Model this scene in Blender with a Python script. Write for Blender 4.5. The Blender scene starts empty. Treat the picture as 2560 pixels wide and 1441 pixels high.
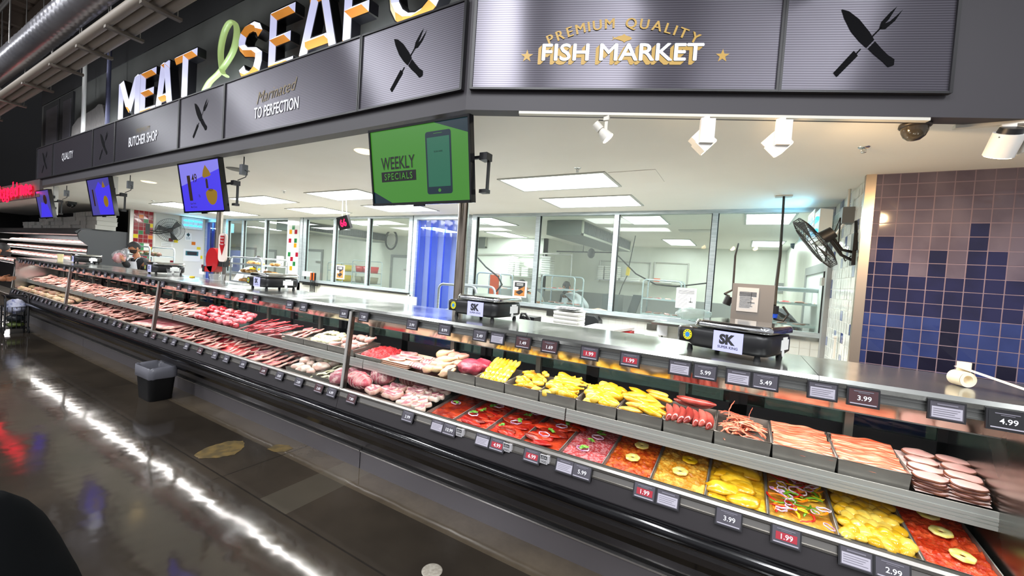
import bpy, math, random
from mathutils import Vector as V, Matrix, noise
random.seed(7)
C = bpy.context.scene
COL = C.collection
PI = math.pi
sin, cos, rad = math.sin, math.cos, math.radians

# ---------------------------------------------------------------- camera
CAM_R = V((0.86507523, 0.49700674, 0.06803779))
CAM_U = V((-0.07544592, -0.00518417, 0.99713642))
CAM_F = V((-0.49593624, 0.86773119, -0.03301244))
FPX = 1003.118
EYE = V((0, 0, 1.65))
cd = bpy.data.cameras.new('camera')
cam = bpy.data.objects.new('camera', cd)
COL.objects.link(cam)
cam.matrix_world = Matrix(((CAM_R.x, CAM_U.x, -CAM_F.x, EYE.x), (CAM_R.y, CAM_U.y, -CAM_F.y, EYE.y),
                           (CAM_R.z, CAM_U.z, -CAM_F.z, EYE.z), (0, 0, 0, 1)))
cd.sensor_width = 36
cd.lens = FPX * 36 / 2560
cd.clip_start = 0.02
cd.clip_end = 200
C.camera = cam

# ---------------------------------------------------------------- world, exposure
w = bpy.data.worlds.new('world')
C.world = w
w.use_nodes = True
w.node_tree.nodes['Background'].inputs[0].default_value = (0.92, 0.93, 1.0, 1)
w.node_tree.nodes['Background'].inputs[1].default_value = 0.33
vs = C.view_settings
vs.view_transform = 'Standard'
vs.look = 'None'
vs.exposure = 0.9
vs.gamma = 1
vs.use_curve_mapping = False
cy = C.cycles
cy.max_bounces = 8
cy.diffuse_bounces = 5
cy.glossy_bounces = 4
cy.transmission_bounces = 4
cy.transparent_max_bounces = 12
cy.caustics_reflective = True
cy.caustics_refractive = False
cy.sample_clamp_indirect = 4.0
cy.blur_glossy = 1.0


def area(name, loc, sx, sy, power, col=(1, 1, 1), rot=(0, 0, 0), spread=180):
    l = bpy.data.lights.new(name, 'AREA')
    l.shape = 'RECTANGLE'
    l.size, l.size_y = sx, sy
    l.energy = power
    l.color = col
    l.spread = rad(spread)
    o = bpy.data.objects.new(name, l)
    o.location = loc
    o.rotation_euler = rot
    COL.objects.link(o)
    return o


# store daylight-white strip lights high over the shopping aisle, unseen and without fixtures
STRIPS = [(-14, -1.6), (-9.5, -1.6), (-5.6, -1.6), (-.9, -1.6), (.75, -1.6), (3.4, -.6), (-9.5, -6), (-5.6, -6), (3.4, -6)]
for sx_, sy_ in STRIPS:
    area('aisle_lamp', (sx_, sy_, 5.02), 0.16, 3.4, 115, (0.95, 0.97, 1.0))


# ---------------------------------------------------------------- helpers
def ray(px, py):
    return CAM_F + CAM_R * ((px - 1280) / FPX) + CAM_U * ((720.5 - py) / FPX)


def aY(px, py, Y):
    d = ray(px, py)
    return EYE + d * (Y / d.y)


def aZ(px, py, Z):
    d = ray(px, py)
    return EYE + d * ((Z - 1.65) / d.z)


def aX(px, py, X):
    d = ray(px, py)
    return EYE + d * (X / d.x)


def srgb(c):
    if isinstance(c, str):
        c = [int(c[i:i + 2], 16) / 255 for i in (0, 2, 4)]
    return tuple(x / 12.92 if x <= .04045 else ((x + .055) / 1.055) ** 2.4 for x in c) + (1,)


MATS = {}


def mat(name, col, rough=.5, metal=0., col2=None, scale=8., detail=4., lo=.4, hi=.6, bump=0., bscale=40., spec=.5, emis=None, es=0.,
        coat=0., stretch=(1, 1, 1), bstretch=None, sub=0., rnd=True, aniso=0., rough2=None, col3=None):
    if name in MATS:
        return MATS[name]
    m = bpy.data.materials.new(name)
    m.use_nodes = True
    nt = m.node_tree
    b = nt.nodes['Principled BSDF']
    I = b.inputs
    I['Base Color'].default_value = srgb(col)
    I['Roughness'].default_value = rough
    I['Metallic'].default_value = metal
    I['Specular IOR Level'].default_value = spec
    I['Coat Weight'].default_value = coat
    I['Coat Roughness'].default_value = .08
    if sub:
        I['Subsurface Weight'].default_value = sub
        I['Subsurface Radius'].default_value = (.01, .004, .003)
    if aniso:
        I['Anisotropic'].default_value = aniso
    if emis is not None:
        I['Emission Color'].default_value = srgb(emis)
        I['Emission Strength'].default_value = es
    if col2 is not None or bump:
        tc = nt.nodes.new('ShaderNodeTexCoord')
        oi = nt.nodes.new('ShaderNodeObjectInfo')
        mu = nt.nodes.new('ShaderNodeMath')
        mu.operation = 'MULTIPLY'
        mu.inputs[1].default_value = 37. if rnd else 0.
        nt.links.new(oi.outputs['Random'], mu.inputs[0])

        def mapped(st):
            mp = nt.nodes.new('ShaderNodeMapping')
            mp.inputs['Scale'].default_value = st
            nt.links.new(tc.outputs['Object'], mp.inputs[0])
            nt.links.new(mu.outputs[0], mp.inputs['Location'])
            return mp.outputs[0]
        vec = mapped(stretch)
        if col2 is not None:
            n = nt.nodes.new('ShaderNodeTexNoise')
            n.inputs['Scale'].default_value = scale
            n.inputs['Detail'].default_value = detail
            nt.links.new(vec, n.inputs['Vector'])
            r = nt.nodes.new('ShaderNodeValToRGB')
            e = r.color_ramp.elements
            e[0].position, e[1].position = lo, hi
            e[0].color, e[1].color = srgb(col), srgb(col2)
            if col3 is not None:
                x = r.color_ramp.elements.new(min(.98, hi + .12))
                x.color = srgb(col3)
            nt.links.new(n.outputs['Fac'], r.inputs[0])
            nt.links.new(r.outputs[0], I['Base Color'])
            if rough2 is not None:
                q = nt.nodes.new('ShaderNodeMapRange')
                q.inputs[1].default_value, q.inputs[2].default_value = lo, hi
                q.inputs[3].default_value, q.inputs[4].default_value = rough, rough2
                nt.links.new(n.outputs['Fac'], q.inputs[0])
                nt.links.new(q.outputs[0], I['Roughness'])
        if bump:
            n2 = nt.nodes.new('ShaderNodeTexNoise')
            n2.inputs['Scale'].default_value = bscale
            n2.inputs['Detail'].default_value = 3
            nt.links.new(mapped(bstretch or stretch), n2.inputs['Vector'])
            bp = nt.nodes.new('ShaderNodeBump')
            bp.inputs['Strength'].default_value = bump
            bp.inputs['Distance'].default_value = .01
            nt.links.new(n2.outputs['Fac'], bp.inputs['Height'])
            nt.links.new(bp.outputs[0], I['Normal'])
    MATS[name] = m
    return m


def glow(name, col, s, low=None):
    """a self-luminous surface"""
    if name in MATS:
        return MATS[name]
    m = bpy.data.materials.new(name)
    m.use_nodes = True
    nt = m.node_tree
    b = nt.nodes['Principled BSDF']
    b.inputs['Base Color'].default_value = srgb(low or (.02, .02, .02))
    b.inputs['Roughness'].default_value = .25
    b.inputs['Emission Color'].default_value = srgb(col)
    b.inputs['Emission Strength'].default_value = s
    MATS[name] = m
    return m


def glass(name, tint='ffffff', ior=1.25, rough=0.0, haze=0., hcol='ffffff'):
    m = bpy.data.materials.new(name)
    m.use_nodes = True
    nt = m.node_tree
    nt.nodes.remove(nt.nodes['Principled BSDF'])
    out = nt.nodes['Material Output']
    t = nt.nodes.new('ShaderNodeBsdfTransparent')
    t.inputs[0].default_value = srgb(tint)
    g = nt.nodes.new('ShaderNodeBsdfGlossy')
    g.inputs['Roughness'].default_value = rough
    f = nt.nodes.new('ShaderNodeFresnel')
    gm = nt.nodes.new('ShaderNodeNewGeometry')
    ma = nt.nodes.new('ShaderNodeMath')
    ma.operation = 'MULTIPLY_ADD'
    ma.inputs[1].default_value = 1 / ior - ior
    ma.inputs[2].default_value = ior
    nt.links.new(gm.outputs['Backfacing'], ma.inputs[0])
    nt.links.new(ma.outputs[0], f.inputs[0])
    mx = nt.nodes.new('ShaderNodeMixShader')
    nt.links.new(f.outputs[0], mx.inputs[0])
    nt.links.new(t.outputs[0], mx.inputs[1])
    nt.links.new(g.outputs[0], mx.inputs[2])
    last = mx
    if haze:
        d = nt.nodes.new('ShaderNodeBsdfDiffuse')
        d.inputs[0].default_value = srgb(hcol)
        m2 = nt.nodes.new('ShaderNodeMixShader')
        m2.inputs[0].default_value = haze
        nt.links.new(mx.outputs[0], m2.inputs[1])
        nt.links.new(d.outputs[0], m2.inputs[2])
        last = m2
    nt.links.new(last.outputs[0], out.inputs[0])
    MATS[name] = m
    return m


class MB:
    def __init__(s):
        s.v, s.f, s.m, s.s = [], [], [], []

    def add(s, vs, fs, mi=0, sm=False):
        k = len(s.v)
        s.v += [tuple(p) for p in vs]
        for f in fs:
            s.f.append([i + k for i in f])
            s.m.append(mi)
            s.s.append(sm)
        return s

    def bx(s, x0, x1, y0, y1, z0, z1, mi=0):
        return s.add([(x, y, z) for z in (z0, z1) for y in (y0, y1) for x in (x0, x1)],
                     [(0, 2, 3, 1), (4, 5, 7, 6), (0, 1, 5, 4), (2, 6, 7, 3), (0, 4, 6, 2), (1, 3, 7, 5)], mi)

    def box(s, c, d, mi=0, R=None):
        c = V(c)
        vs = []
        for z in (-.5, .5):
            for y in (-.5, .5):
                for x in (-.5, .5):
                    p = V((x * d[0], y * d[1], z * d[2]))
                    vs.append(c + (R @ p if R else p))
        return s.add(vs, [(0, 2, 3, 1), (4, 5, 7, 6), (0, 1, 5, 4), (2, 6, 7, 3), (0, 4, 6, 2), (1, 3, 7, 5)], mi)

    def quad(s, a, b, c, d, mi=0):
        return s.add([a, b, c, d], [(0, 1, 2, 3)], mi)

    def cyl(s, a, b, r, r2=None, n=16, mi=0, caps=True, sm=True):
        a, b = V(a), V(b)
        r2 = r if r2 is None else r2
        d = (b - a).normalized()
        u = d.orthogonal().normalized()
        w_ = d.cross(u)
        vs = [a + (u * cos(t) + w_ * sin(t)) * r for t in [2 * PI * i / n for i in range(n)]]
        vs += [b + (u * cos(t) + w_ * sin(t)) * r2 for t in [2 * PI * i / n for i in range(n)]]
        s.add(vs, [(i, (i + 1) % n, n + (i + 1) % n, n + i) for i in range(n)], mi, sm)
        if caps:
            s.add(vs[:n], [list(range(n))[::-1]], mi)
            s.add(vs[n:], [list(range(n))], mi)
        return s

    def tube(s, pts, r, n=8, mi=0, closed=False, flat=1.0):
        pts = [V(p) for p in pts]
        N = len(pts)
        rs = r if isinstance(r, (list, tuple)) else [r] * N
        rings = []
        u = None
        for i, p in enumerate(pts):
            if closed:
                d = pts[(i + 1) % N] - pts[i - 1]
            else:
                d = pts[min(i + 1, N - 1)] - pts[max(i - 1, 0)]
            d.normalize()
            if u is None:
                u = d.orthogonal().normalized()
                if abs(d.z) < .95:
                    u = d.cross(V((0, 0, 1))).normalized()
            u = (u - d * u.dot(d)).normalized()
            w_ = d.cross(u)
            rings += [p + (u * cos(2 * PI * k / n) + w_ * sin(2 * PI * k / n) * flat) * rs[i] for k in range(n)]
        fs = []
        for i in range(N if closed else N - 1):
            j = (i + 1) % N
            fs += [(i * n + k, i * n + (k + 1) % n, j * n + (k + 1) % n, j * n + k) for k in range(n)]
        s.add(rings, fs, mi, True)
        if not closed:
            s.add(rings[:n], [list(range(n))[::-1]], mi, True)
            s.add(rings[-n:], [list(range(n))], mi, True)
        return s

    def lathe(s, prof, c=(0, 0, 0), n=24, mi=0, sm=True, sx=1., sy=1.):
        c = V(c)
        vs = [c + V((r * cos(2 * PI * k / n) * sx, r * sin(2 * PI * k / n) * sy, z)) for r, z in prof for k in range(n)]
        fs = [(i * n + k, i * n + (k + 1) % n, (i + 1) * n + (k + 1) % n, (i + 1) * n + k) for i in range(len(prof) - 1) for k in range(n)]
        return s.add(vs, fs, mi, sm)

    def prism(s, poly, ax, a, b, mi=0, sm=False):
        def P3(p, t):
            return (t, p[0], p[1]) if ax == 'x' else (p[0], t, p[1]) if ax == 'y' else (p[0], p[1], t)
        n = len(poly)
        vs = [P3(p, a) for p in poly] + [P3(p, b) for p in poly]
        s.add(vs, [(i, (i + 1) % n, n + (i + 1) % n, n + i) for i in range(n)], mi, sm)
        s.add(vs[:n], [list(range(n))], mi)
        s.add(vs[n:], [list(range(n))[::-1]], mi)
        return s

    def grid(s, fn, nu, nv, mi=0, sm=True, cu=False, skirt=None):
        vs = [fn(i / (nu if cu else nu - 1), j / (nv - 1)) for j in range(nv) for i in range(nu)]
        fs = []
        for j in range(nv - 1):
            for i in range(nu if cu else nu - 1):
                k = (i + 1) % nu
                fs.append((j * nu + i, j * nu + k, (j + 1) * nu + k, (j + 1) * nu + i))
        return s.add(vs, fs, mi, sm)

    def ball(s, c, r, n=14, m=9, amp=0., fr=3., seed=0, mi=0, R=None, sq=1.0):
        c = V(c)
        r = (r, r, r) if isinstance(r, (int, float)) else r

        def fn(u, t):
            a, b = 2 * PI * u, -PI / 2 + PI * t
            q = V((cos(b) * cos(a), cos(b) * sin(a), sin(b)))
            k = 1 + amp * noise.noise(q * fr + V((seed * 3.1, seed * 1.7, seed))) if amp else 1
            p = V((q.x * r[0] * k, q.y * r[1] * k, (abs(q.z) ** sq) * (1 if q.z >= 0 else -1) * r[2] * k))
            return c + (R @ p if R else p)
        return s.grid(fn, n, m, mi, True, cu=True)

    def xf(s, M, start=0):
        for i in range(start, len(s.v)):
            s.v[i] = tuple(M @ V(s.v[i]))
        return s

    def mesh(s, name, mats, off=V((0, 0, 0))):
        me = bpy.data.meshes.new(name)
        me.from_pydata([(p[0] - off.x, p[1] - off.y, p[2] - off.z) for p in s.v], [], s.f)
        for m in (mats if isinstance(mats, (list, tuple)) else [mats]):
            me.materials.append(m)
        for p, mi, sm in zip(me.polygons, s.m, s.s):
            p.material_index = mi
            p.use_smooth = sm
        me.update()
        return me


def tag(o, label, cat, group=None, kind=None):
    if label:
        o['label'] = label
    if cat:
        o['category'] = cat
    if group:
        o['group'] = group
    if kind:
        o['kind'] = kind
    return o


def thing(name, label, cat, loc=(0, 0, 0), group=None, rz=0):
    o = bpy.data.objects.new(name, None)
    o.empty_display_size = .05
    o.location = loc
    o.rotation_euler = (0, 0, rz)
    COL.objects.link(o)
    return tag(o, label, cat, group)


def root_off(p):
    off = V((0, 0, 0))
    while p is not None:
        off += p.location
        p = p.parent
    return off


def part(name, mb, mats, parent, label=None, kind=None, local=False):
    """one mesh child; vertices in world space (local=True: in the parent's own frame)"""
    me = mb.mesh(name, mats, V((0, 0, 0)) if local else root_off(parent))
    o = bpy.data.objects.new(name, me)
    COL.objects.link(o)
    o.parent = parent
    if label:
        o['label'] = label
    if kind:
        o['kind'] = kind
    return o


def solo(name, mb, mats, label, cat, group=None, kind=None, loc=None):
    """a top-level thing that is one mesh; origin at the base of its box"""
    if loc is None:
        xs, ys, zs = zip(*mb.v)
        loc = V(((min(xs) + max(xs)) / 2, (min(ys) + max(ys)) / 2, min(zs)))
    else:
        loc = V(loc)
    o = bpy.data.objects.new(name, mb.mesh(name, mats, loc))
    o.location = loc
    COL.objects.link(o)
    return tag(o, label, cat, group, kind)


def struct(name, mb, mats):
    o = solo(name, mb, mats, None, None, kind='structure')
    return o


def put(name, me, loc, rot, sc, label, cat, group=None):
    o = bpy.data.objects.new(name, me)
    o.location = loc
    o.rotation_euler = rot
    o.scale = sc if isinstance(sc, (tuple, list)) else (sc, sc, sc)
    COL.objects.link(o)
    return tag(o, label, cat, group)


def dup(root, loc, rz=None, label=None, group=None):
    r = root.copy()
    COL.objects.link(r)
    r.location = loc
    if rz is not None:
        r.rotation_euler = (0, 0, rz)
    if label:
        r['label'] = label
    if group:
        r['group'] = group
    for ch in list(root.children):
        c = ch.copy()
        COL.objects.link(c)
        c.parent = r
        for g in list(ch.children):
            d = g.copy()
            COL.objects.link(d)
            d.parent = c
    return r


_cap = {}


def tmesh(s, bold=0., sx=1., space=1.):
    """text as 2D outline triangles, cap height 1, centred"""
    key = (s, bold, sx, space)
    if key in _cap:
        return _cap[key]
    cu = bpy.data.curves.new('t', 'FONT')
    cu.body = s
    cu.offset = bold
    cu.space_character = space
    cu.resolution_u = 3
    ob = bpy.data.objects.new('t', cu)
    me = bpy.data.meshes.new_from_object(ob)
    vs = [v.co.copy() for v in me.vertices]
    fs = [list(p.vertices) for p in me.polygons]
    bpy.data.objects.remove(ob)
    bpy.data.curves.remove(cu)
    bpy.data.meshes.remove(me)
    k = 1 / .692
    x0 = min(v.x for v in vs)
    x1 = max(v.x for v in vs)
    vs = [((v.x - (x0 + x1) / 2) * k * sx, v.y * k) for v in vs]
    _cap[key] = (vs, fs, (x1 - x0) * k * sx)
    return _cap[key]


def text(mb, s, o, r, u, h, mi=0, bold=0., sx=1., space=1., align='C', fit=None, lift=.0012):
    """lay lettering on a plane: origin o (baseline), unit right r, unit up u, cap height h"""
    vs, fs, wd = tmesh(s, bold, sx, space)
    o, r, u = V(o), V(r), V(u)
    n = r.cross(u)
    k = 1. if fit is None else fit / (wd * h)
    dx = 0 if align == 'C' else wd / 2 if align == 'L' else -wd / 2
    mb.add([o + r * ((x + dx) * h * k) + u * (y * h) + n * lift for x, y in vs], fs, mi)
    return mb

# ---------------------------------------------------------------- materials
m_ceil = mat('ceiling paint', 'e9e7e0', .75, col2='e0ddd4', scale=.6, lo=.35, hi=.75, rnd=False)
m_fascia = mat('charcoal paint', '3b383c', .55, rnd=False)
m_wallpaint = mat('olive grey paint', '4b4d49', .7, col2='424440', scale=2., rnd=False)
m_flatblack = mat('flat black', '111112', .8)
m_white = mat('white paint', 'd8d9d2', .5)
m_kwall = mat('kitchen panel white', 'd9dbd2', .35, col2='cfd1c7', scale=1.5, rnd=False)
m_alu = mat('anodised aluminium', 'b9c3c6', .38, .35, col2='a7b2b6', scale=6., stretch=(1, 1, 12), rnd=False)
m_alu2 = mat('grooved aluminium', 'bdbbb6', .36, .55)
m_steel = mat('stainless steel', 'a9aaa6', .2, 1., col2='8d8d88', scale=3., lo=.3, hi=.8, rough2=.32, bump=.03, bscale=14)
m_top = mat('worn stainless counter', 'a8aaa6', .1, .86, col2='959692', scale=2.2, detail=8, lo=.35, hi=.7, rough2=.26, bump=.02, bscale=5, rnd=False)
m_mirror = mat('polished steel reflector', 'b8b0a6', .13, 1., bump=.02, bscale=9)
m_pan = mat('stainless pan', '9a938b', .36, .6, col2='89827b', scale=5)
m_chrome = mat('chrome', 'd0d2d2', .1, 1.)
m_black = mat('black plastic', '141416', .38)
m_gloss = mat('glossy black', '0b0b0d', .12)
m_dark = mat('dark grey enamel', '3a383a', .35)
m_rubber = mat('black rubber', '0e0e0f', .6)
m_glass = glass('clear glass', 'f4faf8', 1.22)
m_reard = glass('smoky rear door glass', '7d8a88', 1.35)
m_case = glass('case glass', 'f7fbfa', 1.18)
m_win = glass('window glass', 'eef5f2', 1.25, haze=.03, hcol='dfe6e2')
m_panel = glow('ceiling light diffuser', 'f4fbff', 6.)
m_frame_w = mat('white metal', 'd6d6d0', .35)
m_paper = mat('paper', 'e6e8e6', .6)
m_ink = mat('ink', '26262a', .6)
m_red = mat('red plastic', 'b3121a', .3)
m_yellow = mat('yellow plastic', 'e3c522', .35)
m_orange = mat('orange plastic', 'ea5a1c', .4)
m_blue = mat('blue plastic', '2450c8', .35)
m_foam = mat('white foam', 'e4e4df', .65)
m_skin = mat('skin', 'a8714f', .5, sub=.05)
m_skin2 = mat('brown skin', '6e4029', .5, sub=.05)

# floor: polished dark concrete with saw cuts, patches and wear
m = bpy.data.materials.new('polished concrete')
m.use_nodes = True
nt = m.node_tree
L = nt.links.new
B = nt.nodes['Principled BSDF']


def N(t, **k):
    n = nt.nodes.new(t)
    for a, b in k.items():
        setattr(n, a, b)
    return n


geo = N('ShaderNodeNewGeometry')
sep = N('ShaderNodeSeparateXYZ')
L(geo.outputs['Position'], sep.inputs[0])


def noise_tex(scale, det=5, rough=.55):
    n = N('ShaderNodeTexNoise')
    n.inputs['Scale'].default_value = scale
    n.inputs['Detail'].default_value = det
    n.inputs['Roughness'].default_value = rough
    L(geo.outputs['Position'], n.inputs['Vector'])
    return n.outputs['Fac']


def ramp(fac, pts):
    r = N('ShaderNodeValToRGB')
    e = r.color_ramp.elements
    while len(e) < len(pts):
        e.new(.5)
    for i, (p, c) in enumerate(pts):
        e[i].position = p
        e[i].color = srgb(c)
    L(fac, r.inputs[0])
    return r.outputs[0]


def math_(op, a, b=None):
    n = N('ShaderNodeMath', operation=op)
    for i, x in enumerate((a, b)):
        if x is None:
            continue
        if isinstance(x, (int, float)):
            n.inputs[i].default_value = x
        else:
            L(x, n.inputs[i])
    return n.outputs[0]


def mix(fac, a, b, mode='MIX'):
    n = N('ShaderNodeMix', data_type='RGBA', blend_type=mode)
    if isinstance(fac, (int, float)):
        n.inputs[0].default_value = fac
    else:
        L(fac, n.inputs[0])
    for i, x in ((6, a), (7, b)):
        if isinstance(x, str):
            n.inputs[i].default_value = srgb(x)
        else:
            L(x, n.inputs[i])
    return n.outputs[2]


big = ramp(noise_tex(.9, 6), [(.32, '2b2621'), (.5, '38322b'), (.68, '463e35')])
fine = ramp(noise_tex(55, 3, .7), [(.3, '6e6a66'), (.7, '8e8a85')])
col = mix(.5, big, fine, 'MULTIPLY')
col = mix(.35, col, big)
# paler worn strip close to the case
strip = math_('MULTIPLY', math_('GREATER_THAN', sep.outputs['Y'], 1.98), noise_tex(3.5, 7, .7))
col = mix(math_('MULTIPLY', strip, .5), col, '7a6c58')
slab = math_('MULTIPLY', math_('GREATER_THAN', sep.outputs['Y'], 1.53), math_('GREATER_THAN', sep.outputs['X'], -2.75))
slab = math_('MULTIPLY', slab, math_('LESS_THAN', sep.outputs['X'], -2.45))
col = mix(math_('MULTIPLY', slab, .2), col, '6a6558')


def joint(ax, pos, wd):
    d = math_('ABSOLUTE', math_('SUBTRACT', sep.outputs[ax], pos))
    return math_('LESS_THAN', d, wd)


j = joint('Y', 1.53, .006)
for p_ in (-12.8, -9.6, -6.4, -3.25, -.1):
    j = math_('MAXIMUM', j, joint('X', p_, .005))
col = mix(math_('MULTIPLY', j, .75), col, '1c1a18')
L(col, B.inputs['Base Color'])
rr = N('ShaderNodeMapRange')
L(noise_tex(1.6, 6), rr.inputs[0])
rr.inputs[1].default_value, rr.inputs[2].default_value = .3, .7
rr.inputs[3].default_value, rr.inputs[4].default_value = .05, .13
L(rr.outputs[0], B.inputs['Roughness'])
bp = N('ShaderNodeBump')
bp.inputs['Strength'].default_value = .2
bp.inputs['Distance'].default_value = .012
L(noise_tex(3.2, 2), bp.inputs['Height'])
L(bp.outputs[0], B.inputs['Normal'])
B.inputs['Specular IOR Level'].default_value = .62
m_floor = m

# ---------------------------------------------------------------- room shell
ZC = 2.75
WY = 6.30     # window wall
SX = 0.92     # tiled side wall at the end of the counter
LX = -14.9    # side wall at the far end
FY = 2.2      # fascia
CORN = V((-1.715, 2.2, 0))
a_ = rad(22.5)
FD = V((cos(a_), sin(a_), 0))          # direction of the angled fascia
FN = V((sin(a_), -cos(a_), 0))         # its outward normal


def FP(s, z, o=0.):
    p = CORN + FD * s + FN * o
    return V((p.x, p.y, z))


struct('floor', MB().bx(-26, 7, -9, 3.0, -.1, 0), m_floor)
struct('floor_staff', MB().bx(-26, 7, 3.0, 13, -.1, 0), mat('pale staff floor', 'b9b2a6', .5, col2='aaa294', scale=2, rnd=False))  # unseen floor, made pale to bounce light onto the ceiling
mb = MB()
end = FP(6.2, 0)
mb.prism([(-26, FY + .06), (CORN.x, FY + .06), (end.x, end.y + .07), (7, 13), (-26, 13)], 'z', ZC, ZC + .05)
struct('ceiling', mb, m_ceil)

# fascia carcass
mb = MB()
mb.prism([(FY, ZC - .004), (FY + .1, ZC - .004), (FY + .1, 3.5), (FY, 3.5)], 'x', -12.1, CORN.x)
mb.bx(-18.5, -12.1, FY, FY + .1, ZC - .004, ZC + .12)
for z0, z1, o in ((ZC - .004, 3.7, 0.),):
    p = [FP(0, 0), FP(6.2, 0), FP(6.2, 0, -.1), FP(.04, 0, -.1)]
    mb.prism([(q.x, q.y) for q in p], 'z', z0, z1)
struct('wall_fascia', mb, m_fascia)
# wall above carrying the lit letters, its unlit top darkened to black in the colour
UW = 2.5
mb = MB()
mb.bx(-13.6, -1.2, UW, UW + .1, 3.2, 4.64, 0)
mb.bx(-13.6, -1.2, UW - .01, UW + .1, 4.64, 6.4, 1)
q = [FP(.12, 0, -.3), FP(6.2, 0, -.3), FP(6.2, 0, -.4), FP(.12, 0, -.4)]
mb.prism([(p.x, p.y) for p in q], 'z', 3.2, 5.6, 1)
struct('wall_upper', mb, [m_wallpaint, m_flatblack])
struct('wall_far', MB().bx(-26.1, -26, -9, 13, 0, 11), m_flatblack)
m_deck = mat('roof deck', '6b5d50', .8, col2='564a40', scale=1.2, rnd=False)
mb = MB()
for i in range(62):
    x = -26 + i * .42
    mb.bx(x, x + .24, -1.5, 2.5, 6.2, 6.26)
    mb.bx(x + .24, x + .42, -1.5, 2.5, 6.26, 6.3)
struct('ceiling_store', mb, m_deck)
mb = MB()
for y in (-1.3, 0., 2.2):
    mb.bx(-26, 0, y - .09, y + .09, 5.85, 6.2)
for x in range(-25, 0, 4):
    mb.bx(x - .06, x + .06, -1.5, 2.5, 5.95, 6.2)
struct('trim_roof_beams', mb, m_deck)


def tiles(mb, P, cols, rows, pw, ph, colour, jit=.006, gap=.0035):
    """square tiles on a plane: P(u,v,d) gives the point, d out of the wall"""
    for r in range(rows):
        for c in range(cols):
            mi = colour(r, c)
            if mi is None:
                continue
            u0, u1, v0, v1 = c * pw + gap, (c + 1) * pw - gap, r * ph + gap, (r + 1) * ph - gap
            j = [random.uniform(-jit, jit) * .2 for _ in range(4)]
            mb.quad(P(u0, v0, .003 + j[0]), P(u1, v0, .003 + j[1]), P(u1, v1, .003 + j[2]), P(u0, v1, .003 + j[3]), mi)


m_grout = mat('grout', '75697a', .8)
m_groutw = mat('pale grout', 'c9ccc6', .8)
mt = [m_grout, mat('tile plum grey', '5a5464', .08, col2='4d4757', scale=3), mat('tile navy', '1b1d42', .06, col2='151634', scale=3),
      mat('tile royal blue', '26346a', .06, col2='1f2b5c', scale=3), mat('tile black navy', '0b0a22', .08)]
dk = {4: (6,), 5: (1, 6), 6: (1, 4, 6, 7), 7: (0, 1, 2, 4, 6, 7, 9, 10), 8: (), }
bk = {11: (5,), 12: (2, 5), 13: (2, 5), 14: (1, 2, 4, 5, 6, 8), 15: (1, 3, 4, 7, 8), 16: (0, 2, 5, 6), 17: (1, 4, 7)}


def bluecol(r, c):
    if r < 8:
        return 2 if c in dk.get(r, ()) or (c > 8 and random.random() < .12 * (r - 3)) else 1
    if c in bk.get(r, ()):
        return 4
    return 2 if r < 11 else 3


TP = .1125
mb = MB()
mb.bx(.95, 3.6, 4.66, 4.76, 0, ZC, 0)
tiles(mb, lambda u, v, d: V((.885 + u if u > .07 else .952, 4.66 - d, max(.02, ZC + .02 - v) if v > .04 else ZC - .004)), 22, 24, TP, TP, bluecol)
struct('wall_right', mb, mt)
struct('trim_corner', MB().bx(.88, .952, 4.645, 4.7, 0, ZC), mat('corner trim steel', 'b7a99a', .35, 1.))
mtw = [m_groutw, mat('tile white', 'd5dad6', .1), mat('tile pale blue', '8f9ab6', .1), mat('tile blue', '2d3f7e', .1), mat('tile slate', '5b6a8c', .1)]
mb = MB()
mb.bx(SX, SX + .08, 4.7, WY + .1, 0, ZC, 0)
rs = random.Random(5)
tiles(mb, lambda u, v, d: V((SX - d, 4.72 + u, ZC - v)), 14, 24, TP, TP,
      lambda r, c: (rs.choice((2, 3, 4, 2)) if rs.random() < .16 else 1))
struct('wall_side', mb, mtw)

# far side wall: white with odd coloured tiles, red tiled pier in front
mr = [m_groutw, mat('tile red', '8d1220', .1), mat('tile orange', 'd9761f', .12), mat('tile green', '2f7a45', .12), mat('tile yellow', 'e0c91e', .12),
      m_white, mat('tile maroon', '7a1624', .12)]
mb = MB()
mb.bx(LX - .1, LX, 4.46, 4.93, 0, ZC, 0)
rd = {(1, 1): 2, (2, 2): 3, (3, 3): 4, (5, 1): 3, (6, 0): 4, (6, 3): 2, (9, 3): 4, (11, 3): 3, (13, 1): 3}
tiles(mb, lambda u, v, d: V((LX + d, 4.48 + u, ZC - v)), 4, 24, .108, TP, lambda r, c: rd.get((r, c), 1))
struct('wall_pier', mb, mr)
struct('trim_pier', MB().bx(LX - .12, LX + .015, 4.40, 4.47, 0, ZC).bx(LX - .12, LX + .015, 4.92, 4.97, 0, ZC), m_alu2)
mb = MB()
mb.bx(LX - .2, LX - .1, 4.93, WY + .1, 0, ZC, 5)
wt = {(1.4, 2.62): 6, (.55, 1.95): 6, (.72, 1.93): 4, (1.35, 1.9): 2, (1.55, 1.75): 4, (1.37, 1.62): 6, (1.5, 1.6): 3, (1.63, 1.48): 4, (1.1, 1.52): 3, (.62, 1.28): 6, (1.75, 1.2): 6}
for (u, z), mi in wt.items():
    mb.bx(LX - .1, LX - .092, 4.93 + u * .72, 4.93 + u * .72 + .1, z, z + .1, mi)
struct('wall_left', mb, mr)
struct('wall_behind_case', MB().bx(-26, LX - .1, 4.5, 4.6, 0, ZC), m_flatblack)

# ---------------------------------------------------------------- window wall
def wx(px):
    return aY(px, 650, WY).x


ZS, ZT = 1.18, 2.70


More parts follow.
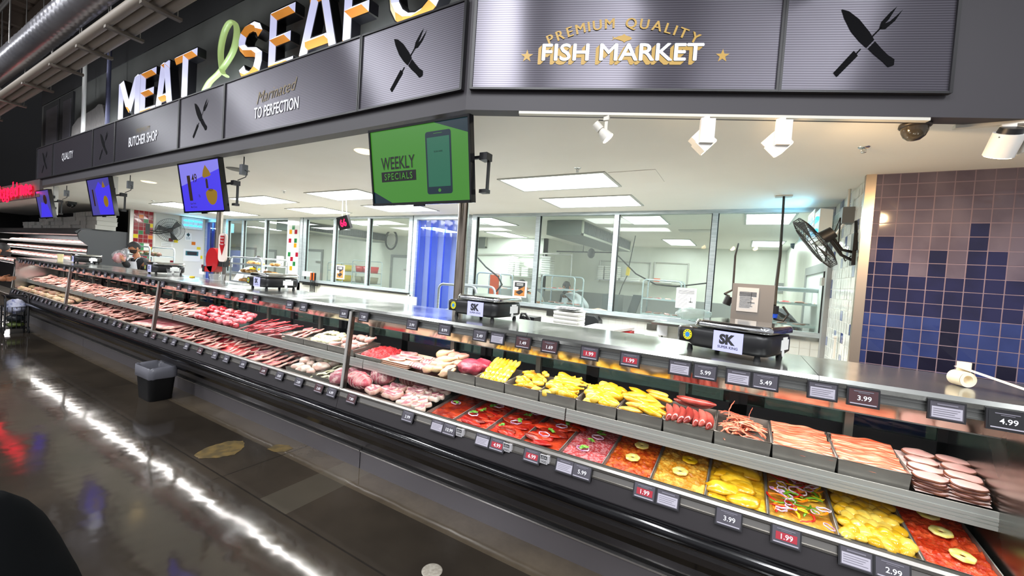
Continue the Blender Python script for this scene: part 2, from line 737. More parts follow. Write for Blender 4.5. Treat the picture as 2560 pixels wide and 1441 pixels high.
def window(n, cols, x0, x1):
    """aluminium framed run of panes"""
    r = bpy.data.objects.new('window_%d' % n, None)
    r.location = ((x0 + x1) / 2, WY, ZS)
    COL.objects.link(r)
    r['kind'] = 'structure'
    mb = MB()
    mb.bx(x0, x1, WY - .05, WY + .05, ZT, ZC)
    mb.bx(x0, x1, WY - .05, WY + .05, ZS - .06, ZS)
    for i, x in enumerate(cols):
        hw = .05 if i in (0, len(cols) - 1) else .035
        mb.bx(x - hw, x + hw, WY - .05, WY + .05, ZS, ZT)
        mb.bx(x - hw - .012, x - hw, WY - .02, WY + .02, ZS, ZT, 1)
        mb.bx(x + hw, x + hw + .012, WY - .02, WY + .02, ZS, ZT, 1)
    part('window_frame', mb, [m_alu, m_rubber], r)
    mb = MB()
    mb.bx(x0, x1, WY - .09, WY + .06, ZS - .1, ZS - .06)
    part('window_sill', mb, m_steel, r)
    for i in range(len(cols) - 1):
        part('pane', MB().bx(cols[i] + .02, cols[i + 1] - .02, WY - .003, WY + .003, ZS, ZT), m_win, r)
    return r


A = [wx(p) for p in (1184, 1341, 1536, 1780, 2078)]
Bc = [wx(p) for p in (762, 836, 921, 1026)]
Cc = [wx(p) for p in (568, 607, 664, 722)]
window(1, A, A[0] - .05, SX)
window(2, Bc, Bc[0] - .05, Bc[-1] + .05)
window(3, Cc, Cc[0] - .05, Cc[-1] + .02)
mb = MB()
mwt = [m_groutw, mtw[1], m_kwall]
for x0, x1 in ((A[0] - .05, SX), (Bc[0] - .3, Bc[-1] + .1), (Cc[0] - .05, Cc[-1] + .02)):
    mb.bx(x0, x1, WY - .04, WY + .04, 0, ZS - .1, 0)
n_ = int((SX - A[0]) / TP)
tiles(mb, lambda u, v, d: V((A[0] + u, WY - .04 - d, ZS - .1 - v)), n_, 9, TP, TP, lambda r, c: 1, jit=.003)
mb.bx(Bc[0] - .3, Bc[-1] + .12, WY - .06, WY - .04, 0, ZS - .1, 2)
mb.bx(Bc[-1] - .02, Bc[-1] + .3, WY - .09, WY - .05, 0, ZS - .13, 2)
struct('wall_back', mb, mwt)
# tiled pier between the window runs
x0, x1 = wx(722), wx(751)
mb = MB()
mb.bx(x0, x1, WY - .07, WY + .07, 0, ZC, 1)
mb.bx(x1, x1 + .12, WY - .06, WY + .06, 0, ZC, 4)
for px, py, mi in ((734, 569, 3), (727, 580, 6), (740, 580, 5), (725, 602, 5), (739, 602, 3), (738, 614, 6), (723, 636, 3), (742, 637, 5), (729, 648, 5), (735, 660, 3), (727, 671, 6)):
    p = aY(px, py, WY - .07)
    mb.bx(p.x - .055, p.x + .055, WY - .074, WY - .07, p.z - .055, p.z + .055, {3: 2, 5: 3, 6: 5}[mi])
struct('wall_pier_windows', mb, [m_groutw, mtw[1], mat('tile green', '2f7a45'), mat('tile crimson', 'a01f35', .12), m_alu, mat('tile amber', 'e09a22', .12)])


def strip_door(n, x0, x1, cols):
    r = bpy.data.objects.new('door_%d' % n, None)
    r.location = ((x0 + x1) / 2, WY, 0)
    COL.objects.link(r)
    r['kind'] = 'structure'
    part('door_frame', MB().bx(x0 - .09, x0, WY - .06, WY + .06, 0, ZC).bx(x1, x1 + .09, WY - .06, WY + .06, 0, ZC).bx(x0, x1, WY - .06, WY + .06, ZC - .09, ZC), m_alu, r)
    wd = (x1 - x0) / cols
    for i in range(cols):
        def fn(u, t, i=i):
            return (x0 + i * wd + u * wd * 1.15, WY + (.012 if i % 2 else -.012) + .014 * sin(u * 3.1) + .01 * sin(3 * t + i), .05 + t * (ZC - .15))
        part('curtain_strip', MB().grid(fn, 5, 6), m_pvc[i % 2], r)


m_pvc = [glass('blue vinyl strip', '6f85e2', 1.35, .08, haze=.22, hcol='3a50c4'), glass('pale vinyl strip', 'a2b2ee', 1.35, .08, haze=.2, hcol='7084dc')]
strip_door(1, wx(1042), wx(1160), 7)
strip_door(2, LX - .05, wx(556), 6)

# ---------------------------------------------------------------- display case run
CX0, CX1 = -12.7, 0.90
POSTS = [CX0, -9.27, -5.98, -2.573, CX1]
CZ = 1.322            # counter top
CF, CB = 2.05, 2.655  # counter front and back edge
m_base = mat('dark brown grey enamel', '2c292b', .45)
m_lamp = glow('case lamp tube', 'fff4f0', 3.)
m_slot = mat('slotted steel upright', '7c7b72', .4, .8)


def case_unit(i, x0, x1, where):
    r = thing('meat_display_case', 'long black and steel glass fronted meat case, ' + where, 'display case', ((x0 + x1) / 2, 2.4, 0), 'meat cases under the long counter')
    part('toe_kick', MB().bx(x0 + .004, x1 - .004, 2.215, 2.235, 0, .142, 0).bx(x0 + .004, x1 - .004, 2.205, 2.24, .142, .152, 1), [mat('grey kick plate', '6f6b6e', .35, .6), mat('bright kick trim', 'c9c6c4', .25, .9)], r)
    mb = MB()
    mb.prism([(2.23, .152), (2.06, .34), (1.985, .44), (1.975, .49), (1.965, .565), (1.982, .65), (2.02, .655), (2.95, .655), (2.95, .0), (2.23, .0)], 'x', x0, x1)
    part('body', mb, m_base, r)
    mb = MB()
    mb.prism([(1.97, .482), (1.935, .492), (1.92, .51), (1.917, .53), (1.925, .548), (1.945, .559), (1.975, .56)], 'x', x0, x1, sm=True)
    mb.prism([(2.229, .153), (2.055, .335), (1.975, .48), (2.0, .48), (2.24, .16)], 'x', x0, x1)
    part('bumper', mb, m_gloss, r, 'glossy black bumper rail')
    mb = MB()
    mb.prism([(1.984, .652), (1.992, .68), (1.982, .688), (1.982, .7), (1.99, .711), (2.012, .711), (2.02, .69), (2.02, .65)], 'x', x0, x1)
    mb.bx(x0, x1, 1.976, 1.99, .648, .656)
    part('price_rail', mb, mat('price rail metal', '8f8c87', .3, .9), r)
    mb = MB()
    mb.quad((x0 + .02, 2.0, .711), (x1 - .02, 2.0, .711), (x1 - .02, 2.05, 1.287), (x0 + .02, 2.05, 1.287))
    part('glass_front', mb, m_case, r)
    part('deck', MB().add([(x0, 2.02, .655), (x1, 2.02, .655), (x1, 2.66, .718), (x0, 2.66, .718)], [(0, 1, 2, 3)]).bx(x0, x1, 2.64, 2.66, .70, .80), m_steel, r)
    n = 2
    w_ = (x1 - x0) / n
    for k in range(n):
        a, b = x0 + k * w_ + .004, x0 + (k + 1) * w_ - .004
        sh = MB()
        sh.add([(a, 2.2, .872), (b, 2.2, .872), (b, 2.54, .905), (a, 2.54, .905), (a, 2.2, .862), (b, 2.2, .862), (b, 2.54, .895), (a, 2.54, .895)],
               [(0, 1, 2, 3), (4, 7, 6, 5), (0, 4, 5, 1), (1, 5, 6, 2), (2, 6, 7, 3), (3, 7, 4, 0)])
        s_ = part('shelf', sh, m_steel, r)
        fr = MB()
        for z0, z1, o in ((.822, .838, .004), (.838, .842, 0), (.842, .852, .004), (.852, .856, 0), (.856, .868, .004), (.868, .892, .001)):
            fr.bx(a, b, 2.192 - o, 2.2, z0, z1)
        part('shelf_rail', fr, m_alu2, s_, 'grooved aluminium shelf edge')
        for q in (.33, .78):
            xx = a + (b - a) * q
            br = MB()
            br.box((xx, 2.6, 1.0), (.035, .03, .5))
            br.prism([(2.22, .855), (2.59, .86), (2.59, .80)], 'x', xx - .004, xx + .004)
            part('shelf_upright', br, m_slot, r)
    # lamp canopy and reflector
    dz = -.012 if i == 3 else 0
    mb = MB()
    mb.add([(x0, 2.165, 1.245 + dz), (x1, 2.165, 1.245 + dz), (x1, 2.232, 1.172 + dz), (x0, 2.232, 1.172 + dz)], [(0, 1, 2, 3)])
    mb.bx(x0, x1, 2.160, 2.168, 1.240 + dz, 1.250 + dz, 1)
    mb.bx(x0, x1, 2.231, 2.238, 1.168 + dz, 1.176 + dz, 1)
    part('lamp_reflector', mb, [m_mirror, m_alu2], r, 'polished steel lamp reflector')
    lz = 1.206 + dz * .3
    part('lamp_tube', MB().cyl((x0 + .06, 2.262, lz), (x1 - .06, 2.262, lz), .013, n=8), m_lamp, r, 'white fluorescent tube')
    area('case_lamp', ((x0 + x1) / 2, 2.275, lz - .02), x1 - x0 - .15, .03, 2.6 * (x1 - x0), (1, .93, .9), (rad(12), 0, 0))
    mb = MB()
    mb.bx(x0, x1, 2.32, 2.45, 1.16, 1.20, 0)
    for k in range(int((x1 - x0) / .022)):
        mb.bx(x0 + k * .022, x0 + k * .022 + .006, 2.315, 2.32, 1.165, 1.19, 1)
    part('air_outlet', mb, [mat('khaki duct', '6d6444', .5), m_black], r, 'comb edged air outlet')
    # sliding rear doors
    mb = MB()
    d = (x1 - x0) / 4
    for k in range(4):
        a, b = x0 + k * d, x0 + (k + 1) * d
        y = 2.63 + .02 * (k % 2)
        mb.bx(a, a + .045, y, y + .02, .76, 1.28, 0).bx(b - .045, b, y, y + .02, .76, 1.28, 0)
        mb.bx(a, b, y, y + .02, .76, 1.0, 0).bx(a, b, y, y + .02, 1.2, 1.28, 0)
    part('rear_door_frame', mb, m_black, r)
    mb = MB()
    for k in range(4):
        a, b = x0 + k * d, x0 + (k + 1) * d
        y = 2.64 + .02 * (k % 2)
        mb.bx(a + .045, b - .045, y - .002, y + .002, 1.0, 1.2)
    part('rear_door_glass', mb, m_reard, r)
    mb = MB()
    for x in ((x0 + .016,) if i else (x0 + .05,)):
        R = Matrix.Rotation(-math.atan2(.05, .576), 3, 'X')
        mb.box((x, 2.03, 1.0), (.034, .028, .58), 0, R)
        mb.box((x, 2.012, 1.0), (.022, .008, .58), 1, R)
    part('post', mb, [mat('post steel', '55534f', .3, .9), m_alu2], r, 'dark steel glass post')
    if i == 0:
        part('end_panel', MB().prism([(1.99, .0), (2.9, .0), (2.9, 1.28), (2.05, 1.28), (2.0, .71)], 'x', x0 - .02, x0 + .01).bx(x0 - .02, x0 + .12, 2.02, 2.07, .71, 1.28), m_steel, r)
    if i == 3:
        part('end_panel', MB().prism([(1.99, .0), (2.9, .0), (2.9, 1.28), (2.05, 1.28), (2.0, .71)], 'x', x1 - .01, x1 + .02), m_steel, r)
    return r


WHERE = ['farthest run, by the customer', 'second run from the far end', 'run behind the small black waste bin', 'near run holding the marinated meat trays']
for i in range(4):
    case_unit(i, POSTS[i] + .002, POSTS[i + 1] - .002, WHERE[i])

# counter top in one continuous worktop
cnt = thing('service_counter', 'long reflective stainless steel service counter on top of the meat cases', 'counter', ((CX0 + 2.2) / 2, 2.35, CZ - .04))
seams = [CX0, -9.4, -6.1, -2.9, -1.05, .30, 2.3]
for a, b in zip(seams[:-1], seams[1:]):
    mb = MB()
    mb.prism([(CF, CZ - .034), (CF - .004, CZ - .016), (CF + .006, CZ), (CB, CZ), (CB, CZ - .03)], 'x', a + .0012, b - .0012)
    part('worktop', mb, m_top, cnt)
mb = MB()
for z0, z1, y in ((1.262, 1.288, 2.062), (1.250, 1.256, 2.052), (1.256, 1.262, 2.06), (1.274, 1.277, 2.058)):
    mb.bx(CX0, CX1, y, 2.075, z0, z1)
mb.bx(CX0, CX1, 2.075, 2.1, 1.25, 1.288)
part('tag_rail', mb, mat('tag rail aluminium', '8f8c8a', .35, .9), cnt, 'grooved rail for price tags')

# ---------------------------------------------------------------- price tags
m_tagb = mat('tag frame black', '17161a', .4)
m_tagc = mat('tag card charcoal', '45424a', .45)
m_tagm = mat('tag card maroon', '43272b', .45)
m_tagk = mat('tag card black', '1b1b1e', .4)
m_tagi = mat('tag card pale grey', 'a4a0ab', .5)
m_num = mat('tag white ink', 'dddce2', .5)
m_numr = mat('tag red panel', '9c2030', .5)
m_numd = mat('tag dim ink', '6d6a74', .5)


def price_tag(x, y, z, price, kind, up, label, w_=.1, h_=.072):
    """kind: c charcoal, r red number panel, m maroon, k black, i ingredients card"""
    t = thing('price_tag', label, 'price tag', (x, y, z), 'price tags on the counter rail' if up else 'price tags on the lower rail')
    s_ = .13 if up else .36
    u = V((0, s_, 1)).normalized()
    r = V((1, 0, 0))
    n = r.cross(u)
    o = V((x, y, z))

    def q(mb, a0, a1, b0, b1, lift, mi=0):
        P = [o + r * a + u * b + n * lift for a, b in ((a0, b0), (a1, b0), (a1, b1), (a0, b1))]
        mb.quad(*P, mi)
    mb = MB()
    F = [o + r * a + u * b + n * c for c in (-.006, .004) for a, b in ((-w_ / 2, 0), (w_ / 2, 0), (w_ / 2, h_), (-w_ / 2, h_))]
    mb.add(F, [(3, 2, 1, 0), (4, 5, 6, 7), (0, 1, 5, 4), (1, 2, 6, 5), (2, 3, 7, 6), (3, 0, 4, 7)])
    if up:
        mb.bx(x - w_ / 2 + .01, x + w_ / 2 - .01, y + .003, 2.06, z + h_ - .02, z + h_ - .008)
    else:
        mb.add([(x + w_ / 2, y, z), (x + w_ / 2, y + h_ * .36, z + h_), (x + w_ / 2, y + .045, z + .012), (x - w_ / 2, y, z), (x - w_ / 2, y + h_ * .36, z + h_), (x - w_ / 2, y + .045, z + .012)],
               [(0, 1, 2), (3, 5, 4), (0, 2, 5, 3), (1, 4, 5, 2)])
    part('holder', mb, m_tagb, t)
    mb = MB()
    m_ = .006
    q(mb, -w_ / 2 + m_, w_ / 2 - m_, m_, h_ - m_, .0052, 0)
    if kind == 'i':
        q(mb, -w_ / 2 + m_ + .004, w_ / 2 - m_ - .004, m_ + .004, h_ * .68, .0062, 1)
    card = part('card', mb, [{'m': m_tagm, 'k': m_tagk}.get(kind, m_tagc), m_tagi], t)
    mb = MB()
    if kind == 'r':
        q(mb, -w_ * .33, w_ * .36, h_ * .27, h_ * .66, .0062, 1)
    if kind == 'i':
        for k in range(4):
            q(mb, -w_ * .36, w_ * (.34 - .07 * ((k * 7) % 3)), h_ * (.56 - k * .105), h_ * (.585 - k * .105), .0072, 2)
        q(mb, -w_ * .26, w_ * .28, h_ * .76, h_ * .83, .0068, 2)
    else:
        q(mb, -w_ * .3, w_ * .3, h_ * .79, h_ * .835, .0068, 2)
        q(mb, -w_ * .16, w_ * .18, h_ * .72, h_ * .75, .0068, 2)
        q(mb, -w_ * .4, w_ * .4, h_ * .12, h_ * .175, .0068, 3)
        if price:
            text(mb, price, o + u * (h_ * .34) + r * (w_ * .03), r, u, h_ * .25, 0, bold=.012, lift=.0075)
    part('print', mb, [m_num, m_numr, m_numd, m_tagi], t)
    return t


UP = [(2515, 1062, '4.99', 'k'), (2365, 1033, '', 'i'), (2157, 1000, '3.99', 'm'), (2055, 984, '', 'i'), (1912, 960, '5.49', 'c'), (1845, 950, '', 'i'),
      (1762, 935, '5.99', 'c'), (1699, 924, '', 'i'), (1575, 901, '1.99', 'r'), (1474, 884, '1.99', 'r'), (1374, 868, '1.69', 'm'), (1308, 858, '1.49', 'm'),
      (1244, 848, '', 'i'), (1200, 839, '3.49', 'c'), (1112, 825, '8.99', 'c'), (1031, 811, '3.99', 'c'), (910, 791, '7.89', 'c'), (861, 782, '8.89', 'c'),
      (760, 766, '8.89', 'c'), (725, 760, '10.99', 'c')]
UPL = ['nearest the viewer', 'between the 4.99 and 3.99 tags', 'above the second bacon pan', 'left of the maroon 3.99 tag', 'above the red pork strips', 'just left of the 5.49 tag',
       'above the sausages', 'crossed by a red glint', 'above the orange chicken', 'above the rolled yellow thighs', 'above the yellow drumsticks', 'above the wings pan',
       'beside the 3.49 tag', 'above the dark red roast', 'right of the second scale', 'in front of the second scale', 'right of the third glass post', 'left of the third glass post',
       'right of the third scale', 'under the third scale']
KN = {'k': 'black', 'i': 'grey ingredients', 'm': 'maroon', 'c': 'charcoal', 'r': 'red'}
for (px, py, pr, k), wh in zip(UP, UPL):
    x = aY(px, py, 2.04).x
    price_tag(x, 2.035, 1.229, pr, k, True, KN[k] + (' tag' if k == 'i' else ' price tag reading ' + pr) + ' on the counter rail ' + wh.replace(', left of', ' left of'))
x = aY(640, 745, 2.04).x
far = ['8.89', '6.99', '4.99', '9.99', '5.49', '3.99']
k = 0
rs = random.Random(3)
while x > CX0 + .2:
    price_tag(x, 2.035, 1.229, far[k % 6], 'm' if k % 3 == 0 else 'c', True, 'small dark price tag on the counter rail beyond the third scale')
    x -= rs.choice((.17, .24, .3, .42, .26))
    k += 1
LO = [(2230, 1424, '2.99', 'c', 'under the yellow chicken breasts'), (2138, 1405, '', 'i', 'beside the 2.99 tag'), (1964, 1345, '1.99', 'r', 'under the peppers tray'),
      (1821, 1301, '3.99', 'c', 'under the plain yellow chicken tray'), (1669, 1251, '', 'i', 'under the pineapple chicken tray'), (1611, 1232, '1.99', 'r', 'under the orange brown pork'),
      (1455, 1180, '5.99', 'c', 'under the pink minced meat tray'), (1412, 1167, '', 'i', 'left of the 5.99 tag'), (1330, 1140, '6.99', 'r', 'under the red fillets tray'),
      (1243, 1113, '4.99', 'r', 'under the red fajita tray'), (1207, 1103, '', 'i', 'left of the 4.99 tag'), (1124, 1075, '10.99', 'c', 'under the first red marinated tray'),
      (1094, 1064, '', 'i', 'left of the 10.99 tag'), (1020, 1042, '3.99', 'c', 'under the oxtail pieces'), (880, 993, '7.89', 'm', 'under the netted roasts'),
      (830, 978, '6.89', 'c', 'left of the third glass post'), (798, 968, '3.89', 'm', 'under the white tripe'), (748, 953, '3.89', 'c', 'under the pig feet')]
for px, py, pr, k, wh in LO:
    p = aY(px, py, 1.975)
    price_tag(p.x, 1.962, .628, pr, k, False, KN[k] + (' tag' if k == 'i' else ' price tag reading ' + pr) + ' on the lower rail ' + wh, .105, .075)
x = aY(700, 938, 1.975).x
k = 0
while x > CX0 + .25:
    price_tag(x, 1.962, .628, far[k % 6], 'm' if k % 4 == 1 else 'c', False, 'small dark price tag on the lower rail beyond the waste bin', .105, .075)
    x -= rs.choice((.24, .2, .34, .3, .22))
    k += 1
m_usda = mat('grade badge grey', 'b4b2b4', .5)
for (px, py), wh in zip(((1361, 1160), (1268, 1130), (1150, 1093)), ('6.99', '4.99', '10.99')):
    p = aY(px, py, 1.98)
    t = thing('grade_badge', 'small white badge reading USDA CHOICE beside the %s tag' % wh, 'badge', (p.x, 1.966, .645), 'grade badges on the lower rail')
    part('plate', MB().bx(p.x - .022, p.x + .022, 1.966, 1.972, .645, .692).bx(p.x + .012, p.x + .03, 1.972, 1.99, .65, .69), m_usda, t)
    mb = MB()
    mb.quad((p.x - .019, 1.9652, .669), (p.x + .019, 1.9652, .669), (p.x + .019, 1.9652, .689), (p.x - .019, 1.9652, .689), 0)
    text(mb, 'USDA', (p.x, 1.965, .673), (1, 0, 0), (0, 0, 1), .012, 1, fit=.033, bold=.01)
    text(mb, 'CHOICE', (p.x, 1.965, .651), (1, 0, 0), (0, 0, 1), .012, 0, fit=.036, bold=.01)
    part('print', mb, [m_ink, m_usda], t)

# ---------------------------------------------------------------- food: materials
def meat(name, a, b, sc=14, st=(1, 1, 1), lo=.42, hi=.62, rough=.28, bump=.35, bs=45, c3=None):
    return mat(name, a, .32 if rough is None else rough, col2=b, scale=sc, stretch=st, lo=lo, hi=hi, bump=bump, bscale=bs, spec=.5, col3=c3, detail=3)


m_fat = mat('meat fat', 'ddb5a6', .4, col2='cc9486', scale=20)
m_pork = meat('pork', 'bf4f5c', 'de9a98', 9, (1, 3, 1))
m_pork2 = meat('pale pork', 'cd6f74', 'e4aca6', 8, (1, 3, 1))
m_beef = meat('beef', 'a0202a', 'c8565e', 10, (1, 3, 1), .5, .72)
m_beefd = meat('dark beef', '7e2029', 'a8454c', 10, (1, 3, 1), .5, .75)
m_chk = meat('raw chicken', 'd9b98e', 'd9998a', 7)
m_lamb = meat('lamb', 'a8606a', 'dcb4ae', 18, (1, 2.5, 1), .48, .6)
m_bone = meat('bone and fat', 'e5d3c3', 'd9aea0', 14)
m_tripe = meat('tripe', 'e6e0c0', 'd8cfa6', 22, bump=.8)
m_yel = meat('yellow marinated chicken', 'c98f10', 'e6b630', 16, rough=.16, bump=.3, bs=30)
m_yel2 = meat('light yellow chicken', 'd29c1c', 'e9c458', 12, rough=.13, bump=.25, bs=26)
m_org = meat('orange marinated chicken', 'c9801a', 'e0b04a', 9, rough=.2)
m_redm = meat('red marinade', 'a81a14', 'd2401f', 12, (1, 2.2, 1), rough=.22)
m_redd = meat('brown red marinade', '7d1f14', 'b23a1c', 12, rough=.25)
m_sauc = meat('sausage skin', '7a2a25', 'a85046', 8, rough=.18, bump=.08)
m_ham = meat('roast loin slice', 'd6aea6', 'c99690', 9, rough=.4, bump=.1)
m_crust = mat('roast crust', '5a2c20', .5, col2='7a4630', scale=30)
m_bacon = meat('pepper bacon', 'b04a2c', 'dc9678', 26, (.25, 5, 1), .44, .6, c3='e3ad96')
m_shred = meat('red pork strip', 'dd6a50', 'ec9a82', 20, (.5, 5, 1))
m_parch = mat('butcher paper', 'e6bda4', .7)
m_onion = mat('red onion', 'e9d9e2', .3, col2='b77aa6', scale=30)
m_onw = mat('onion rim', '8c4479', .35)
m_pep = [mat('red pepper', 'c4200f', .15), mat('green pepper', '5c8f1e', .15), mat('yellow pepper', 'e8bd12', .15), mat('orange pepper', 'e57a10', .15)]
m_pine = mat('pineapple', 'fbeb9a', .35, col2='f3d968', scale=40, stretch=(1, 1, 1))
m_pine2 = mat('pineapple glazed', 'eab90c', .2)
m_leaf = mat('cilantro leaf', '4f8f2c', .45, col2='78b040', scale=40)


# ---------------------------------------------------------------- food: shapes
def slab(wd, ln, th, seed, amp=.14, bend=0., mesh=None, mats=None, ring=.86, n=18, sq=2.6):
    mb = MB()
    rings = [(.0, th * 1.02), (.5, th * 1.0), (ring, th * .95), (1., th * .62), (1.0, th * .2), (.9, 0)]
    vs = []
    for q, z in rings:
        for k in range(n):
            a = 2 * PI * k / n
            c_, s_ = cos(a), sin(a)
            rr = (abs(c_) ** sq + abs(s_) ** sq) ** (-1 / sq)
            rr *= 1 + amp * noise.noise(V((c_ * 1.4 + seed * 5.3, s_ * 1.4, seed)))
            x, y = c_ * rr * q * wd / 2, s_ * rr * q * ln / 2
            zz = z + bend * (x / wd * 2) ** 2 * th + .35 * th * noise.noise(V((x * 22, y * 22, seed * 2.)))
            vs.append((x, y, zz))
    fs, ms = [], []
    for i in range(len(rings) - 1):
        mb.add([], [])
        for k in range(n):
            j = (k + 1) % n
            fs.append((i * n + k, i * n + j, (i + 1) * n + j, (i + 1) * n + k))
            ms.append(1 if i >= 2 else 0)
    base = len(mb.v)
    mb.v += vs
    for f, mi in zip(fs, ms):
        mb.f.append(list(f))
        mb.m.append(mi)
        mb.s.append(True)
    return mb.mesh('slab', mats)


def lump(r, seed, amp, mats, fr=1.6, sq=1.):
    return MB().ball((0, 0, r[2]), r, 14, 9, amp, fr, seed, sq=sq).mesh('lump', mats)


def ring_mesh(rx, ry, t, mats):
    pts = [(cos(2 * PI * k / 18) * rx, sin(2 * PI * k / 18) * ry, t + .0015 * sin(k * 1.7)) for k in range(18)]
    a = MB().tube(pts, t, 6, 0, closed=True, flat=1.6)
    return a.mesh('ring', mats)


def pine_mesh(m):
    mb = MB()
    n = 28
    vs = []
    for r, z in ((.011, .001), (.011, .008), (.016, .0095), (.034, .0095), (.037, .007), (.037, .001)):
        for k in range(n):
            q = r * (1 + (.045 * cos(7 * 2 * PI * k / n) if r > .02 else 0))
            vs.append((q * cos(2 * PI * k / n), q * sin(2 * PI * k / n), z))
    fs = [(i * n + k, i * n + (k + 1) % n, (i + 1) * n + (k + 1) % n, (i + 1) * n + k) for i in range(5) for k in range(n)]
    return mb.add(vs, fs, 0, True).mesh('pineapple', [m])


def cilantro_mesh(seed):
    rg = random.Random(seed)
    mb = MB()
    for k in range(5):
        a = rg.uniform(0, 2 * PI)
        c = V((cos(a) * rg.uniform(0, .016), sin(a) * rg.uniform(0, .016), .004 + rg.uniform(0, .008)))
        pts = []
        b = rg.uniform(0, 6)
        for i in range(10):
            t = 2 * PI * i / 10
            q = .011 if i % 2 == 0 else .0065
            pts.append(c + V((cos(t + b) * q, sin(t + b) * q, rg.uniform(-.003, .003))))
        mb.add([c + V((0, 0, .003))] + pts, [(0, 1 + i, 1 + (i + 1) % 10) for i in range(10)])
        mb.tube([(0, 0, .002), c], .0009, 4)
    return mb.mesh('cilantro', [m_leaf])


def strip_mesh(ln, r, seed, m, curve=.5, flat=.45):
    rg = random.Random(seed)
    pts = [V((-ln / 2 + ln * t, curve * ln * .35 * sin(PI * t) + rg.uniform(-.002, .002), r * .6 + rg.uniform(0, .004) + .004 * sin(PI * t))) for t in [i / 7 for i in range(8)]]
    return MB().tube(pts, [r * .5] + [r] * 6 + [r * .5], 6, flat=flat).mesh('strip', [m])


def bacon_mesh(ln, wd, seed):
    rg = random.Random(seed)
    a, b, c = rg.uniform(0, 6), rg.uniform(0, 6), rg.uniform(14, 22)

    def fn(u, t):
        x = -ln / 2 + ln * u
        e = .004 * sin(x * 40 + a) + .003 * sin(x * 75 + b)
        y = (t - .5) * wd + e
        z = .006 + .006 * sin(t * PI) + .004 * sin(x * c * 2 + b + t * 2)
        return (x, y, z)
    return MB().grid(fn, 26, 6).mesh('bacon', [m_bacon])


def sausage_mesh(ln, r, bend):
    pts = []
    rs = []
    for i in range(13):
        t = i / 12
        a = (t - .5) * bend
        pts.append((ln * (t - .5), -ln * .5 * bend * (cos((t - .5) * 2.4) - 1), r))
        rs.append(r * max(.25, min(1, (1 - abs(2 * t - 1) ** 5))))
    return MB().tube(pts, rs, 10).mesh('sausage', [m_sauc])


def drum_mesh(m, ln=.12, r=.026):
    prof = [(.0, 0), (.7, .03), (1., .2), (.95, .36), (.62, .58), (.32, .78), (.28, .92), (.4, .97), (.3, 1.0), (0, 1.0)]
    mb = MB().lathe([(a * r, b * ln) for a, b in prof], n=12)
    mb.xf(Matrix.Translation((-ln / 2, 0, r * .9)) @ Matrix.Rotation(PI / 2, 4, 'Y'))
    return mb.mesh('drumstick', [m])


# shelf surfaces, tilted gently towards the customer
def LO_(x, y, h=0.):
    return V((x, y, .702 + .107 * (y - 2.03) + h))


def UP_(x, y, h=0.):
    return V((x, y, .888 + .08 * (y - 2.217) + h))


TL, TU = math.atan(.107), math.atan(.08)


def pan(x0, x1, y0, y1, zfun, h, label, group, depth):
    """open steel pan; rim at zfun(.., 0)+h, floor depth below the rim"""
    mb = MB()
    a, b = x0 + .0025, x1 - .0025
    t = .003
    P = lambda x, y, z: zfun(x, y, z)
    o = [P(a, y0, h), P(b, y0, h), P(b, y1, h), P(a, y1, h)]
    i = [P(a + t, y0 + t, h), P(b - t, y0 + t, h), P(b - t, y1 - t, h), P(a + t, y1 - t, h)]
    d = h - depth
    ob = [P(a + .004, y0 + .004, d), P(b - .004, y0 + .004, d), P(b - .004, y1 - .004, d), P(a + .004, y1 - .004, d)]
    ib = [P(a + .008, y0 + .008, d + .002), P(b - .008, y0 + .008, d + .002), P(b - .008, y1 - .008, d + .002), P(a + .008, y1 - .008, d + .002)]
    fs = []
    for k in range(4):
        j = (k + 1) % 4
        fs += [(k, j, 4 + j, 4 + k), (k, 8 + k, 8 + j, j), (4 + k, 4 + j, 12 + j, 12 + k)]
    fs += [(8, 11, 10, 9), (12, 13, 14, 15)]
    mb.add(o + i + ob + ib, fs)
    r_ = .0028
    mb.tube([o[0], o[1], o[2], o[3]], r_, 6, closed=True)
    return solo('food_pan', mb, m_pan, label, 'pan', group)


def bed(name, x0, x1, y0, y1, zfun, h, m, label, cat, amp=.006, f1=30, f2=90, kind='stuff', nx=48, ny=84, group=None, seed=0.):
    def fn(u, t):
        x, y = x0 + u * (x1 - x0), y0 + t * (y1 - y0)
        q = V((x * f1 + seed, y * f1, seed))
        z = amp * noise.noise(q) + amp * .7 * abs(noise.noise(q * (f2 / f1))) + amp * .5 * noise.noise(q * .35)
        e = min(u, 1 - u, t, 1 - t)
        return zfun(x, y, h + z - (.006 if e < .01 else 0))
    return solo(name, MB().grid(fn, nx, ny), m, label, cat, group, kind)


def scatter(name, meshes, spots, zfun, label, cat, group, tilt, sc=1., rg=random, rot=None, jit=.15):
    for i, (x, y, h) in enumerate(spots):
        rz = rg.uniform(-PI, PI) if rot is None else rot + rg.uniform(-.3, .3)
        put(name, meshes[i % len(meshes)], zfun(x, y, h), (tilt + rg.uniform(-jit, jit), rg.uniform(-jit, jit), rz), sc * rg.uniform(.9, 1.1), label, cat, group)


# ---------------------------------------------------------------- lower marinated trays
XE = [-1.746, -1.525, -1.273, -1.035, -.796, -.554, -.315, -.073, .17, .41, .654, .872]
TY0, TY1 = 2.03, 2.62
names = ['brown red marinated beef', 'bright red fajita beef', 'red beef strips with cilantro', 'red marinated fillets', 'pink minced meat', 'orange brown marinated pork with pineapple',
         'golden chicken bits with pineapple', 'plain yellow marinated chicken', 'chicken fajitas with peppers and onions', 'yellow marinated chicken breasts', 'red marinated pork with pineapple']
for i in range(11):
    pan(XE[i], XE[i + 1], TY0, TY1, LO_, .004, 'shallow steel tray on the lower deck holding ' + names[i], 'marinade trays on the lower deck', .045)
rg = random.Random(11)


def inx(i, m_=.012):
    return XE[i] + m_, XE[i + 1] - m_


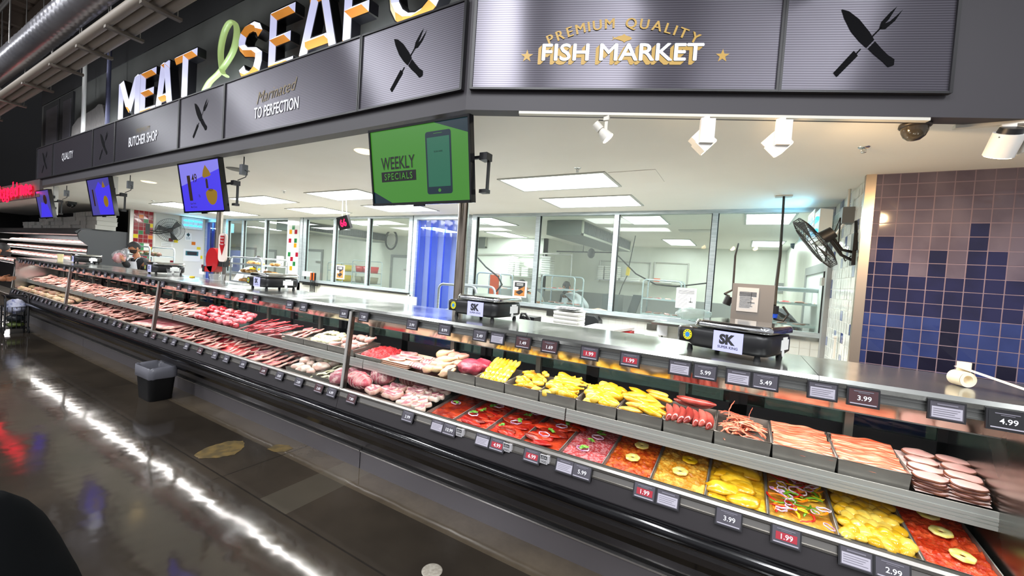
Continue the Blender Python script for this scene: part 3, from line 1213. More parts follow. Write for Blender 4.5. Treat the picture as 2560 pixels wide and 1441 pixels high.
def tray_bed(i, m, amp, f1, f2, label, name, h=-.008, kind='stuff', nx=44, ny=96):
    a, b = inx(i, .006)
    return bed(name, a, b, TY0 + .006, TY1 - .006, LO_, h, m, label, 'meat', amp, f1, f2, kind, nx, ny, seed=i * 3.7)


fil = [lump((.05, .022, .0075), s, .45, [m_redm if s != 2 else m_redd]) for s in (1, 2, 3)]
fild = [lump((.05, .03, .008), s, .3, [m_redd]) for s in (1, 2, 3)]
tray_bed(0, m_redd, .006, 22, 60, 'flat sheet of brown red marinated beef in the leftmost marinade tray', 'marinated_beef')
tray_bed(1, m_redm, .008, 20, 60, 'bright red fajita beef under three onion rings in a tray', 'fajita_beef')
tray_bed(2, m_redm, .008, 26, 70, 'red beef strips in the tray between the fajita beef and the fillets', 'marinated_beef')
tray_bed(3, m_redd, .006, 20, 60, 'dark red marinade under the long red fillets', 'marinade')
for i, nm_, lb in ((1, 'beef_strip', 'bright red strip of fajita beef in the second marinade tray'), (2, 'beef_strip', 'red marinated beef strip in the third marinade tray'), (3, 'pork_fillet', 'long red marinated fillet in the fourth marinade tray')):
    a, b = inx(i, .05)
    sp = []
    n = 14 if i < 3 else 11
    for k in range(n):
        sp.append((rg.uniform(a, b), 2.07 + k * .036, -.012))
    scatter(nm_, fil, sp, LO_, lb, 'meat', lb.split(' in ')[1] + ' pieces', TL, 1.25 if i < 3 else 1.6, rg, rot=.1 if i < 3 else -.15)
m_mince = meat('pink mince', 'b83a3c', 'd9888a', 70, lo=.45, hi=.6, bump=.9, bs=140)
tray_bed(4, m_mince, .004, 60, 170, 'smooth bed of pink minced meat with two onion rings on it', 'minced_meat', nx=60, ny=130)
m_past = meat('al pastor pork', 'a8350f', 'd0651e', 30, lo=.4, hi=.62, rough=.22, bump=.8, bs=70)
m_goldb = meat('golden chicken bits', 'c77a16', 'e3b04c', 30, lo=.4, hi=.65, rough=.22, bump=.8, bs=70)
m_past2 = meat('red pork bits', 'b52d12', 'd8542c', 26, lo=.4, hi=.62, rough=.22, bump=.7, bs=60)
tray_bed(5, m_past, .009, 55, 120, 'orange brown marinated pork bits with two pineapple rings', 'marinated_pork', nx=64, ny=140)
tray_bed(6, m_goldb, .009, 55, 120, 'golden chicken bits under one bright and one pale pineapple ring', 'marinated_chicken', nx=64, ny=140)
tray_bed(10, m_past2, .011, 48, 110, 'red marinated pork bits with three pineapple rings in the nearest tray', 'marinated_pork', nx=64, ny=140)
tray_bed(7, m_yel, .010, 12, 40, 'glossy yellow chicken marinade under the large fillets', 'marinade')
tray_bed(8, m_org, .008, 16, 50, 'yellow chicken bits under the peppers and onion rings', 'marinated_chicken', -.016)
tray_bed(9, m_yel, .004, 16, 50, 'yellow marinade under the chicken breasts', 'marinade', -.016)
big = [lump((.062, .042, .016), s, .35, [m_yel]) for s in (4, 5, 6)]
a, b = inx(7, .06)
scatter('chicken_fillet', big, [(rg.uniform(a, b), 2.08 + .05 * k, -.012) for k in range(11)], LO_, 'large yellow marinated chicken fillet in the plain yellow tray', 'chicken', 'large yellow fillets', TL, 1.15, rg, rot=.1)
brst = [lump((.036, .028, .017), s, .22, [m_yel2]) for s in (1, 2, 3, 4)]
a, b = inx(9, .036)
sp = []
for r_ in range(13):
    for c in range(5):
        sp.append((a + (b - a) * (c + .5 * (r_ % 2) - .1) / 4.2 + rg.uniform(-.005, .005), 2.065 + r_ * .043, -.016))
scatter('chicken_breast', brst, sp, LO_, 'glossy rounded yellow chicken piece in the tray beside the nearest red pork', 'chicken', 'yellow chicken breasts in rows', TL, 1.0, rg, rot=1.4)
# peppers and onions
pst = [[strip_mesh(.075, .0055, s, m, .5 + .3 * s) for s in (0, 1)] for m in m_pep]
a, b = inx(8, .03)
pc = ['red', 'green', 'yellow', 'orange']
for k in range(72):
    q = k % 4
    put('pepper_strip', pst[q][(k // 4) % 2], LO_(rg.uniform(a, b), rg.uniform(2.06, 2.52), rg.uniform(-.004, .008)), (TL + rg.uniform(-.2, .2), rg.uniform(-.25, .25), rg.uniform(-PI, PI)), rg.uniform(.8, 1.15),
        pc[q] + ' bell pepper strip strewn over the fajita chicken', 'pepper strip', pc[q] + ' pepper strips')
oring = [ring_mesh(.026, .02, .0022, [m_onion]), ring_mesh(.02, .017, .002, [m_onion]), ring_mesh(.03, .019, .0024, [m_onion])]
for k in range(24):
    put('onion_ring', oring[k % 3], LO_(rg.uniform(a, b), 2.06 + k * .0195, rg.uniform(.006, .013)), (TL + rg.uniform(-.3, .3), rg.uniform(-.3, .3), rg.uniform(-PI, PI)), rg.uniform(.8, 1.2),
        'pale purple edged onion ring among the pepper strips', 'onion ring', 'onion rings on the fajita chicken')
cil = [cilantro_mesh(s) for s in (1, 2, 3)]
garn = [(0, .35, .42, 'o'), (0, .42, .40, 'c'), (0, .55, .8, 'c'), (1, .3, .2, 'o'), (1, .42, .36, 'c'), (1, .5, .55, 'c'), (1, .6, .62, 'o'), (1, .75, .85, 'o'), (1, .3, .22, 'c'), (2, .5, .3, 'o'), (2, .56, .34, 'c'), (2, .3, .1, 'c'),
        (2, .6, .55, 'c'), (2, .7, .7, 'o'), (2, .78, .9, 'c'), (3, .4, .2, 'o'), (3, .5, .3, 'c'), (3, .6, .52, 'o'), (3, .7, .6, 'c'), (3, .7, .75, 'o'), (4, .42, .16, 'o'), (4, .45, .16, 'c'), (4, .5, .36, 'c'), (4, .55, .52, 'o'), (4, .58, .58, 'c'), (4, .55, .68, 'c')]
for i, u, t, k in garn:
    x, y = XE[i] + u * (XE[i + 1] - XE[i]), TY0 + .02 + t * .46
    if k == 'o':
        put('onion_ring', oring[2], LO_(x, y, .013 if i in (1, 2, 3) else .004), (TL, 0, rg.uniform(-.5, .5)), 1.15, 'thin onion ring laid as garnish on the ' + names[i], 'onion ring', 'garnish rings on ' + names[i])
    else:
        put('cilantro_sprig', cil[(i + int(t * 9)) % 3], LO_(x, y, .015 if i in (1, 2, 3) else .006), (TL, 0, rg.uniform(-3, 3)), 1.35, 'small green cilantro sprig on the ' + names[i], 'herb', 'cilantro on ' + names[i])
pm, pm2 = pine_mesh(m_pine), pine_mesh(m_pine2)
for i, u, t, m_, lb in ((5, .56, .60, pm, 'back pineapple ring on the orange brown pork tray'), (5, .5, .27, pm, 'front pineapple ring on the orange brown pork tray'),
                        (6, .6, .56, pm2, 'bright yellow glazed pineapple ring on the golden chicken bits'), (6, .48, .26, pm, 'pale pineapple ring on the golden chicken bits'),
                        (10, .5, .72, pm, 'pineapple ring half under the shelf edge on the nearest red tray'), (10, .52, .47, pm, 'middle pineapple ring on the nearest red tray'), (10, .6, .18, pm, 'front pineapple ring on the nearest red tray')):
    put('pineapple_ring', m_, LO_(XE[i] + u * (XE[i + 1] - XE[i]), TY0 + .02 + t * .46, .004), (TL, 0, rg.uniform(-1, 1)), 1.0 if i < 10 else .95, lb, 'pineapple ring')

# ---------------------------------------------------------------- upper shelf pans
XU = [-1.743, -1.503, -1.273, -1.026, -.787, -.548, -.306, -.067, .175, .415, .654]
un = ['a dark red beef roast', 'long yellow chicken tenders', 'yellow chicken wings', 'yellow chicken drumsticks', 'rolled yellow chicken thighs', 'orange marinated chicken', 'dark red sausages', 'red pork strips', 'flat peppered bacon', 'peppered bacon beside the sliced loin']
for i in range(10):
    pan(XU[i], XU[i + 1], 2.215, 2.505, UP_, .064, 'deep steel pan on the upper shelf holding ' + un[i], 'deep pans on the upper shelf', .07)


def cx(i, u):
    return XU[i] + (XU[i + 1] - XU[i]) * u


roast = MB()
roast.ball(UP_(cx(0, .45), 2.36, .075), (.11, .10, .052), 22, 14, .25, 2.2, 3)
roast.ball(UP_(cx(0, .72), 2.40, .082), (.085, .075, .045), 20, 12, .2, 2.0, 9)
solo('beef_roast', roast, meat('purple red roast', '8e2a3c', 'bb5a6a', 7, (1, 3, 1), .45, .7), 'dark purple red beef roast heaped in the leftmost deep pan', 'meat')
ten = [lump((.0155, .042, .013), s, .14, [m_yel2]) for s in (1, 2, 3)]
for r_ in range(4):
    for c in range(7):
        put('chicken_tender', ten[(r_ + c) % 3], UP_(cx(1, .12 + c * .127), 2.272 + r_ * .052, .05 + r_ * .022), (TU + .45, rg.uniform(-.1, .1), rg.uniform(-.2, .2)), 1.0, 'plump yellow chicken tender heaped in the pan beside the roast', 'chicken', 'yellow tenders')
wing = [lump((.042, .022, .018), s, .3, [m_org if s == 2 else m_yel2]) for s in (1, 2, 3)]
drm = drum_mesh(m_yel2)
thg = [lump((.036, .028, .022), s, .15, [m_yel2 if s != 2 else m_yel]) for s in (1, 2, 3)]


def heap(i, n, meshes, name, label, group, h0, rise, sc=1., rot=None):
    for k in range(n):
        u, t = ((k * .618 + .13) % 1), (k + .5) / n
        put(name, meshes[k % len(meshes)], UP_(cx(i, .17 + .66 * u), 2.25 + t * .215, h0 + rise * t + .008 * ((k * 7) % 3)), (TU + rg.uniform(-.3, .3), rg.uniform(-.3, .3), (rg.uniform(-PI, PI) if rot is None else rot + rg.uniform(-.35, .35))), sc * rg.uniform(.92, 1.08), label, 'chicken' if 'icken' in name else 'meat', group)


heap(2, 36, wing, 'chicken_wing', 'yellow chicken wing in the third deep pan from the roast', 'yellow wings', .032, .03, .85)
heap(3, 27, [drm], 'chicken_drumstick', 'yellow chicken drumstick in the pan right of the wings', 'yellow drumsticks', .03, .035, .92, .5)
heap(4, 26, thg, 'chicken_thigh', 'rounded yellow chicken thigh in the pan right of the drumsticks', 'rolled thighs', .03, .03, 1.15, .3)
lng = [lump((.08, .024, .018), s, .25, [m_org if s % 2 else m_yel]) for s in (1, 2, 3)]
heap(5, 15, lng, 'chicken_fillet', 'long orange marinated chicken piece in the pan left of the sausages', 'orange chicken', .04, .04, .95, -.15)
s1, s2 = sausage_mesh(.125, .0185, .45), sausage_mesh(.2, .0195, .3)
for k in range(7):
    put('sausage', s1, UP_(cx(6, .1 + k * .133), 2.275, .066 + .007 * (k % 2)), (.1, -.38, PI / 2 + rg.uniform(-.12, .12) + .05), 1.05, 'shiny dark red sausage lying front to back in the sausage pan', 'sausage', 'row of dark red sausages')
for k in range(4):
    put('sausage', s1, UP_(cx(6, .2 + k * .2), 2.30, .045), (.1, 0, 1.4), 1.0, 'dark red sausage in the bottom layer of the sausage pan', 'sausage', 'lower sausages')
put('sausage', s2, UP_(cx(6, .56), 2.39, .108), (.15, 0, -.12), 1.0, 'long dark red sausage laid crosswise behind the others', 'sausage')
put('sausage', s2, UP_(cx(6, .5), 2.43, .08), (.15, 0, .05), 1.0, 'second crosswise sausage at the back of the sausage pan', 'sausage')
pk = [strip_mesh(.11, .0055, s, m_shred if s % 2 else m_bacon, .6, .35) for s in (0, 1, 2, 3)]
for k in range(90):
    put('pork_strip', pk[k % 4], UP_(cx(7, .25 + .5 * ((k * .618) % 1)), 2.25 + .21 * ((k * .37) % 1), .03 + .0005 * k), (TU + rg.uniform(-.25, .25), rg.uniform(-.25, .25), rg.uniform(-.9, .9) + (PI / 2 if k % 5 == 0 else 0)), rg.uniform(.85, 1.15), 'thin red pork strip tangled in the pan right of the sausages', 'meat', 'red pork strips')
put('pork_strip', pk[1], UP_(cx(7, .3), 2.38, .125), (0, -1.35, .3), .9, 'pork strip standing upright out of the strips pan', 'meat')
put('pork_strip', pk[1], UP_(cx(7, .66), 2.44, .10), (0, -1.4, .1), .7, 'short upright pork strip at the back of the strips pan', 'meat')
bc = [bacon_mesh(.222, .034, s) for s in range(4)]
for i, lb in ((8, 'flat peppered bacon slice in the first bacon pan'), (9, 'flat peppered bacon slice in the pan beside the sliced loin')):
    for k in range(15):
        put('bacon_slice', bc[k % 4], UP_(cx(i, .5) + rg.uniform(-.004, .004), 2.238 + k * .0172, .042 + .0016 * k), (TU + .25, 0, rg.uniform(-.04, .04)), 1.0, lb, 'bacon', 'bacon in the %s pan' % ('first' if i == 8 else 'second'))
# sliced smoked loin on paper at the end of the shelf
ham = [slab(.115, .075, .012, s, .08, mats=[m_ham, m_crust], ring=.94, n=26, sq=2.1) for s in (1, 2, 3)]
for k in range(5):
    mb = MB()
    z = .006 + k * .011
    jx = rg.uniform(-.004, .004)
    P = [UP_(.662 + jx, 2.215 + .006 * k, z), UP_(.875 + jx, 2.215 + .004 * k, z), UP_(.87 + jx, 2.5, z), UP_(.665, 2.5, z)]
    mb.add(P + [p + V((0, 0, .0015)) for p in P], [(0, 3, 2, 1), (4, 5, 6, 7), (0, 1, 5, 4), (1, 2, 6, 5), (2, 3, 7, 6), (3, 0, 4, 7)])
    solo('paper_sheet', mb, mat('pink butcher paper', 'e3c4bd', .6), 'pink paper sheet between layers of sliced loin', 'paper', 'papers under the sliced loin')
    for r_ in range(4):
        for c in range(2):
            if k < 4 and r_ > 1:
                continue
            put('loin_slice', ham[(r_ + c + k) % 3], UP_(.712 + c * .112 + .006 * r_ + jx, 2.25 + r_ * .067, z + .002 + .005 * r_), (TU + .06, .02, rg.uniform(-.25, .25)), .98, 'pale smoked loin slice with a dark brown crust' + (' on the top layer' if k == 4 else ' in the stack under the top layer'), 'meat', 'loin slices, ' + ('top' if k == 4 else 'lower'))

# ---------------------------------------------------------------- fresh meat further along the case
stk = {}
for key, mm in (('pork', m_pork), ('pale', m_pork2), ('beef', m_beef), ('dark', m_beefd), ('lamb', m_lamb)):
    stk[key] = [slab(.15, .11, .016, s, .3, .5, mats=[mm, m_fat]) for s in (1, 2, 3)]
chk = [lump((.06, .035, .025), s, .35, [m_chk]) for s in (1, 2, 3)]
chunk = [lump((.03, .024, .02), s, .4, [m_beef if s < 3 else m_pork]) for s in (1, 2, 3)]


def row(name, meshes, x0, x1, dx, ys, zf, h0, rise, label, cat, group, tilt, sc=1., rot=.2, lean=.25):
    x = x0
    while x < x1:
        for q, y in enumerate(ys):
            put(name, meshes[rg.randrange(len(meshes))], zf(x + rg.uniform(-.02, .02), y + rg.uniform(-.015, .015), h0 + rise * q + rg.uniform(0, .008)),
                (tilt + rg.uniform(-.12, .18), -lean + rg.uniform(-.12, .12), rot + rg.uniform(-.5, .5)), sc * rg.uniform(.85, 1.15), label, cat, group)
        x += dx


YL = (2.09, 2.22, 2.37)
row('chicken_piece', chk, -12.45, -9.36, .125, YL, LO_, -.03, .012, 'cream coloured chicken piece on the lower deck of the farthest case', 'chicken', 'chicken on the far lower deck', TL, 1.3)
row('pork_slice', stk['pale'] + stk['pork'], -9.2, -6.95, .115, YL, LO_, -.03, .012, 'pink pork slice on the lower deck between the two far glass posts', 'meat', 'pork slices on the lower deck', TL, 1.2)
lo_ = [slab(.42, .30, .03, s, .12, .1, mats=[m_pork, m_fat], sq=3.5) for s in (1, 2)]
for k in range(4):
    put('pork_belly', lo_[k % 2], LO_(-6.75 + .24 * k, 2.25, -.035 + .012 * k), (TL, -.06, .05), (1, 1.25, 1), 'large flat pink pork belly slab beside the second glass post', 'meat', 'flat pork slabs')
row('beef_steak', stk['beef'] + stk['pork'], -5.85, -4.95, .105, YL, LO_, -.03, .012, 'bright red beef steak on the lower deck right of the second glass post', 'meat', 'bright steaks', TL, 1.2)
row('beef_steak', stk['dark'] + stk['beef'][:1], -4.92, -4.1, .105, YL, LO_, -.03, .012, 'dark red beef steak on the lower deck above the waste bin', 'meat', 'dark steaks', TL, 1.2)
row('pork_chop', stk['pork'] + stk['lamb'], -4.05, -3.45, .105, YL, LO_, -.03, .012, 'pink pork chop with white fat left of the white pig feet', 'meat', 'pork chops', TL, 1.2)
bed('ground_beef', -4.75, -4.15, 2.1, 2.3, lambda x, y, h: LO_(x, y, h + .035 * max(0, 1 - ((x + 4.45) / .3) ** 2) * max(0, 1 - ((y - 2.2) / .1) ** 2)), -.02, meat('bright red mince', 'c3202a', 'd9514f', 60, bump=.8, bs=90), 'low bright red heap of ground beef among the dark steaks', 'meat', .008, 40, 90, nx=60, ny=24)
row('pork_slice', stk['pale'], -12.45, -9.9, .14, (2.27, 2.36, 2.44), UP_, 0, .022, 'pale pork slice heaped on the upper shelf at the far end', 'meat', 'pale slices on the upper shelf', TU, 1.15)
row('pork_slice', stk['pale'] + stk['pork'], -9.8, -5.65, .118, (2.26, 2.34, 2.43), UP_, 0, .024, 'pink pork slice heaped on the upper shelf between the far glass posts', 'meat', 'pink slices on the upper shelf', TU, 1.1)
row('beef_cube', chunk, -5.6, -4.55, .062, (2.25, 2.31, 2.37, 2.43), UP_, 0, .024, 'bright red beef cube in the heap on the upper shelf above the waste bin', 'meat', 'beef cubes', TU, 1.25)
row('beef_strip', [strip_mesh(.2, .014, s, m_beef if s else m_pork, .25, .5) for s in (0, 1, 2)], -4.5, -3.85, .075, (2.26, 2.36, 2.45), UP_, .0, .022, 'pink red beef strip left of the three small pans', 'meat', 'beef strips', TU, 1.1, rot=.1)
# three shallow pans, ground beef pan, paper, ribs, chicken legs
for (a, b), lb in zip(((-3.74, -3.40), (-3.40, -3.06), (-3.06, -2.72), (-2.70, -2.40)), ('pink sliced pork', 'cream tripe', 'pale pig feet', 'bright red ground beef')):
    pan(a, b, 2.215, 2.50, UP_, .055 if a < -2.8 else .03, 'steel pan by the third glass post holding ' + lb, 'pans by the third glass post', .055 if a < -2.8 else .03)
row('pork_slice', stk['pork'], -3.68, -3.45, .08, (2.28, 2.36, 2.44), UP_, .03, .014, 'pink pork slice in the first small pan', 'meat', 'slices in the first small pan', TU, .8)
trp = [lump((.05, .035, .02), s, .45, [m_tripe], 2.4) for s in (1, 2, 3)]
row('tripe_piece', trp, -3.35, -3.1, .06, (2.27, 2.35, 2.43), UP_, .03, .014, 'folded cream tripe piece in the middle small pan', 'meat', 'tripe in the small pan', TU, .95)
ft = [drum_mesh(meat('pig foot skin', 'e5bfb0', 'd99a92', 8), .13, .028)]
row('pig_foot', ft, -3.0, -2.78, .07, (2.28, 2.38, 2.46), UP_, .025, .016, 'pale pink pig foot in the small pan at the third glass post', 'meat', 'pig feet in the small pan', TU, .95)
m_min2 = meat('fresh ground beef', 'b51c24', 'd6474a', 60, bump=.9, bs=90)
bed('ground_beef', -2.68, -2.42, 2.24, 2.49, lambda x, y, h: UP_(x, y, h + .05 * max(0, 1 - ((x + 2.55) / .14) ** 4) * max(0, 1 - ((y - 2.37) / .14) ** 4)), .012, m_min2, 'bright red ground beef mound right of the third glass post', 'meat', .012, 60, 120, nx=40, ny=40)
mb = MB()
for k in range(3):
    P = [UP_(-2.40, 2.215, .004 + k * .014), UP_(-2.12, 2.215, .004 + k * .014), UP_(-2.10, 2.49, .006 + k * .014), UP_(-2.38, 2.49, .006 + k * .014)]
    mb.add(P + [p + V((0, 0, .002)) for p in P], [(0, 3, 2, 1), (4, 5, 6, 7), (0, 1, 5, 4), (1, 2, 6, 5), (2, 3, 7, 6), (3, 0, 4, 7)])
solo('butcher_paper', mb, m_parch, 'peach butcher paper sheets under the ribeye steaks', 'paper')
for k, (x, y) in enumerate(((-2.29, 2.29), (-2.18, 2.36), (-2.30, 2.42), (-2.26, 2.33))):
    put('ribeye_steak', stk['lamb'][k % 3], UP_(x, y, .036 if k < 3 else .012), (TU, 0, rg.uniform(-.5, .5)), 1.0, 'round marbled ribeye steak on peach paper', 'meat', 'ribeyes on paper')


def rib_rack(x, y, rz, label):
    t = thing('rib_rack', label, 'meat', UP_(x, y, .006), 'racks of ribs')
    t.rotation_euler = (TU, 0, rz)
    part('meat_slab', MB().ball((0, 0, .022), (.13, .05, .022), 20, 10, .15, 2, x * 3), m_lamb, t, local=True)
    bn = MB()
    for k in range(8):
        xx = -.1 + k * .029
        bn.cyl((xx, -.05, .026), (xx, -.02, .040), .0075, n=8)
    part('rib_bones', bn, m_bone, t, 'row of pale rib bone ends', local=True)


rib_rack(-2.03, 2.27, -.1, 'pale fatty rib rack lying flat in front of the other two')
rib_rack(-2.03, 2.38, -.08, 'middle rib rack with a row of dark rib ends')
rib_rack(-1.98, 2.46, -.1, 'rear rib rack against the back of the shelf')
row('chicken_quarter', [drum_mesh(m_chk, .15, .034)] + chk[:1], -1.93, -1.78, .07, (2.25, 2.32, 2.39, 2.46), UP_, .008, .018, 'cream raw chicken leg between the rib racks and the roast pan', 'chicken', 'raw chicken legs', TU, .95, rot=.6)
# lower deck right of the third post
for (a, b), lb in zip(((-3.36, -3.0), (-2.99, -2.72)), ('white pig feet and tongue', 'shredded cream tripe')):
    pan(a, b, 2.04, 2.5, LO_, .02, 'steel pan on the lower deck holding ' + lb, 'pans of tripe and feet', .04)
wh = [lump((.06, .036, .03), s, .35, [m_bone if s != 2 else m_tripe]) for s in (1, 2, 3)]
row('pig_foot', wh, -3.3, -3.04, .085, (2.1, 2.2, 2.3, 2.4), LO_, -.01, .01, 'chunky white pig foot piece in the pan left of the third glass post', 'meat', 'white pig feet', TL, 1.0)
row('tripe_piece', [strip_mesh(.12, .012, s, m_tripe, .7, .5) for s in (1, 2, 3)], -2.94, -2.74, .05, (2.08, 2.16, 2.24, 2.32, 2.4), LO_, -.005, .01, 'cream shredded tripe strip by the third glass post', 'meat', 'tripe strips', TL, 1.0)
m_net = mat('butcher netting', 'e8d8cf', .7)


def roast_net(x, y, h, r, rz, label, m):
    t = thing('netted_roast', label, 'meat', LO_(x, y, h), 'netted roasts')
    t.rotation_euler = (TL, 0, rz)
    part('meat_body', MB().ball((0, 0, r[2]), r, 22, 12, .18, 2, x * 7), m, t, local=True)
    nt_ = MB()
    for k in range(7):
        q = -.75 + k * .25
        s_ = math.sqrt(max(.05, 1 - q * q)) * 1.02
        nt_.tube([(q * r[0], cos(a_) * r[1] * s_, r[2] + sin(a_) * r[2] * s_) for a_ in [2 * PI * i / 18 for i in range(18)]], .0016, 4, closed=True)
    part('netting', nt_, m_net, t, 'white elastic netting', local=True)


roast_net(-2.52, 2.13, -.02, (.14, .075, .06), -.2, 'pink boneless roast in white netting lying in front', m_pork)
roast_net(-2.42, 2.27, -.02, (.10, .085, .075), .8, 'marbled netted roast standing behind the pink one', m_lamb)
roast_net(-2.2, 2.38, -.02, (.12, .09, .07), .3, 'dark netted roast under the upper shelf', mat('dark lamb', '6b3b3d', .35, col2='96605f', scale=12))
shank = drum_mesh(m_lamb, .24, .055)
for k, (x, y, rz) in enumerate(((-2.68, 2.12, .9), (-2.66, 2.28, .6), (-2.58, 2.4, .2), (-2.74, 2.2, 1.2))):
    put('lamb_shank', shank, LO_(x, y, -.02), (TL, 0, rz), 1., 'whole lamb shank heaped beside the third glass post', 'meat', 'lamb shanks')
for k, (x, y) in enumerate(((-2.30, 2.08), (-2.12, 2.10), (-2.18, 2.2), (-2.02, 2.22), (-2.2, 2.14), (-2.05, 2.32))):
    put('loin_chop', stk['lamb'][k % 3], LO_(x, y, .0), (TL + .05, 0, rg.uniform(-.4, .4)), (1, 1, 2.2), 'thick pale lamb loin chop left of the oxtail pieces', 'meat', 'thick lamb chops')
mb = MB()
P = [LO_(-2.35, 2.1, -.012), LO_(-2.0, 2.08, -.012), LO_(-1.98, 2.45, -.012), LO_(-2.3, 2.45, -.012)]
mb.add(P + [p + V((0, 0, .002)) for p in P], [(0, 3, 2, 1), (4, 5, 6, 7), (0, 1, 5, 4), (1, 2, 6, 5), (2, 3, 7, 6), (3, 0, 4, 7)])
solo('butcher_paper', mb, m_parch, 'peach butcher paper under the thick lamb chops', 'paper')
ox = [slab(.07, .06, .032, s, .3, mats=[m_lamb, m_bone], n=14) for s in (1, 2, 3)]
row('oxtail_piece', ox, -2.0, -1.78, .06, (2.07, 2.13, 2.19, 2.26, 2.33, 2.41), LO_, -.02, .006, 'knuckly pink oxtail piece left of the first marinade tray', 'meat', 'oxtail pieces', TL, 1.1)

# ---------------------------------------------------------------- ceiling lights and fittings
m_rim = mat('light frame', 'b9bab4', .5)


def ceiling_light(x, y, sx, sy, label, group, power):
    t = thing('ceiling_light', label, 'ceiling light', (x, y, ZC - .02), group)
    f = MB()
    for a, b, c, d in ((x - sx / 2 - .03, x + sx / 2 + .03, y - sy / 2 - .03, y - sy / 2), (x - sx / 2 - .03, x + sx / 2 + .03, y + sy / 2, y + sy / 2 + .03),
                       (x - sx / 2 - .03, x - sx / 2, y - sy / 2, y + sy / 2), (x + sx / 2, x + sx / 2 + .03, y - sy / 2, y + sy / 2)):
        f.bx(a, b, c, d, ZC - .012, ZC)
    part('frame', f, m_rim, t)
    part('diffuser', MB().bx(x - sx / 2, x + sx / 2, y - sy / 2, y + sy / 2, ZC - .008, ZC - .002), m_panel, t, 'glowing white diffuser')
    area('panel_lamp', (x, y, ZC - .016), sx, sy, power, (1, .995, .96))


for x, nm_ in ((-1.92, 'near the angled fascia'), (-5.62, 'behind the green screen'), (-8.05, 'right of the second screen'), (-11.65, 'left of the second screen')):
    ceiling_light(x, 4.28, 1.22, .6, 'bright rectangular ceiling light in the front row, ' + nm_, 'counter ceiling lights', 33)
    ceiling_light(x, 5.44, 1.22, .68, 'bright rectangular ceiling light in the rear row, ' + nm_, 'counter ceiling lights', 33)
for x, y, sx, sy in ((-4.7, 7.2, .62, 1.05), (-5.75, 9.6, .62, 1.25), (-1.52, 7.15, .6, .9), (-1.44, 10.85, .6, 1.4), (.27, 7.15, .58, 1.0), (.42, 10.85, .58, 1.25), (-9.0, 7.2, .62, 1.0), (-12.5, 7.2, .62, 1.0), (-7.3, 8.6, .62, 1.2), (-11.5, 9.2, .62, 1.2), (-15.5, 8.4, .62, 1.2), (-19.5, 8.4, .62, 1.2)):  # the last ones, far left, are added to brighten that end
    ceiling_light(x, y, sx, sy, 'bright ceiling light behind the windows inside the prep room', 'prep room ceiling lights', 17 if x > -10 else 22)


def downlight(p, label):
    solo('recessed_downlight', MB().lathe([(.0, -.004), (.07, -.004), (.085, -.008), (.095, -.003), (.1, 0)], p, 20), glow('warm downlight', 'ffdf9a', 1.6), label, 'downlight')


downlight(aZ(372, 455, ZC), 'warm recessed downlight between the second and third screens')
downlight(aZ(912, 379, ZC), 'warm recessed downlight peeking out left of the green screen')
p = aZ(595, 424, ZC)
solo('ceiling_speaker', MB().lathe([(0, -.01), (.09, -.012), (.11, -.01), (.13, 0)], p, 22), mat('speaker grille', '6d6c68', .6), 'round flush ceiling speaker right of the second screen', 'speaker')
for (px, py), lb in (((1444, 420), 'sprinkler head above the front ceiling light near the fascia corner'), ((2160, 368), 'sprinkler head between the track lights and the blue tiled wall'), ((710, 477), 'sprinkler head above the second ceiling light from the far end'), ((382, 502), 'sprinkler head by the farthest ceiling light')):
    p = aZ(px, py, ZC)
    t = thing('fire_sprinkler', lb, 'sprinkler', p)
    part('escutcheon', MB().lathe([(0, -.006), (.03, -.006), (.036, 0)], p, 16), m_chrome, t)
    part('nozzle', MB().cyl(p, p + V((0, 0, -.03)), .007, n=8).tube([p + V((-.012, 0, -.012)), p + V((-.012, 0, -.035)), p + V((.012, 0, -.035)), p + V((.012, 0, -.012))], .003, 5).lathe([(0, -.04), (.016, -.04), (.016, -.037), (0, -.037)], p, 12), m_chrome, t)
p = aZ(1580, 436, ZC)
solo('access_hatch', MB().bx(-1.26, -.80, 4.0, 4.5, ZC - .006, ZC), mat('hatch white', 'e6e3db', .7), 'flush square access hatch right of the front ceiling light', 'hatch')
# dome cameras
p = aZ(2288, 310, ZC)
t = thing('dome_camera', 'bronze dome security camera under the angled fascia by the track light', 'camera', p)
part('mount', MB().lathe([(0, 0), (.075, 0), (.078, -.018), (.07, -.026), (0, -.026)], p, 24), mat('bronze mount', '3b3632', .4, .5), t)
part('dome', MB().lathe([(.066, -.026), (.064, -.05), (.052, -.078), (.03, -.098), (0, -.105)], p, 24), mat('smoked dome', '4a4338', .12, .4), t)
p = aZ(178, 505, ZC)
t = thing('dome_camera', 'dark dome camera on the ceiling between the two farthest screens', 'camera', p)
part('mount', MB().bx(p.x - .1, p.x + .1, p.y - .08, p.y + .08, ZC - .06, ZC), m_black, t)
part('dome', MB().ball(p + V((0, 0, -.07)), .08), m_gloss, t)
# track lighting
m_track = mat('track white', 'd3cfc4', .45)
m_spot = mat('spotlight white', 'd9d7d2', .4)
m_bulb = glow('warm lamp face', 'ffe6b0', 14.)


def track(a, b, label):
    d = (b - a).normalized()
    n = V((-d.y, d.x, 0))
    mb = MB()
    P = [a - n * .018, b - n * .018, b + n * .018, a + n * .018]
    mb.prism([(q.x, q.y) for q in P], 'z', ZC - .022, ZC)
    solo('light_track', mb, m_track, label, 'light track')


ta, tb = aZ(1298, 282, ZC - .01), aZ(2320, 299, ZC - .01)
ta.z = tb.z = 0
track(ta, tb, 'long white light track along the angled fascia')
t2a, t2b = aZ(2385, 318, ZC - .01), V((2.6, 3.56, 0))
t2a.z = 0
track(t2a, t2b, 'short white light track near the blue tiled wall')


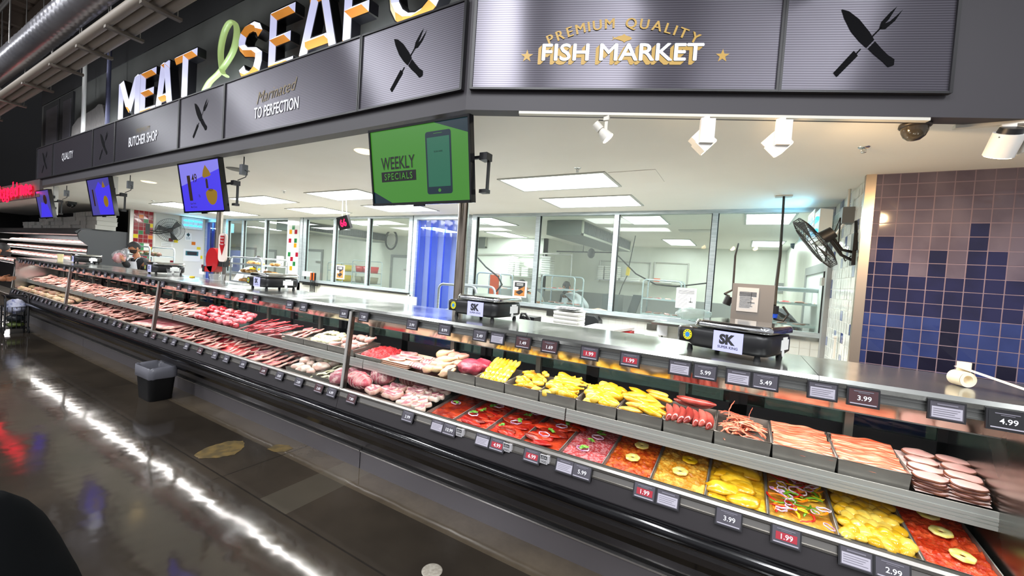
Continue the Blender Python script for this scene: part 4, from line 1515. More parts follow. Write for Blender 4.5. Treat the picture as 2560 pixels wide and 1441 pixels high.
def aim(o, d):
    d = d.normalized()
    z = V((0, 0, 1))
    x = d.cross(z).normalized()
    y = x.cross(d)
    return Matrix(((x.x, -d.x, y.x, o.x), (x.y, -d.y, y.y, o.y), (x.z, -d.z, y.z, o.z), (0, 0, 0, 1)))


def spot_lamp(name, o, d, power):
    l = bpy.data.lights.new(name, 'SPOT')
    l.energy = power
    l.color = (1, .66, .34)
    l.spot_size = rad(168)
    l.spot_blend = 1.0
    l.shadow_soft_size = .05
    ob = bpy.data.objects.new(name, l)
    ob.rotation_mode = 'QUATERNION'
    ob.location = o
    ob.rotation_quaternion = d.to_track_quat('-Z', 'Y')
    COL.objects.link(ob)


def box_spot(p, d, label, power, group=None):
    """square-can track spotlight hanging at p, shining along d"""
    p = V((p.x, p.y, ZC - .022))
    t = thing('track_spotlight', label, 'spotlight', p)
    part('adapter', MB().bx(p.x - .025, p.x + .025, p.y - .02, p.y + .02, p.z - .03, p.z), m_spot, t)
    hz = V((d.x, d.y, 0)).normalized()
    sd = V((-hz.y, hz.x, 0))
    c = p + V((0, 0, -.16))
    # driver box on the customer side
    side = -sd if sd.y > 0 else sd
    R = Matrix((hz, side, V((0, 0, 1)))).transposed()
    part('driver_box', MB().box(p + side * .045 + V((0, 0, -.1)), (.085, .03, .15), 0, R), m_spot, t)
    d = d.normalized()
    u = d.cross(side).normalized()
    R2 = Matrix((side, u, d)).transposed()
    mb = MB()
    mb.box(c + d * .0, (.085, .1, .085), 0, R2)
    mb.box(c - d * .06, (.075, .085, .04), 0, R2)
    mb.box(c - d * .041, (.07, .08, .006), 1, R2)
    part('lamp_head', mb, [m_spot, m_black], t)
    part('lens', MB().box(c + d * .0435, (.075, .09, .004), 0, R2), m_bulb, t, 'glowing warm lens')
    spot_lamp('spot_lamp', c + d * .055, d, power)
    return t


def lerp(a, b, k):
    return a + (b - a) * k


sd_ = (tb - ta)


def on_track(px):
    best = min(range(200), key=lambda k: abs(((lambda q: 1280 + FPX * (q.dot(CAM_R)) / q.dot(CAM_F))(lerp(ta, tb, k / 199) + V((0, 0, ZC)) - EYE)) - px))
    return lerp(ta, tb, best / 199)


box_spot(on_track(1765), V((.62, .25, -.62)), 'white box spotlight in the middle of the long track, tilted to the right', 60)
box_spot(on_track(1955), V((.62, .25, -.62)), 'second white box spotlight on the long track, nearer the blue tiles', 70)
p = on_track(1520)
p = V((p.x, p.y, ZC - .022))
t = thing('track_spotlight', 'small round white spotlight at the left of the long track', 'spotlight', p)
part('adapter', MB().bx(p.x - .018, p.x + .018, p.y - .012, p.y + .012, p.z - .03, p.z), m_track, t)
part('stem', MB().box(p + V((0, 0, -.075)), (.02, .008, .1)), m_track, t)
c = p + V((-.01, 0, -.115))
d = V((.62, .2, -.7)).normalized()
part('lamp_head', MB().cyl(c - d * .09, c - d * .035, .027).cyl(c - d * .035, c + d * .0, .02, .034).cyl(c, c + d * .04, .034, .042), m_track, t)
part('lens', MB().cyl(c + d * .039, c + d * .043, .039), m_bulb, t)
part('wire', MB().tube([p + V((-.005, 0, -.03)), p + V((-.05, 0, -.02)), c - d * .09], .003, 5), m_rubber, t)
spot_lamp('spot_lamp', c + d * .06, d, 10)
p = aZ(2520, 312, ZC - .02)
t = thing('track_spotlight', 'large white barrel spotlight on the short track by the blue tiled wall', 'spotlight', p)
part('adapter', MB().bx(p.x - .03, p.x + .03, p.y - .02, p.y + .02, p.z - .04, p.z), m_spot, t)
c = p + V((-.01, .0, -.12))
d = V((-.1, .45, -.8)).normalized()
part('yoke', MB().bx(p.x + .065, p.x + .08, p.y - .05, p.y + .05, p.z - .17, p.z - .03).bx(p.x - .03, p.x + .08, p.y - .03, p.y + .03, p.z - .045, p.z - .032), m_spot, t)
mb = MB().cyl(c - d * .07, c + d * .06, .068, .068, 24, 0)
mb.box(c + V((-.02, -.069, .03)), (.055, .004, .006), 1)
part('lamp_head', mb, [m_spot, m_black], t)
part('cooling_fins', MB().cyl(c - d * .1, c - d * .07, .05, .055, 16), m_black, t)
part('lens', MB().cyl(c + d * .06, c + d * .065, .06, n=24), m_bulb, t)
spot_lamp('spot_lamp', c + d * .08, d, 60)

# ---------------------------------------------------------------- hanging screens
m_scr = {'blue': glow('screen blue', '4a3cf0', 0.51), 'green': glow('screen green', '4f9e35', 0.37), 'teal': glow('screen teal', '1d5a5a', 0.30), 'tealp': glow('screen phone teal', '2f7f62', 0.33),
         'navy': glow('screen navy', '123b4c', 0.24), 'ink': mat('screen black', '08080c', .3), 'gold': glow('screen gold', 'b38a1c', 0.33), 'brown': glow('screen brown', '4a3020', 0.24), 'pale': glow('screen pale', '8c86f6', 0.48), 'qr': glow('screen lilac', '6d70f0', 0.48), 'violet': glow('screen violet', '5a54b8', 0.36)}
SN = ['blue', 'green', 'teal', 'tealp', 'navy', 'ink', 'gold', 'brown', 'pale', 'qr', 'violet']
TW, TH = .97, .575


def screen(x, label, art, scale=1.):
    t = thing('display_screen', label, 'screen', (x, 2.2, 2.12))
    th = rad(9)
    r, u = V((1, 0, 0)), V((0, -sin(th), cos(th)))
    n = r.cross(u)
    o = V((x, 2.245, 2.125))
    W_, H_ = TW * scale, TH * scale

    def P(a, b, l=0.):
        return o + r * ((a - .5) * W_) + u * (b * H_) + n * l
    mb = MB()
    R = Matrix((r, u, n)).transposed()
    mb.box(P(.5, .5, -.02), (W_, H_, .04), 0, R)
    for a, b, w_, h_ in ((.5, .985, W_, .016), (.5, .015, W_, .02), (.008, .5, .014, H_), (.992, .5, .014, H_)):
        mb.box(P(a, b, .004), (w_, h_, .012), 0, R)
    mb.box(P(.5, -.012, 0), (.1, .014, .02), 0, R)
    part('casing', mb, m_gloss, t)
    mb = MB()
    art(mb, P, r, u, W_, H_)
    part('picture', mb, [m_scr[k] for k in SN], t, 'lit picture')
    c = P(.5, .5, -.05)
    mb = MB()
    mb.bx(x + .05, x + .11, 2.30, 2.36, 2.2, ZC, 1)
    mb.bx(x - .12, x + .3, 2.27, 2.30, 2.3, 2.34, 0).bx(x - .12, x + .3, 2.25, 2.28, 2.5, 2.55, 0)
    mb.bx(x + .50 * scale, x + .56 * scale, 2.27, 2.34, 2.42, 2.47, 0).bx(x + .54 * scale, x + .555 * scale, 2.31, 2.33, 2.2, 2.45, 0).bx(x + .50 * scale, x + .56 * scale, 2.29, 2.34, 2.2, 2.225, 0)
    mb.bx(x + .1, x + .55 * scale, 2.30, 2.32, 2.44, 2.46, 0)
    part('mount', mb, [m_black, m_alu2], t)
    if scale < 1.01 and x < -4:
        mb = MB()
        mb.bx(x + .52, x + .58, 2.34, 2.40, 2.55, 2.66)
        mb.tube([(x + .55, 2.37, 2.66), (x + .55, 2.37, 2.75)], .006, 6, 1)
        mb.tube([(x + .58, 2.37, 2.6), (x + .63, 2.37, 2.58), (x + .62, 2.36, 2.52), (x + .54, 2.32, 2.48)], .005, 6, 1)
        part('power_box', mb, [mat('grey box', '5d6063', .5), m_rubber], t)
    return t


def poly(mb, P, pts, lift, k):
    mb.add([P(a, b, lift) for a, b in pts], [list(range(len(pts)))], SN.index(k))


def rrect(x0, x1, y0, y1, q, asp=1.7):
    pts = []
    for cx_, cy_, a in ((x1 - q, y1 - q * asp, 0), (x0 + q, y1 - q * asp, 90), (x0 + q, y0 + q * asp, 180), (x1 - q, y0 + q * asp, 270)):
        for k in range(5):
            t_ = rad(a + k * 22.5)
            pts.append((cx_ + q * cos(t_), cy_ + q * asp * sin(t_)))
    return pts


def art_green(mb, P, r, u, W_, H_):
    poly(mb, P, [(.015, .03), (.985, .03), (.985, .97), (.015, .97)], .0005, 'green')
    poly(mb, P, [(.985, .8), (.985, .97), (.68, .97)], .0015, 'navy')
    poly(mb, P, [(.015, .03), (.22, .03), (.015, .19)], .0015, 'navy')
    poly(mb, P, rrect(.59, .83, .12, .87, .02), .0015, 'navy')
    poly(mb, P, [(.606, .21), (.815, .21), (.815, .8), (.606, .8)], .0025, 'tealp')
    poly(mb, P, [(.71 + .014 * cos(k * .5236), .165 + .022 * sin(k * .5236)) for k in range(12)], .0025, 'green')
    poly(mb, P, [(.67, .84), (.75, .84), (.75, .845), (.67, .845)], .0025, 'green')
    text(mb, 'SCAN HERE', P(.71, .62, .003), r, u, H_ * .018, SN.index('ink'), bold=.01)
    text(mb, 'WEEKLY', P(.3, .47, .003), r, u, H_ * .155, SN.index('ink'), bold=.016, fit=.36 * W_)
    poly(mb, P, [(.115, .31), (.485, .31), (.485, .44), (.115, .44)], .0025, 'ink')
    text(mb, 'SPECIALS', P(.3, .335, .004), r, u, H_ * .082, SN.index('green'), bold=.012, fit=.30 * W_, space=1.2)


def art_price(mb, P, r, u, W_, H_):
    poly(mb, P, [(.015, .03), (.985, .03), (.985, .97), (.015, .97)], .0005, 'blue')
    poly(mb, P, [(.015, .55), (.6, .7), (.985, .8), (.985, .97), (.015, .97)], .001, 'pale')
    text(mb, '1', P(.23, .28, .003), r, u, H_ * .43, SN.index('brown'), bold=.06)
    text(mb, '49', P(.37, .6, .003), r, u, H_ * .16, SN.index('brown'), bold=.01, fit=.13 * W_)
    text(mb, 'lb.', P(.45, .3, .003), r, u, H_ * .06, SN.index('brown'))
    text(mb, 'Super Fresh', P(.26, .17, .003), r, u, H_ * .035, SN.index('brown'), bold=.01)
    text(mb, 'Meat Choice', P(.27, .1, .003), r, u, H_ * .035, SN.index('brown'), bold=.01)
    poly(mb, P, [(.57, .7), (.6, .8), (.66, .9), (.74, .78), (.77, .7), (.72, .68), (.6, .66)], .002, 'gold')
    poly(mb, P, [(.6 + .13 + .13 * cos(k * .2618), .36 + .22 * sin(k * .2618) * (1 if k > 12 else .35)) for k in range(24)], .002, 'gold')
    poly(mb, P, [(.63, .46), (.68, .46), (.68, .62), (.655, .65), (.63, .62)], .0025, 'brown')
    text(mb, 'FRESH', P(.73, .4, .0035), r, u, H_ * .045, SN.index('brown'), bold=.02)


def art_dim(mb, P, r, u, W_, H_):
    poly(mb, P, [(.015, .03), (.985, .03), (.985, .97), (.015, .97)], .0005, 'violet')
    poly(mb, P, [(.35, .05), (.985, .03), (.985, .8), (.7, .72), (.5, .9), (.3, .7)], .001, 'blue')
    text(mb, '1', P(.2, .3, .003), r, u, H_ * .4, SN.index('brown'), bold=.04)
    poly(mb, P, [(.62, .74), (.7, .9), (.76, .74)], .002, 'gold')
    poly(mb, P, [(.7 + .1 * cos(k * .5236), .38 + .15 * sin(k * .5236)) for k in range(12)], .002, 'gold')


def art_far(mb, P, r, u, W_, H_):
    poly(mb, P, [(.015, .03), (.985, .03), (.985, .97), (.015, .97)], .0005, 'violet')
    poly(mb, P, [(.1, .05), (.9, .05), (.7, .5), (.3, .58)], .001, 'blue')
    poly(mb, P, [(.62 + .13 * cos(k * .5236), .66 + .17 * sin(k * .5236)) for k in range(12)], .002, 'brown')


screen(-2.125, 'hanging screen showing green weekly specials advert with a phone', art_green)
screen(-5.42, 'hanging screen showing blue advert priced one forty nine', art_price)
screen(-8.62, 'dim blue violet hanging screen, second from the far end of the counter', art_dim)
screen(-11.65, 'faded violet hanging screen at the far end of the counter', art_far, .92)

# ---------------------------------------------------------------- columns behind the counter
for px, Y, nm_ in ((1158, 2.78, 'behind the green screen'), (550, 2.9, 'below the blue priced screen')):
    x = aY(px, 540, Y).x
    mb = MB()
    mb.cyl((x, Y, 0), (x, Y, ZC), .042, n=20)
    mb.cyl((x, Y, 2.42), (x, Y, 2.43), .0435, n=20)
    mb.bx(x + .045, x + .055, Y - .01, Y + .01, .9, ZC)
    solo('support_column', mb, mat('bare steel pipe', '8d8377', .3, 1., col2='a69c90', scale=9, stretch=(1, 1, .3)), 'slim bare steel column from floor to ceiling ' + nm_, 'column')

# ---------------------------------------------------------------- fascia sign panels
m_rib = bpy.data.materials.new('ribbed polycarbonate')
m_rib.use_nodes = True
nt = m_rib.node_tree
b = nt.nodes['Principled BSDF']
b.inputs['Metallic'].default_value = .6
b.inputs['Roughness'].default_value = .3
b.inputs['Anisotropic'].default_value = .97
b.inputs['Specular IOR Level'].default_value = .7
up = nt.nodes.new('ShaderNodeCombineXYZ')
up.inputs[2].default_value = 1.
nt.links.new(up.outputs[0], b.inputs['Tangent'])
tc = nt.nodes.new('ShaderNodeNewGeometry')
wv = nt.nodes.new('ShaderNodeTexWave')
wv.bands_direction = 'Z'
wv.inputs['Scale'].default_value = 21.7
wv.inputs['Distortion'].default_value = .15
nt.links.new(tc.outputs['Position'], wv.inputs['Vector'])
cr = nt.nodes.new('ShaderNodeValToRGB')
cr.color_ramp.elements[0].color = srgb('4a474f')
cr.color_ramp.elements[1].color = srgb('6b6871')
nt.links.new(wv.outputs['Fac'], cr.inputs[0])
nt.links.new(cr.outputs[0], b.inputs['Base Color'])
m_gold = mat('gold vinyl', 'b8923a', .45)
m_goldd = mat('dull gold vinyl', '80704e', .5)
m_vin = mat('white vinyl', 'dedee2', .45)
m_vink = mat('black vinyl', '101012', .85, spec=.08)
m_pframe = mat('panel frame black', '1b1a1c', .4)
PZ0, PZ1 = 2.872, 3.47
KNIFE = [(-.37, .45), (-.27, .42), (-.13, .31), (.02, .13), (.09, .02), (.0, -.09), (-.1, .0), (-.22, .14), (-.32, .32)]
KHAND = [(.10, .0), (.19, -.1), (.28, -.19), (.37, -.25), (.37, -.33), (.30, -.36), (.22, -.28), (.1, -.18), (.02, -.1)]
FHAND = [(-.40, -.44), (-.35, -.5), (-.10, -.2), (-.16, -.13)]
FSTEM = [(-.14, -.175), (-.08, -.1), (-.065, -.11), (-.125, -.19)]
FST2 = [(.04, .06), (.16, .2), (.175, .19), (.055, .045)]
FTINE = [(.14, .17), (.16, .27), (.26, .4), (.34, .48), (.25, .3), (.21, .25), (.26, .27), (.36, .37), (.42, .44), (.33, .28), (.22, .17)]


def sign_panel(a, b, outn, label, deco):
    """panel between two fascia points, facing outn"""
    d = (b - a)
    wd = d.length
    r = d.normalized()
    u = V((0, 0, 1))
    n = outn
    o = V((a.x, a.y, PZ0)) + n * .012
    t = thing('fascia_sign', label, 'sign panel', o)
    H_ = PZ1 - PZ0

    def P(x, y, l=0.):
        return o + r * x + u * y + n * l
    mb = MB()
    R = Matrix((r, n, u)).transposed()
    mb.box(P(wd / 2, H_ / 2, .008), (wd - .012, .016, H_ - .01), 0, R)
    part('ribbed_sheet', mb, m_rib, t)
    mb = MB()
    for x in (.006, wd - .006):
        mb.box(P(x, H_ / 2, .012), (.018, .03, H_), 0, R)
    for y in (.004, H_ - .004):
        mb.box(P(wd / 2, y, .012), (wd, .028, .014), 0, R)
    part('edge_frame', mb, m_pframe, t)
    mb = MB()
    deco(mb, P, r, u, wd, H_)
    if mb.v:
        part('graphic', mb, [m_vin, m_gold, m_vink, m_goldd], t, 'printed lettering or emblem')


def flat(mb, P, c, s_, pts, mi, l=.0185, th=.0):
    mb.add([P(c[0] + x * s_, c[1] + y * s_, l) for x, y in pts], [list(range(len(pts)))], mi)


def deco_knife(mb, P, r, u, wd, H_):
    c, s_ = (wd * .5, H_ * .5), H_ * .7
    for pts in (FHAND, FSTEM, FST2, FTINE):
        flat(mb, P, c, s_, pts, 2)
    for pts in (KNIFE, KHAND):
        flat(mb, P, c, s_, pts, 2, .0192)


def star(mb, P, x, y, q, mi):
    flat(mb, P, (x, y), q, [((1 if k % 2 == 0 else .4) * sin(k * PI / 5), (1 if k % 2 == 0 else .4) * cos(k * PI / 5)) for k in range(10)], mi)


def btext(mb, s, o, r, u, h, mi, fit, lift, e):
    for i, (dx, dy) in enumerate(((-e, 0), (e, 0), (0, e), (0, -e), (0, 0))):
        text(mb, s, o + r * dx + u * dy, r, u, h, mi, fit=fit, lift=lift + .00004 * i)


def deco_fish(mb, P, r, u, wd, H_):
    cx_ = wd * .515
    s1_, h_ = 'PREMIUM QUALITY', .062
    L_ = .0
    wds = []
    for ch in s1_:
        w_ = .5 if ch == ' ' else tmesh(ch, .02)[2]
        wds.append(w_ * h_ + .017)
    tot = sum(wds)
    R_ = 1.05
    pos = -tot / 2
    for ch, w_ in zip(s1_, wds):
        m_ = pos + w_ / 2
        pos += w_
        if ch == ' ':
            continue
        a = m_ / R_
        q = P(cx_ - .02 + R_ * sin(a), H_ * .655 - R_ + R_ * cos(a), .0185)
        rr, uu = r * cos(a) - u * sin(a), u * cos(a) + r * sin(a)
        text(mb, ch, q - uu * .003 - rr * .003, rr, uu, h_, 2, lift=0)
        for dx in (-.0022, 0, .0022):
            text(mb, ch, q + rr * dx, rr, uu, h_, 1, lift=.0008 + dx * .02)
    F = [(-.5, .12), (-.42, .02), (-.5, -.1), (-.36, -.02), (-.1, -.09), (.08, -.16), (.12, -.22), (.2, -.15), (.42, -.08), (.5, 0), (.4, .08), (.2, .14), (.1, .22), (0, .15), (-.2, .1), (-.36, .03)]
    flat(mb, P, (cx_ - .02, H_ * .545), .125, F, 1)
    q = P(cx_ - .02, H_ * .315, .0185)
    for k in range(5):
        btext(mb, 'FISH MARKET', q + r * (-.005 * (k + 1)) + u * (-.005 * (k + 1)), r, u, .104, 1, 1.0, .0001 * (5 - k), .0025)
    btext(mb, 'FISH MARKET', q - r * .002 - u * .002, r, u, .105, 2, 1.0, .0007, .005)
    btext(mb, 'FISH MARKET', q, r, u, .104, 0, 1.0, .0013, .0035)
    star(mb, P, cx_ + .595, H_ * .36, .042, 1)
    star(mb, P, cx_ - .62, H_ * .36, .042, 1)


def deco_marin(mb, P, r, u, wd, H_):
    q = P(wd * .44, H_ * .5, .0185)
    text(mb, 'Marinated', q, (r + u * .06), (u + r * .35), .115, 3, bold=-.005, fit=.62)
    btext(mb, 'TO PERFECTION', P(wd * .45, H_ * .24, .0185) - r * .003 - u * .003, r, u, .105, 2, .73, .0005, .003)
    btext(mb, 'TO PERFECTION', P(wd * .45, H_ * .24, .0185), r, u, .105, 0, .73, .0014, .003)


def deco_butch(mb, P, r, u, wd, H_):
    btext(mb, 'BUTCHER SHOP', P(wd * .48, H_ * .3, .0185) - r * .004 - u * .004, r, u, .125, 2, .92, .0005, .004)
    btext(mb, 'BUTCHER SHOP', P(wd * .48, H_ * .3, .0185), r, u, .125, 0, .92, .0014, .004)
    text(mb, 'PREMIUM', P(wd * .48, H_ * .56, .0185), r, u, .06, 3, fit=.42)


def deco_qual(mb, P, r, u, wd, H_):
    text(mb, 'QUALITY', P(wd * .4, H_ * .4, .0185), r, u, .12, 0, bold=.01, fit=.6)


fx = [-12.07, -11.02, -8.92, -8.0, -5.96, -4.90, -2.77, -1.735]
dl = [(deco_knife, 'narrow ribbed panel with crossed knife and fork at the far end of the fascia'), (deco_qual, 'wide ribbed panel with faint QUALITY lettering'), (deco_knife, 'narrow knife and fork panel between the QUALITY and BUTCHER SHOP panels'),
      (deco_butch, 'wide ribbed panel reading BUTCHER SHOP'), (deco_knife, 'narrow knife and fork panel right of BUTCHER SHOP'), (deco_marin, 'wide ribbed panel reading TO PERFECTION under gold script'), (deco_knife, 'narrow knife and fork panel at the bend of the fascia')]
for k in range(7):
    sign_panel(V((fx[k], FY, 0)), V((fx[k + 1], FY, 0)), V((0, -1, 0)), dl[k][1], dl[k][0])
sign_panel(FP(.03, 0), FP(1.95, 0), FN, 'wide ribbed panel reading PREMIUM QUALITY FISH MARKET', deco_fish)
sign_panel(FP(1.95, 0), FP(2.885, 0), FN, 'large knife and fork panel right of FISH MARKET', deco_knife)

# ---------------------------------------------------------------- big faceted letters
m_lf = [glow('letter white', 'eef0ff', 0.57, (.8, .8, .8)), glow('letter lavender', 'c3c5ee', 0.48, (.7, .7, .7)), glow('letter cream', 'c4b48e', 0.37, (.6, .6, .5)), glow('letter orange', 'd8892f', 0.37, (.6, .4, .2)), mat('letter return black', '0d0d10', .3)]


def stroke(mb, pts, wd, hgt, closed=False, base=0.):
    """chiselled letter stroke: ridge along the middle, facets coloured by the way they face; u-v in metres"""
    n = len(pts)
    L_, R_, M_ = [], [], []
    for i in range(n):
        a = pts[i - 1] if (i or closed) else pts[0]
        b = pts[i]
        c = pts[(i + 1) % n] if (i < n - 1 or closed) else pts[-1]
        d1 = V((b[0] - a[0], b[1] - a[1])) if a != b else None
        d2 = V((c[0] - b[0], c[1] - b[1])) if c != b else None
        d1 = (d1 or d2).normalized()
        d2 = (d2 or d1).normalized()
        nn = V((-d1.y - d2.y, d1.x + d2.x)).normalized()
        k = wd / 2 / max(.4, nn.dot(V((-d2.y, d2.x))))
        L_.append((b[0] + nn.x * k, b[1] + nn.y * k))
        R_.append((b[0] - nn.x * k, b[1] - nn.y * k))
        m_ = b
        if not closed and i == 0:
            m_ = (b[0] + d2.x * wd / 2, b[1] + d2.y * wd / 2)
        if not closed and i == n - 1:
            m_ = (b[0] - d1.x * wd / 2, b[1] - d1.y * wd / 2)
        M_.append(m_)

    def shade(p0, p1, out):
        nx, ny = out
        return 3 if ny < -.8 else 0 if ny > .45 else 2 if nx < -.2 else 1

    def q3(p, z):
        return (p[0], p[1], z)
    for i in range(n if closed else n - 1):
        j = (i + 1) % n
        d = V((pts[j][0] - pts[i][0], pts[j][1] - pts[i][1])).normalized()
        mb.add([q3(L_[i], base), q3(L_[j], base), q3(M_[j], hgt), q3(M_[i], hgt)], [(3, 2, 1, 0)], shade(0, 0, (-d.y, d.x)))
        mb.add([q3(R_[i], base), q3(R_[j], base), q3(M_[j], hgt), q3(M_[i], hgt)], [(0, 1, 2, 3)], shade(0, 0, (d.y, -d.x)))
        # black return behind
        e = .012
        for Q, s_ in ((L_, 1), (R_, -1)):
            o_ = V((-d.y, d.x)) * e * s_
            A_, B_ = (Q[i][0] + o_.x, Q[i][1] + o_.y), (Q[j][0] + o_.x, Q[j][1] + o_.y)
            mb.add([q3(A_, base), q3(B_, base), q3(B_, -.09), q3(A_, -.09)], [(0, 1, 2, 3)], 4)
            mb.add([q3(Q[i], base), q3(Q[j], base), q3(B_, base), q3(A_, base)], [(0, 1, 2, 3)], 4)
    if not closed:
        for k, sg in ((0, -1), (n - 1, 1)):
            o2 = pts[1] if k == 0 else pts[n - 2]
            d = V((pts[k][0] - o2[0], pts[k][1] - o2[1])).normalized()
            mb.add([q3(L_[k], base), q3(R_[k], base), q3(M_[k], hgt)], [(0, 1, 2)], shade(0, 0, (d.x, d.y)))
            e = d * .012
            a, b = L_[k], R_[k]
            mb.add([q3(a, base), q3(b, base), q3((b[0] + e.x, b[1] + e.y), -.09), q3((a[0] + e.x, a[1] + e.y), -.09)], [(0, 1, 2, 3)], 4)


def arcpts(cx_, cy_, rx, ry, a0, a1, n):
    return [(cx_ + rx * cos(rad(a0 + (a1 - a0) * k / (n - 1))), cy_ + ry * sin(rad(a0 + (a1 - a0) * k / (n - 1)))) for k in range(n)]


def letter(ch, w_, h_, s_):
    k = s_ / 2
    if ch == 'M':
        return [[(k, 0), (k, h_)], [(w_ - k, 0), (w_ - k, h_)], [(k, h_ - .01), (w_ / 2, h_ * .25)], [(w_ - k, h_ - .01), (w_ / 2, h_ * .25)]]
    if ch == 'E':
        return [[(k, 0), (k, h_)], [(0, h_ - k), (w_, h_ - k)], [(0, h_ * .5), (w_ * .86, h_ * .5)], [(0, k), (w_, k)]]
    if ch == 'F':
        return [[(k, 0), (k, h_)], [(0, h_ - k), (w_, h_ - k)], [(0, h_ * .48), (w_ * .86, h_ * .48)]]
    if ch == 'A':
        return [[(k * .9, 0), (w_ * .42, h_)], [(w_ - k * .9, 0), (w_ * .58, h_)], [(w_ * .24, h_ - k), (w_ * .76, h_ - k)], [(w_ * .16, h_ * .25), (w_ * .84, h_ * .25)]]
    if ch == 'T':
        return [[(w_ / 2, 0), (w_ / 2, h_)], [(0, h_ - k), (w_, h_ - k)]]
    if ch == 'S':
        r_ = (h_ - s_) / 4
        return [arcpts(w_ / 2, h_ - k - r_, w_ / 2 - k, r_, 10, 180, 6) + [(k, h_ * .62), (w_ * .3, h_ * .52), (w_ * .7, h_ * .46), (w_ - k, h_ * .38)] + arcpts(w_ / 2, k + r_, w_ / 2 - k, r_, 0, -170, 6)]
    if ch == 'D':
        return [[(k, 0), (k, h_)], [(k, h_ - k), (w_ * .5, h_ - k), (w_ - k, h_ * .72), (w_ - k, h_ * .28), (w_ * .5, k), (k, k)]]
    if ch == 'O':
        return [arcpts(w_ / 2, h_ / 2, w_ / 2 - k, h_ / 2 - k, 0, 337.5, 16)]
    return []


SGY, SZ0, SZH = UW - .16, 3.55, .62
spec_ = [('M', -3.61, -3.30), ('E', -3.262, -3.07), ('A', -3.035, -2.845), ('T', -2.81, -2.565), ('S', -2.135, -1.945), ('E', -1.88, -1.705), ('A', -1.66, -1.42), ('F', -1.385, -1.225), ('O', -1.145, -.89), ('O', -.84, -.6), ('D', -.55, -.33)]
lab = {0: 'first letter of MEAT', 1: 'letter E of MEAT', 2: 'letter A of MEAT', 3: 'letter T of MEAT', 4: 'letter S beginning SEAFOOD', 5: 'letter E of SEAFOOD', 6: 'letter A of SEAFOOD', 7: 'letter F of SEAFOOD', 8: 'first letter O of SEAFOOD', 9: 'second O of SEAFOOD at the fascia bend', 10: 'last letter D of SEAFOOD behind the fascia'}
for i, (ch, a, b) in enumerate(spec_):
    x0, x1 = a * SGY, b * SGY
    if i > 8:
        continue
    mb = MB()
    zz = SZ0
    for st in letter(ch, x1 - x0, SZH, .10):
        stroke(mb, st, .10, .04, closed=(ch == 'O'))
    t = solo('sign_letter', mb.xf(Matrix(((1, 0, 0, x0), (0, 0, -1, SGY), (0, 1, 0, zz), (0, 0, 0, 1)))), m_lf, 'large white and orange faceted ' + lab[i] + ' on the dark wall', 'sign letter', 'lit sign letters')
# ampersand: pale green script stroke
amp = [(510, 232), (525, 205), (552, 178), (582, 130), (592, 85), (588, 58), (574, 58), (560, 85), (552, 130), (556, 178), (566, 190)]
pts = [aY(px, py, UW - .1) for px, py in amp]
fine_ = []
for i in range(len(pts) - 1):
    p0, p1, p2, p3 = pts[max(0, i - 1)], pts[i], pts[i + 1], pts[min(len(pts) - 1, i + 2)]
    for k in range(5):
        t_ = k / 5
        fine_.append(.5 * ((2 * p1) + (p2 - p0) * t_ + (2 * p0 - 5 * p1 + 4 * p2 - p3) * t_ ** 2 + (3 * p1 - p0 - 3 * p2 + p3) * t_ ** 3))
fine_.append(pts[-1])
solo('sign_ampersand', MB().tube(fine_, .034, 8, flat=.5), glow('letter pale green', 'a9c078', 0.36, (.5, .6, .4)), 'pale green script ampersand between MEAT and SEAFOOD', 'sign letter')
# unseen uplight, added behind the parapet to light the sign wall
area('sign_wall_uplight', (-6.5, 2.29, 3.45), 9.5, .05, 170, (.86, .9, 1), (rad(152), 0, 0))

# cow silhouette, poles and dark windows on the far part of the upper wall
m_cow = mat('wood grain grey', '57534f', .6, col2='6f6b66', scale=30, stretch=(6, 1, .6))
ol = [(183, 352), (186, 318), (200, 298), (222, 285), (243, 272), (252, 262), (262, 263), (266, 285), (270, 320), (272, 335)]
P = [aY(px, py, UW - .02) for px, py in ol]
mb = MB().add([p for p in P] + [p + V((0, -.03, 0)) for p in P], [list(range(len(P))), list(range(len(P), 2 * len(P)))[::-1]] + [(i, (i + 1) % len(P), len(P) + (i + 1) % len(P), len(P) + i) for i in range(len(P))])
solo('wall_cutout', mb, m_cow, 'wood grained animal back silhouette on the upper wall left of MEAT', 'wall art')
for (px, y0, y1, Y, m_, lb) in ((213, 160, 372, 2.35, m_white, 'thin pale pole hanging in front of the cutout'), (275, 105, 345, 2.3, mat('blue grey pole', '5c5e78', .3, .5), 'dark hanging pole left of the letter M')):
    a, b = aY(px, y0, Y), aY(px, y1, Y)
    solo('hanging_pole', MB().cyl((a.x, Y, 3.3), (a.x, Y, a.z), .028, n=10), m_, lb, 'pole')
a, b = aY(120, 280, UW - .02), aY(188, 240, UW - .02)
for (p0, p1), lb in ((((118, 278), (152, 262)), 'left dark window high on the far end of the wall'), (((160, 256), (186, 242)), 'right dark window high on the far end of the wall')):
    a, b = aY(p0[0], p0[1], UW), aY(p1[0], p1[1], UW)
    t = thing('upper_window', lb, 'window', (a.x, UW - .03, 3.3))
    part('window_frame', MB().bx(a.x - .12, b.x + .05, UW - .03, UW, 3.3, a.z + .1), m_flatblack, t)
    part('pane', MB().bx(a.x + .12, b.x - .05, UW - .036, UW - .03, 3.3, a.z - .02), mat('dusky glass', '4c4a50', .15), t)

# ---------------------------------------------------------------- duct, pipes, neon
DY, DZ = 1.25, 4.0
k_hi, k_lo = 2.06, 1.63
# circle seen between two tangent rays
t1, t2 = math.atan(k_hi), math.atan(k_lo)
md, hf = (t1 + t2) / 2, (t1 - t2) / 2
dist = 3.1
DY, DZ, DR = dist * cos(md), 1.65 + dist * sin(md), dist * sin(hf)
mb = MB()
n_ = 190
x0d, x1d = -26, 1.0
NU = 28


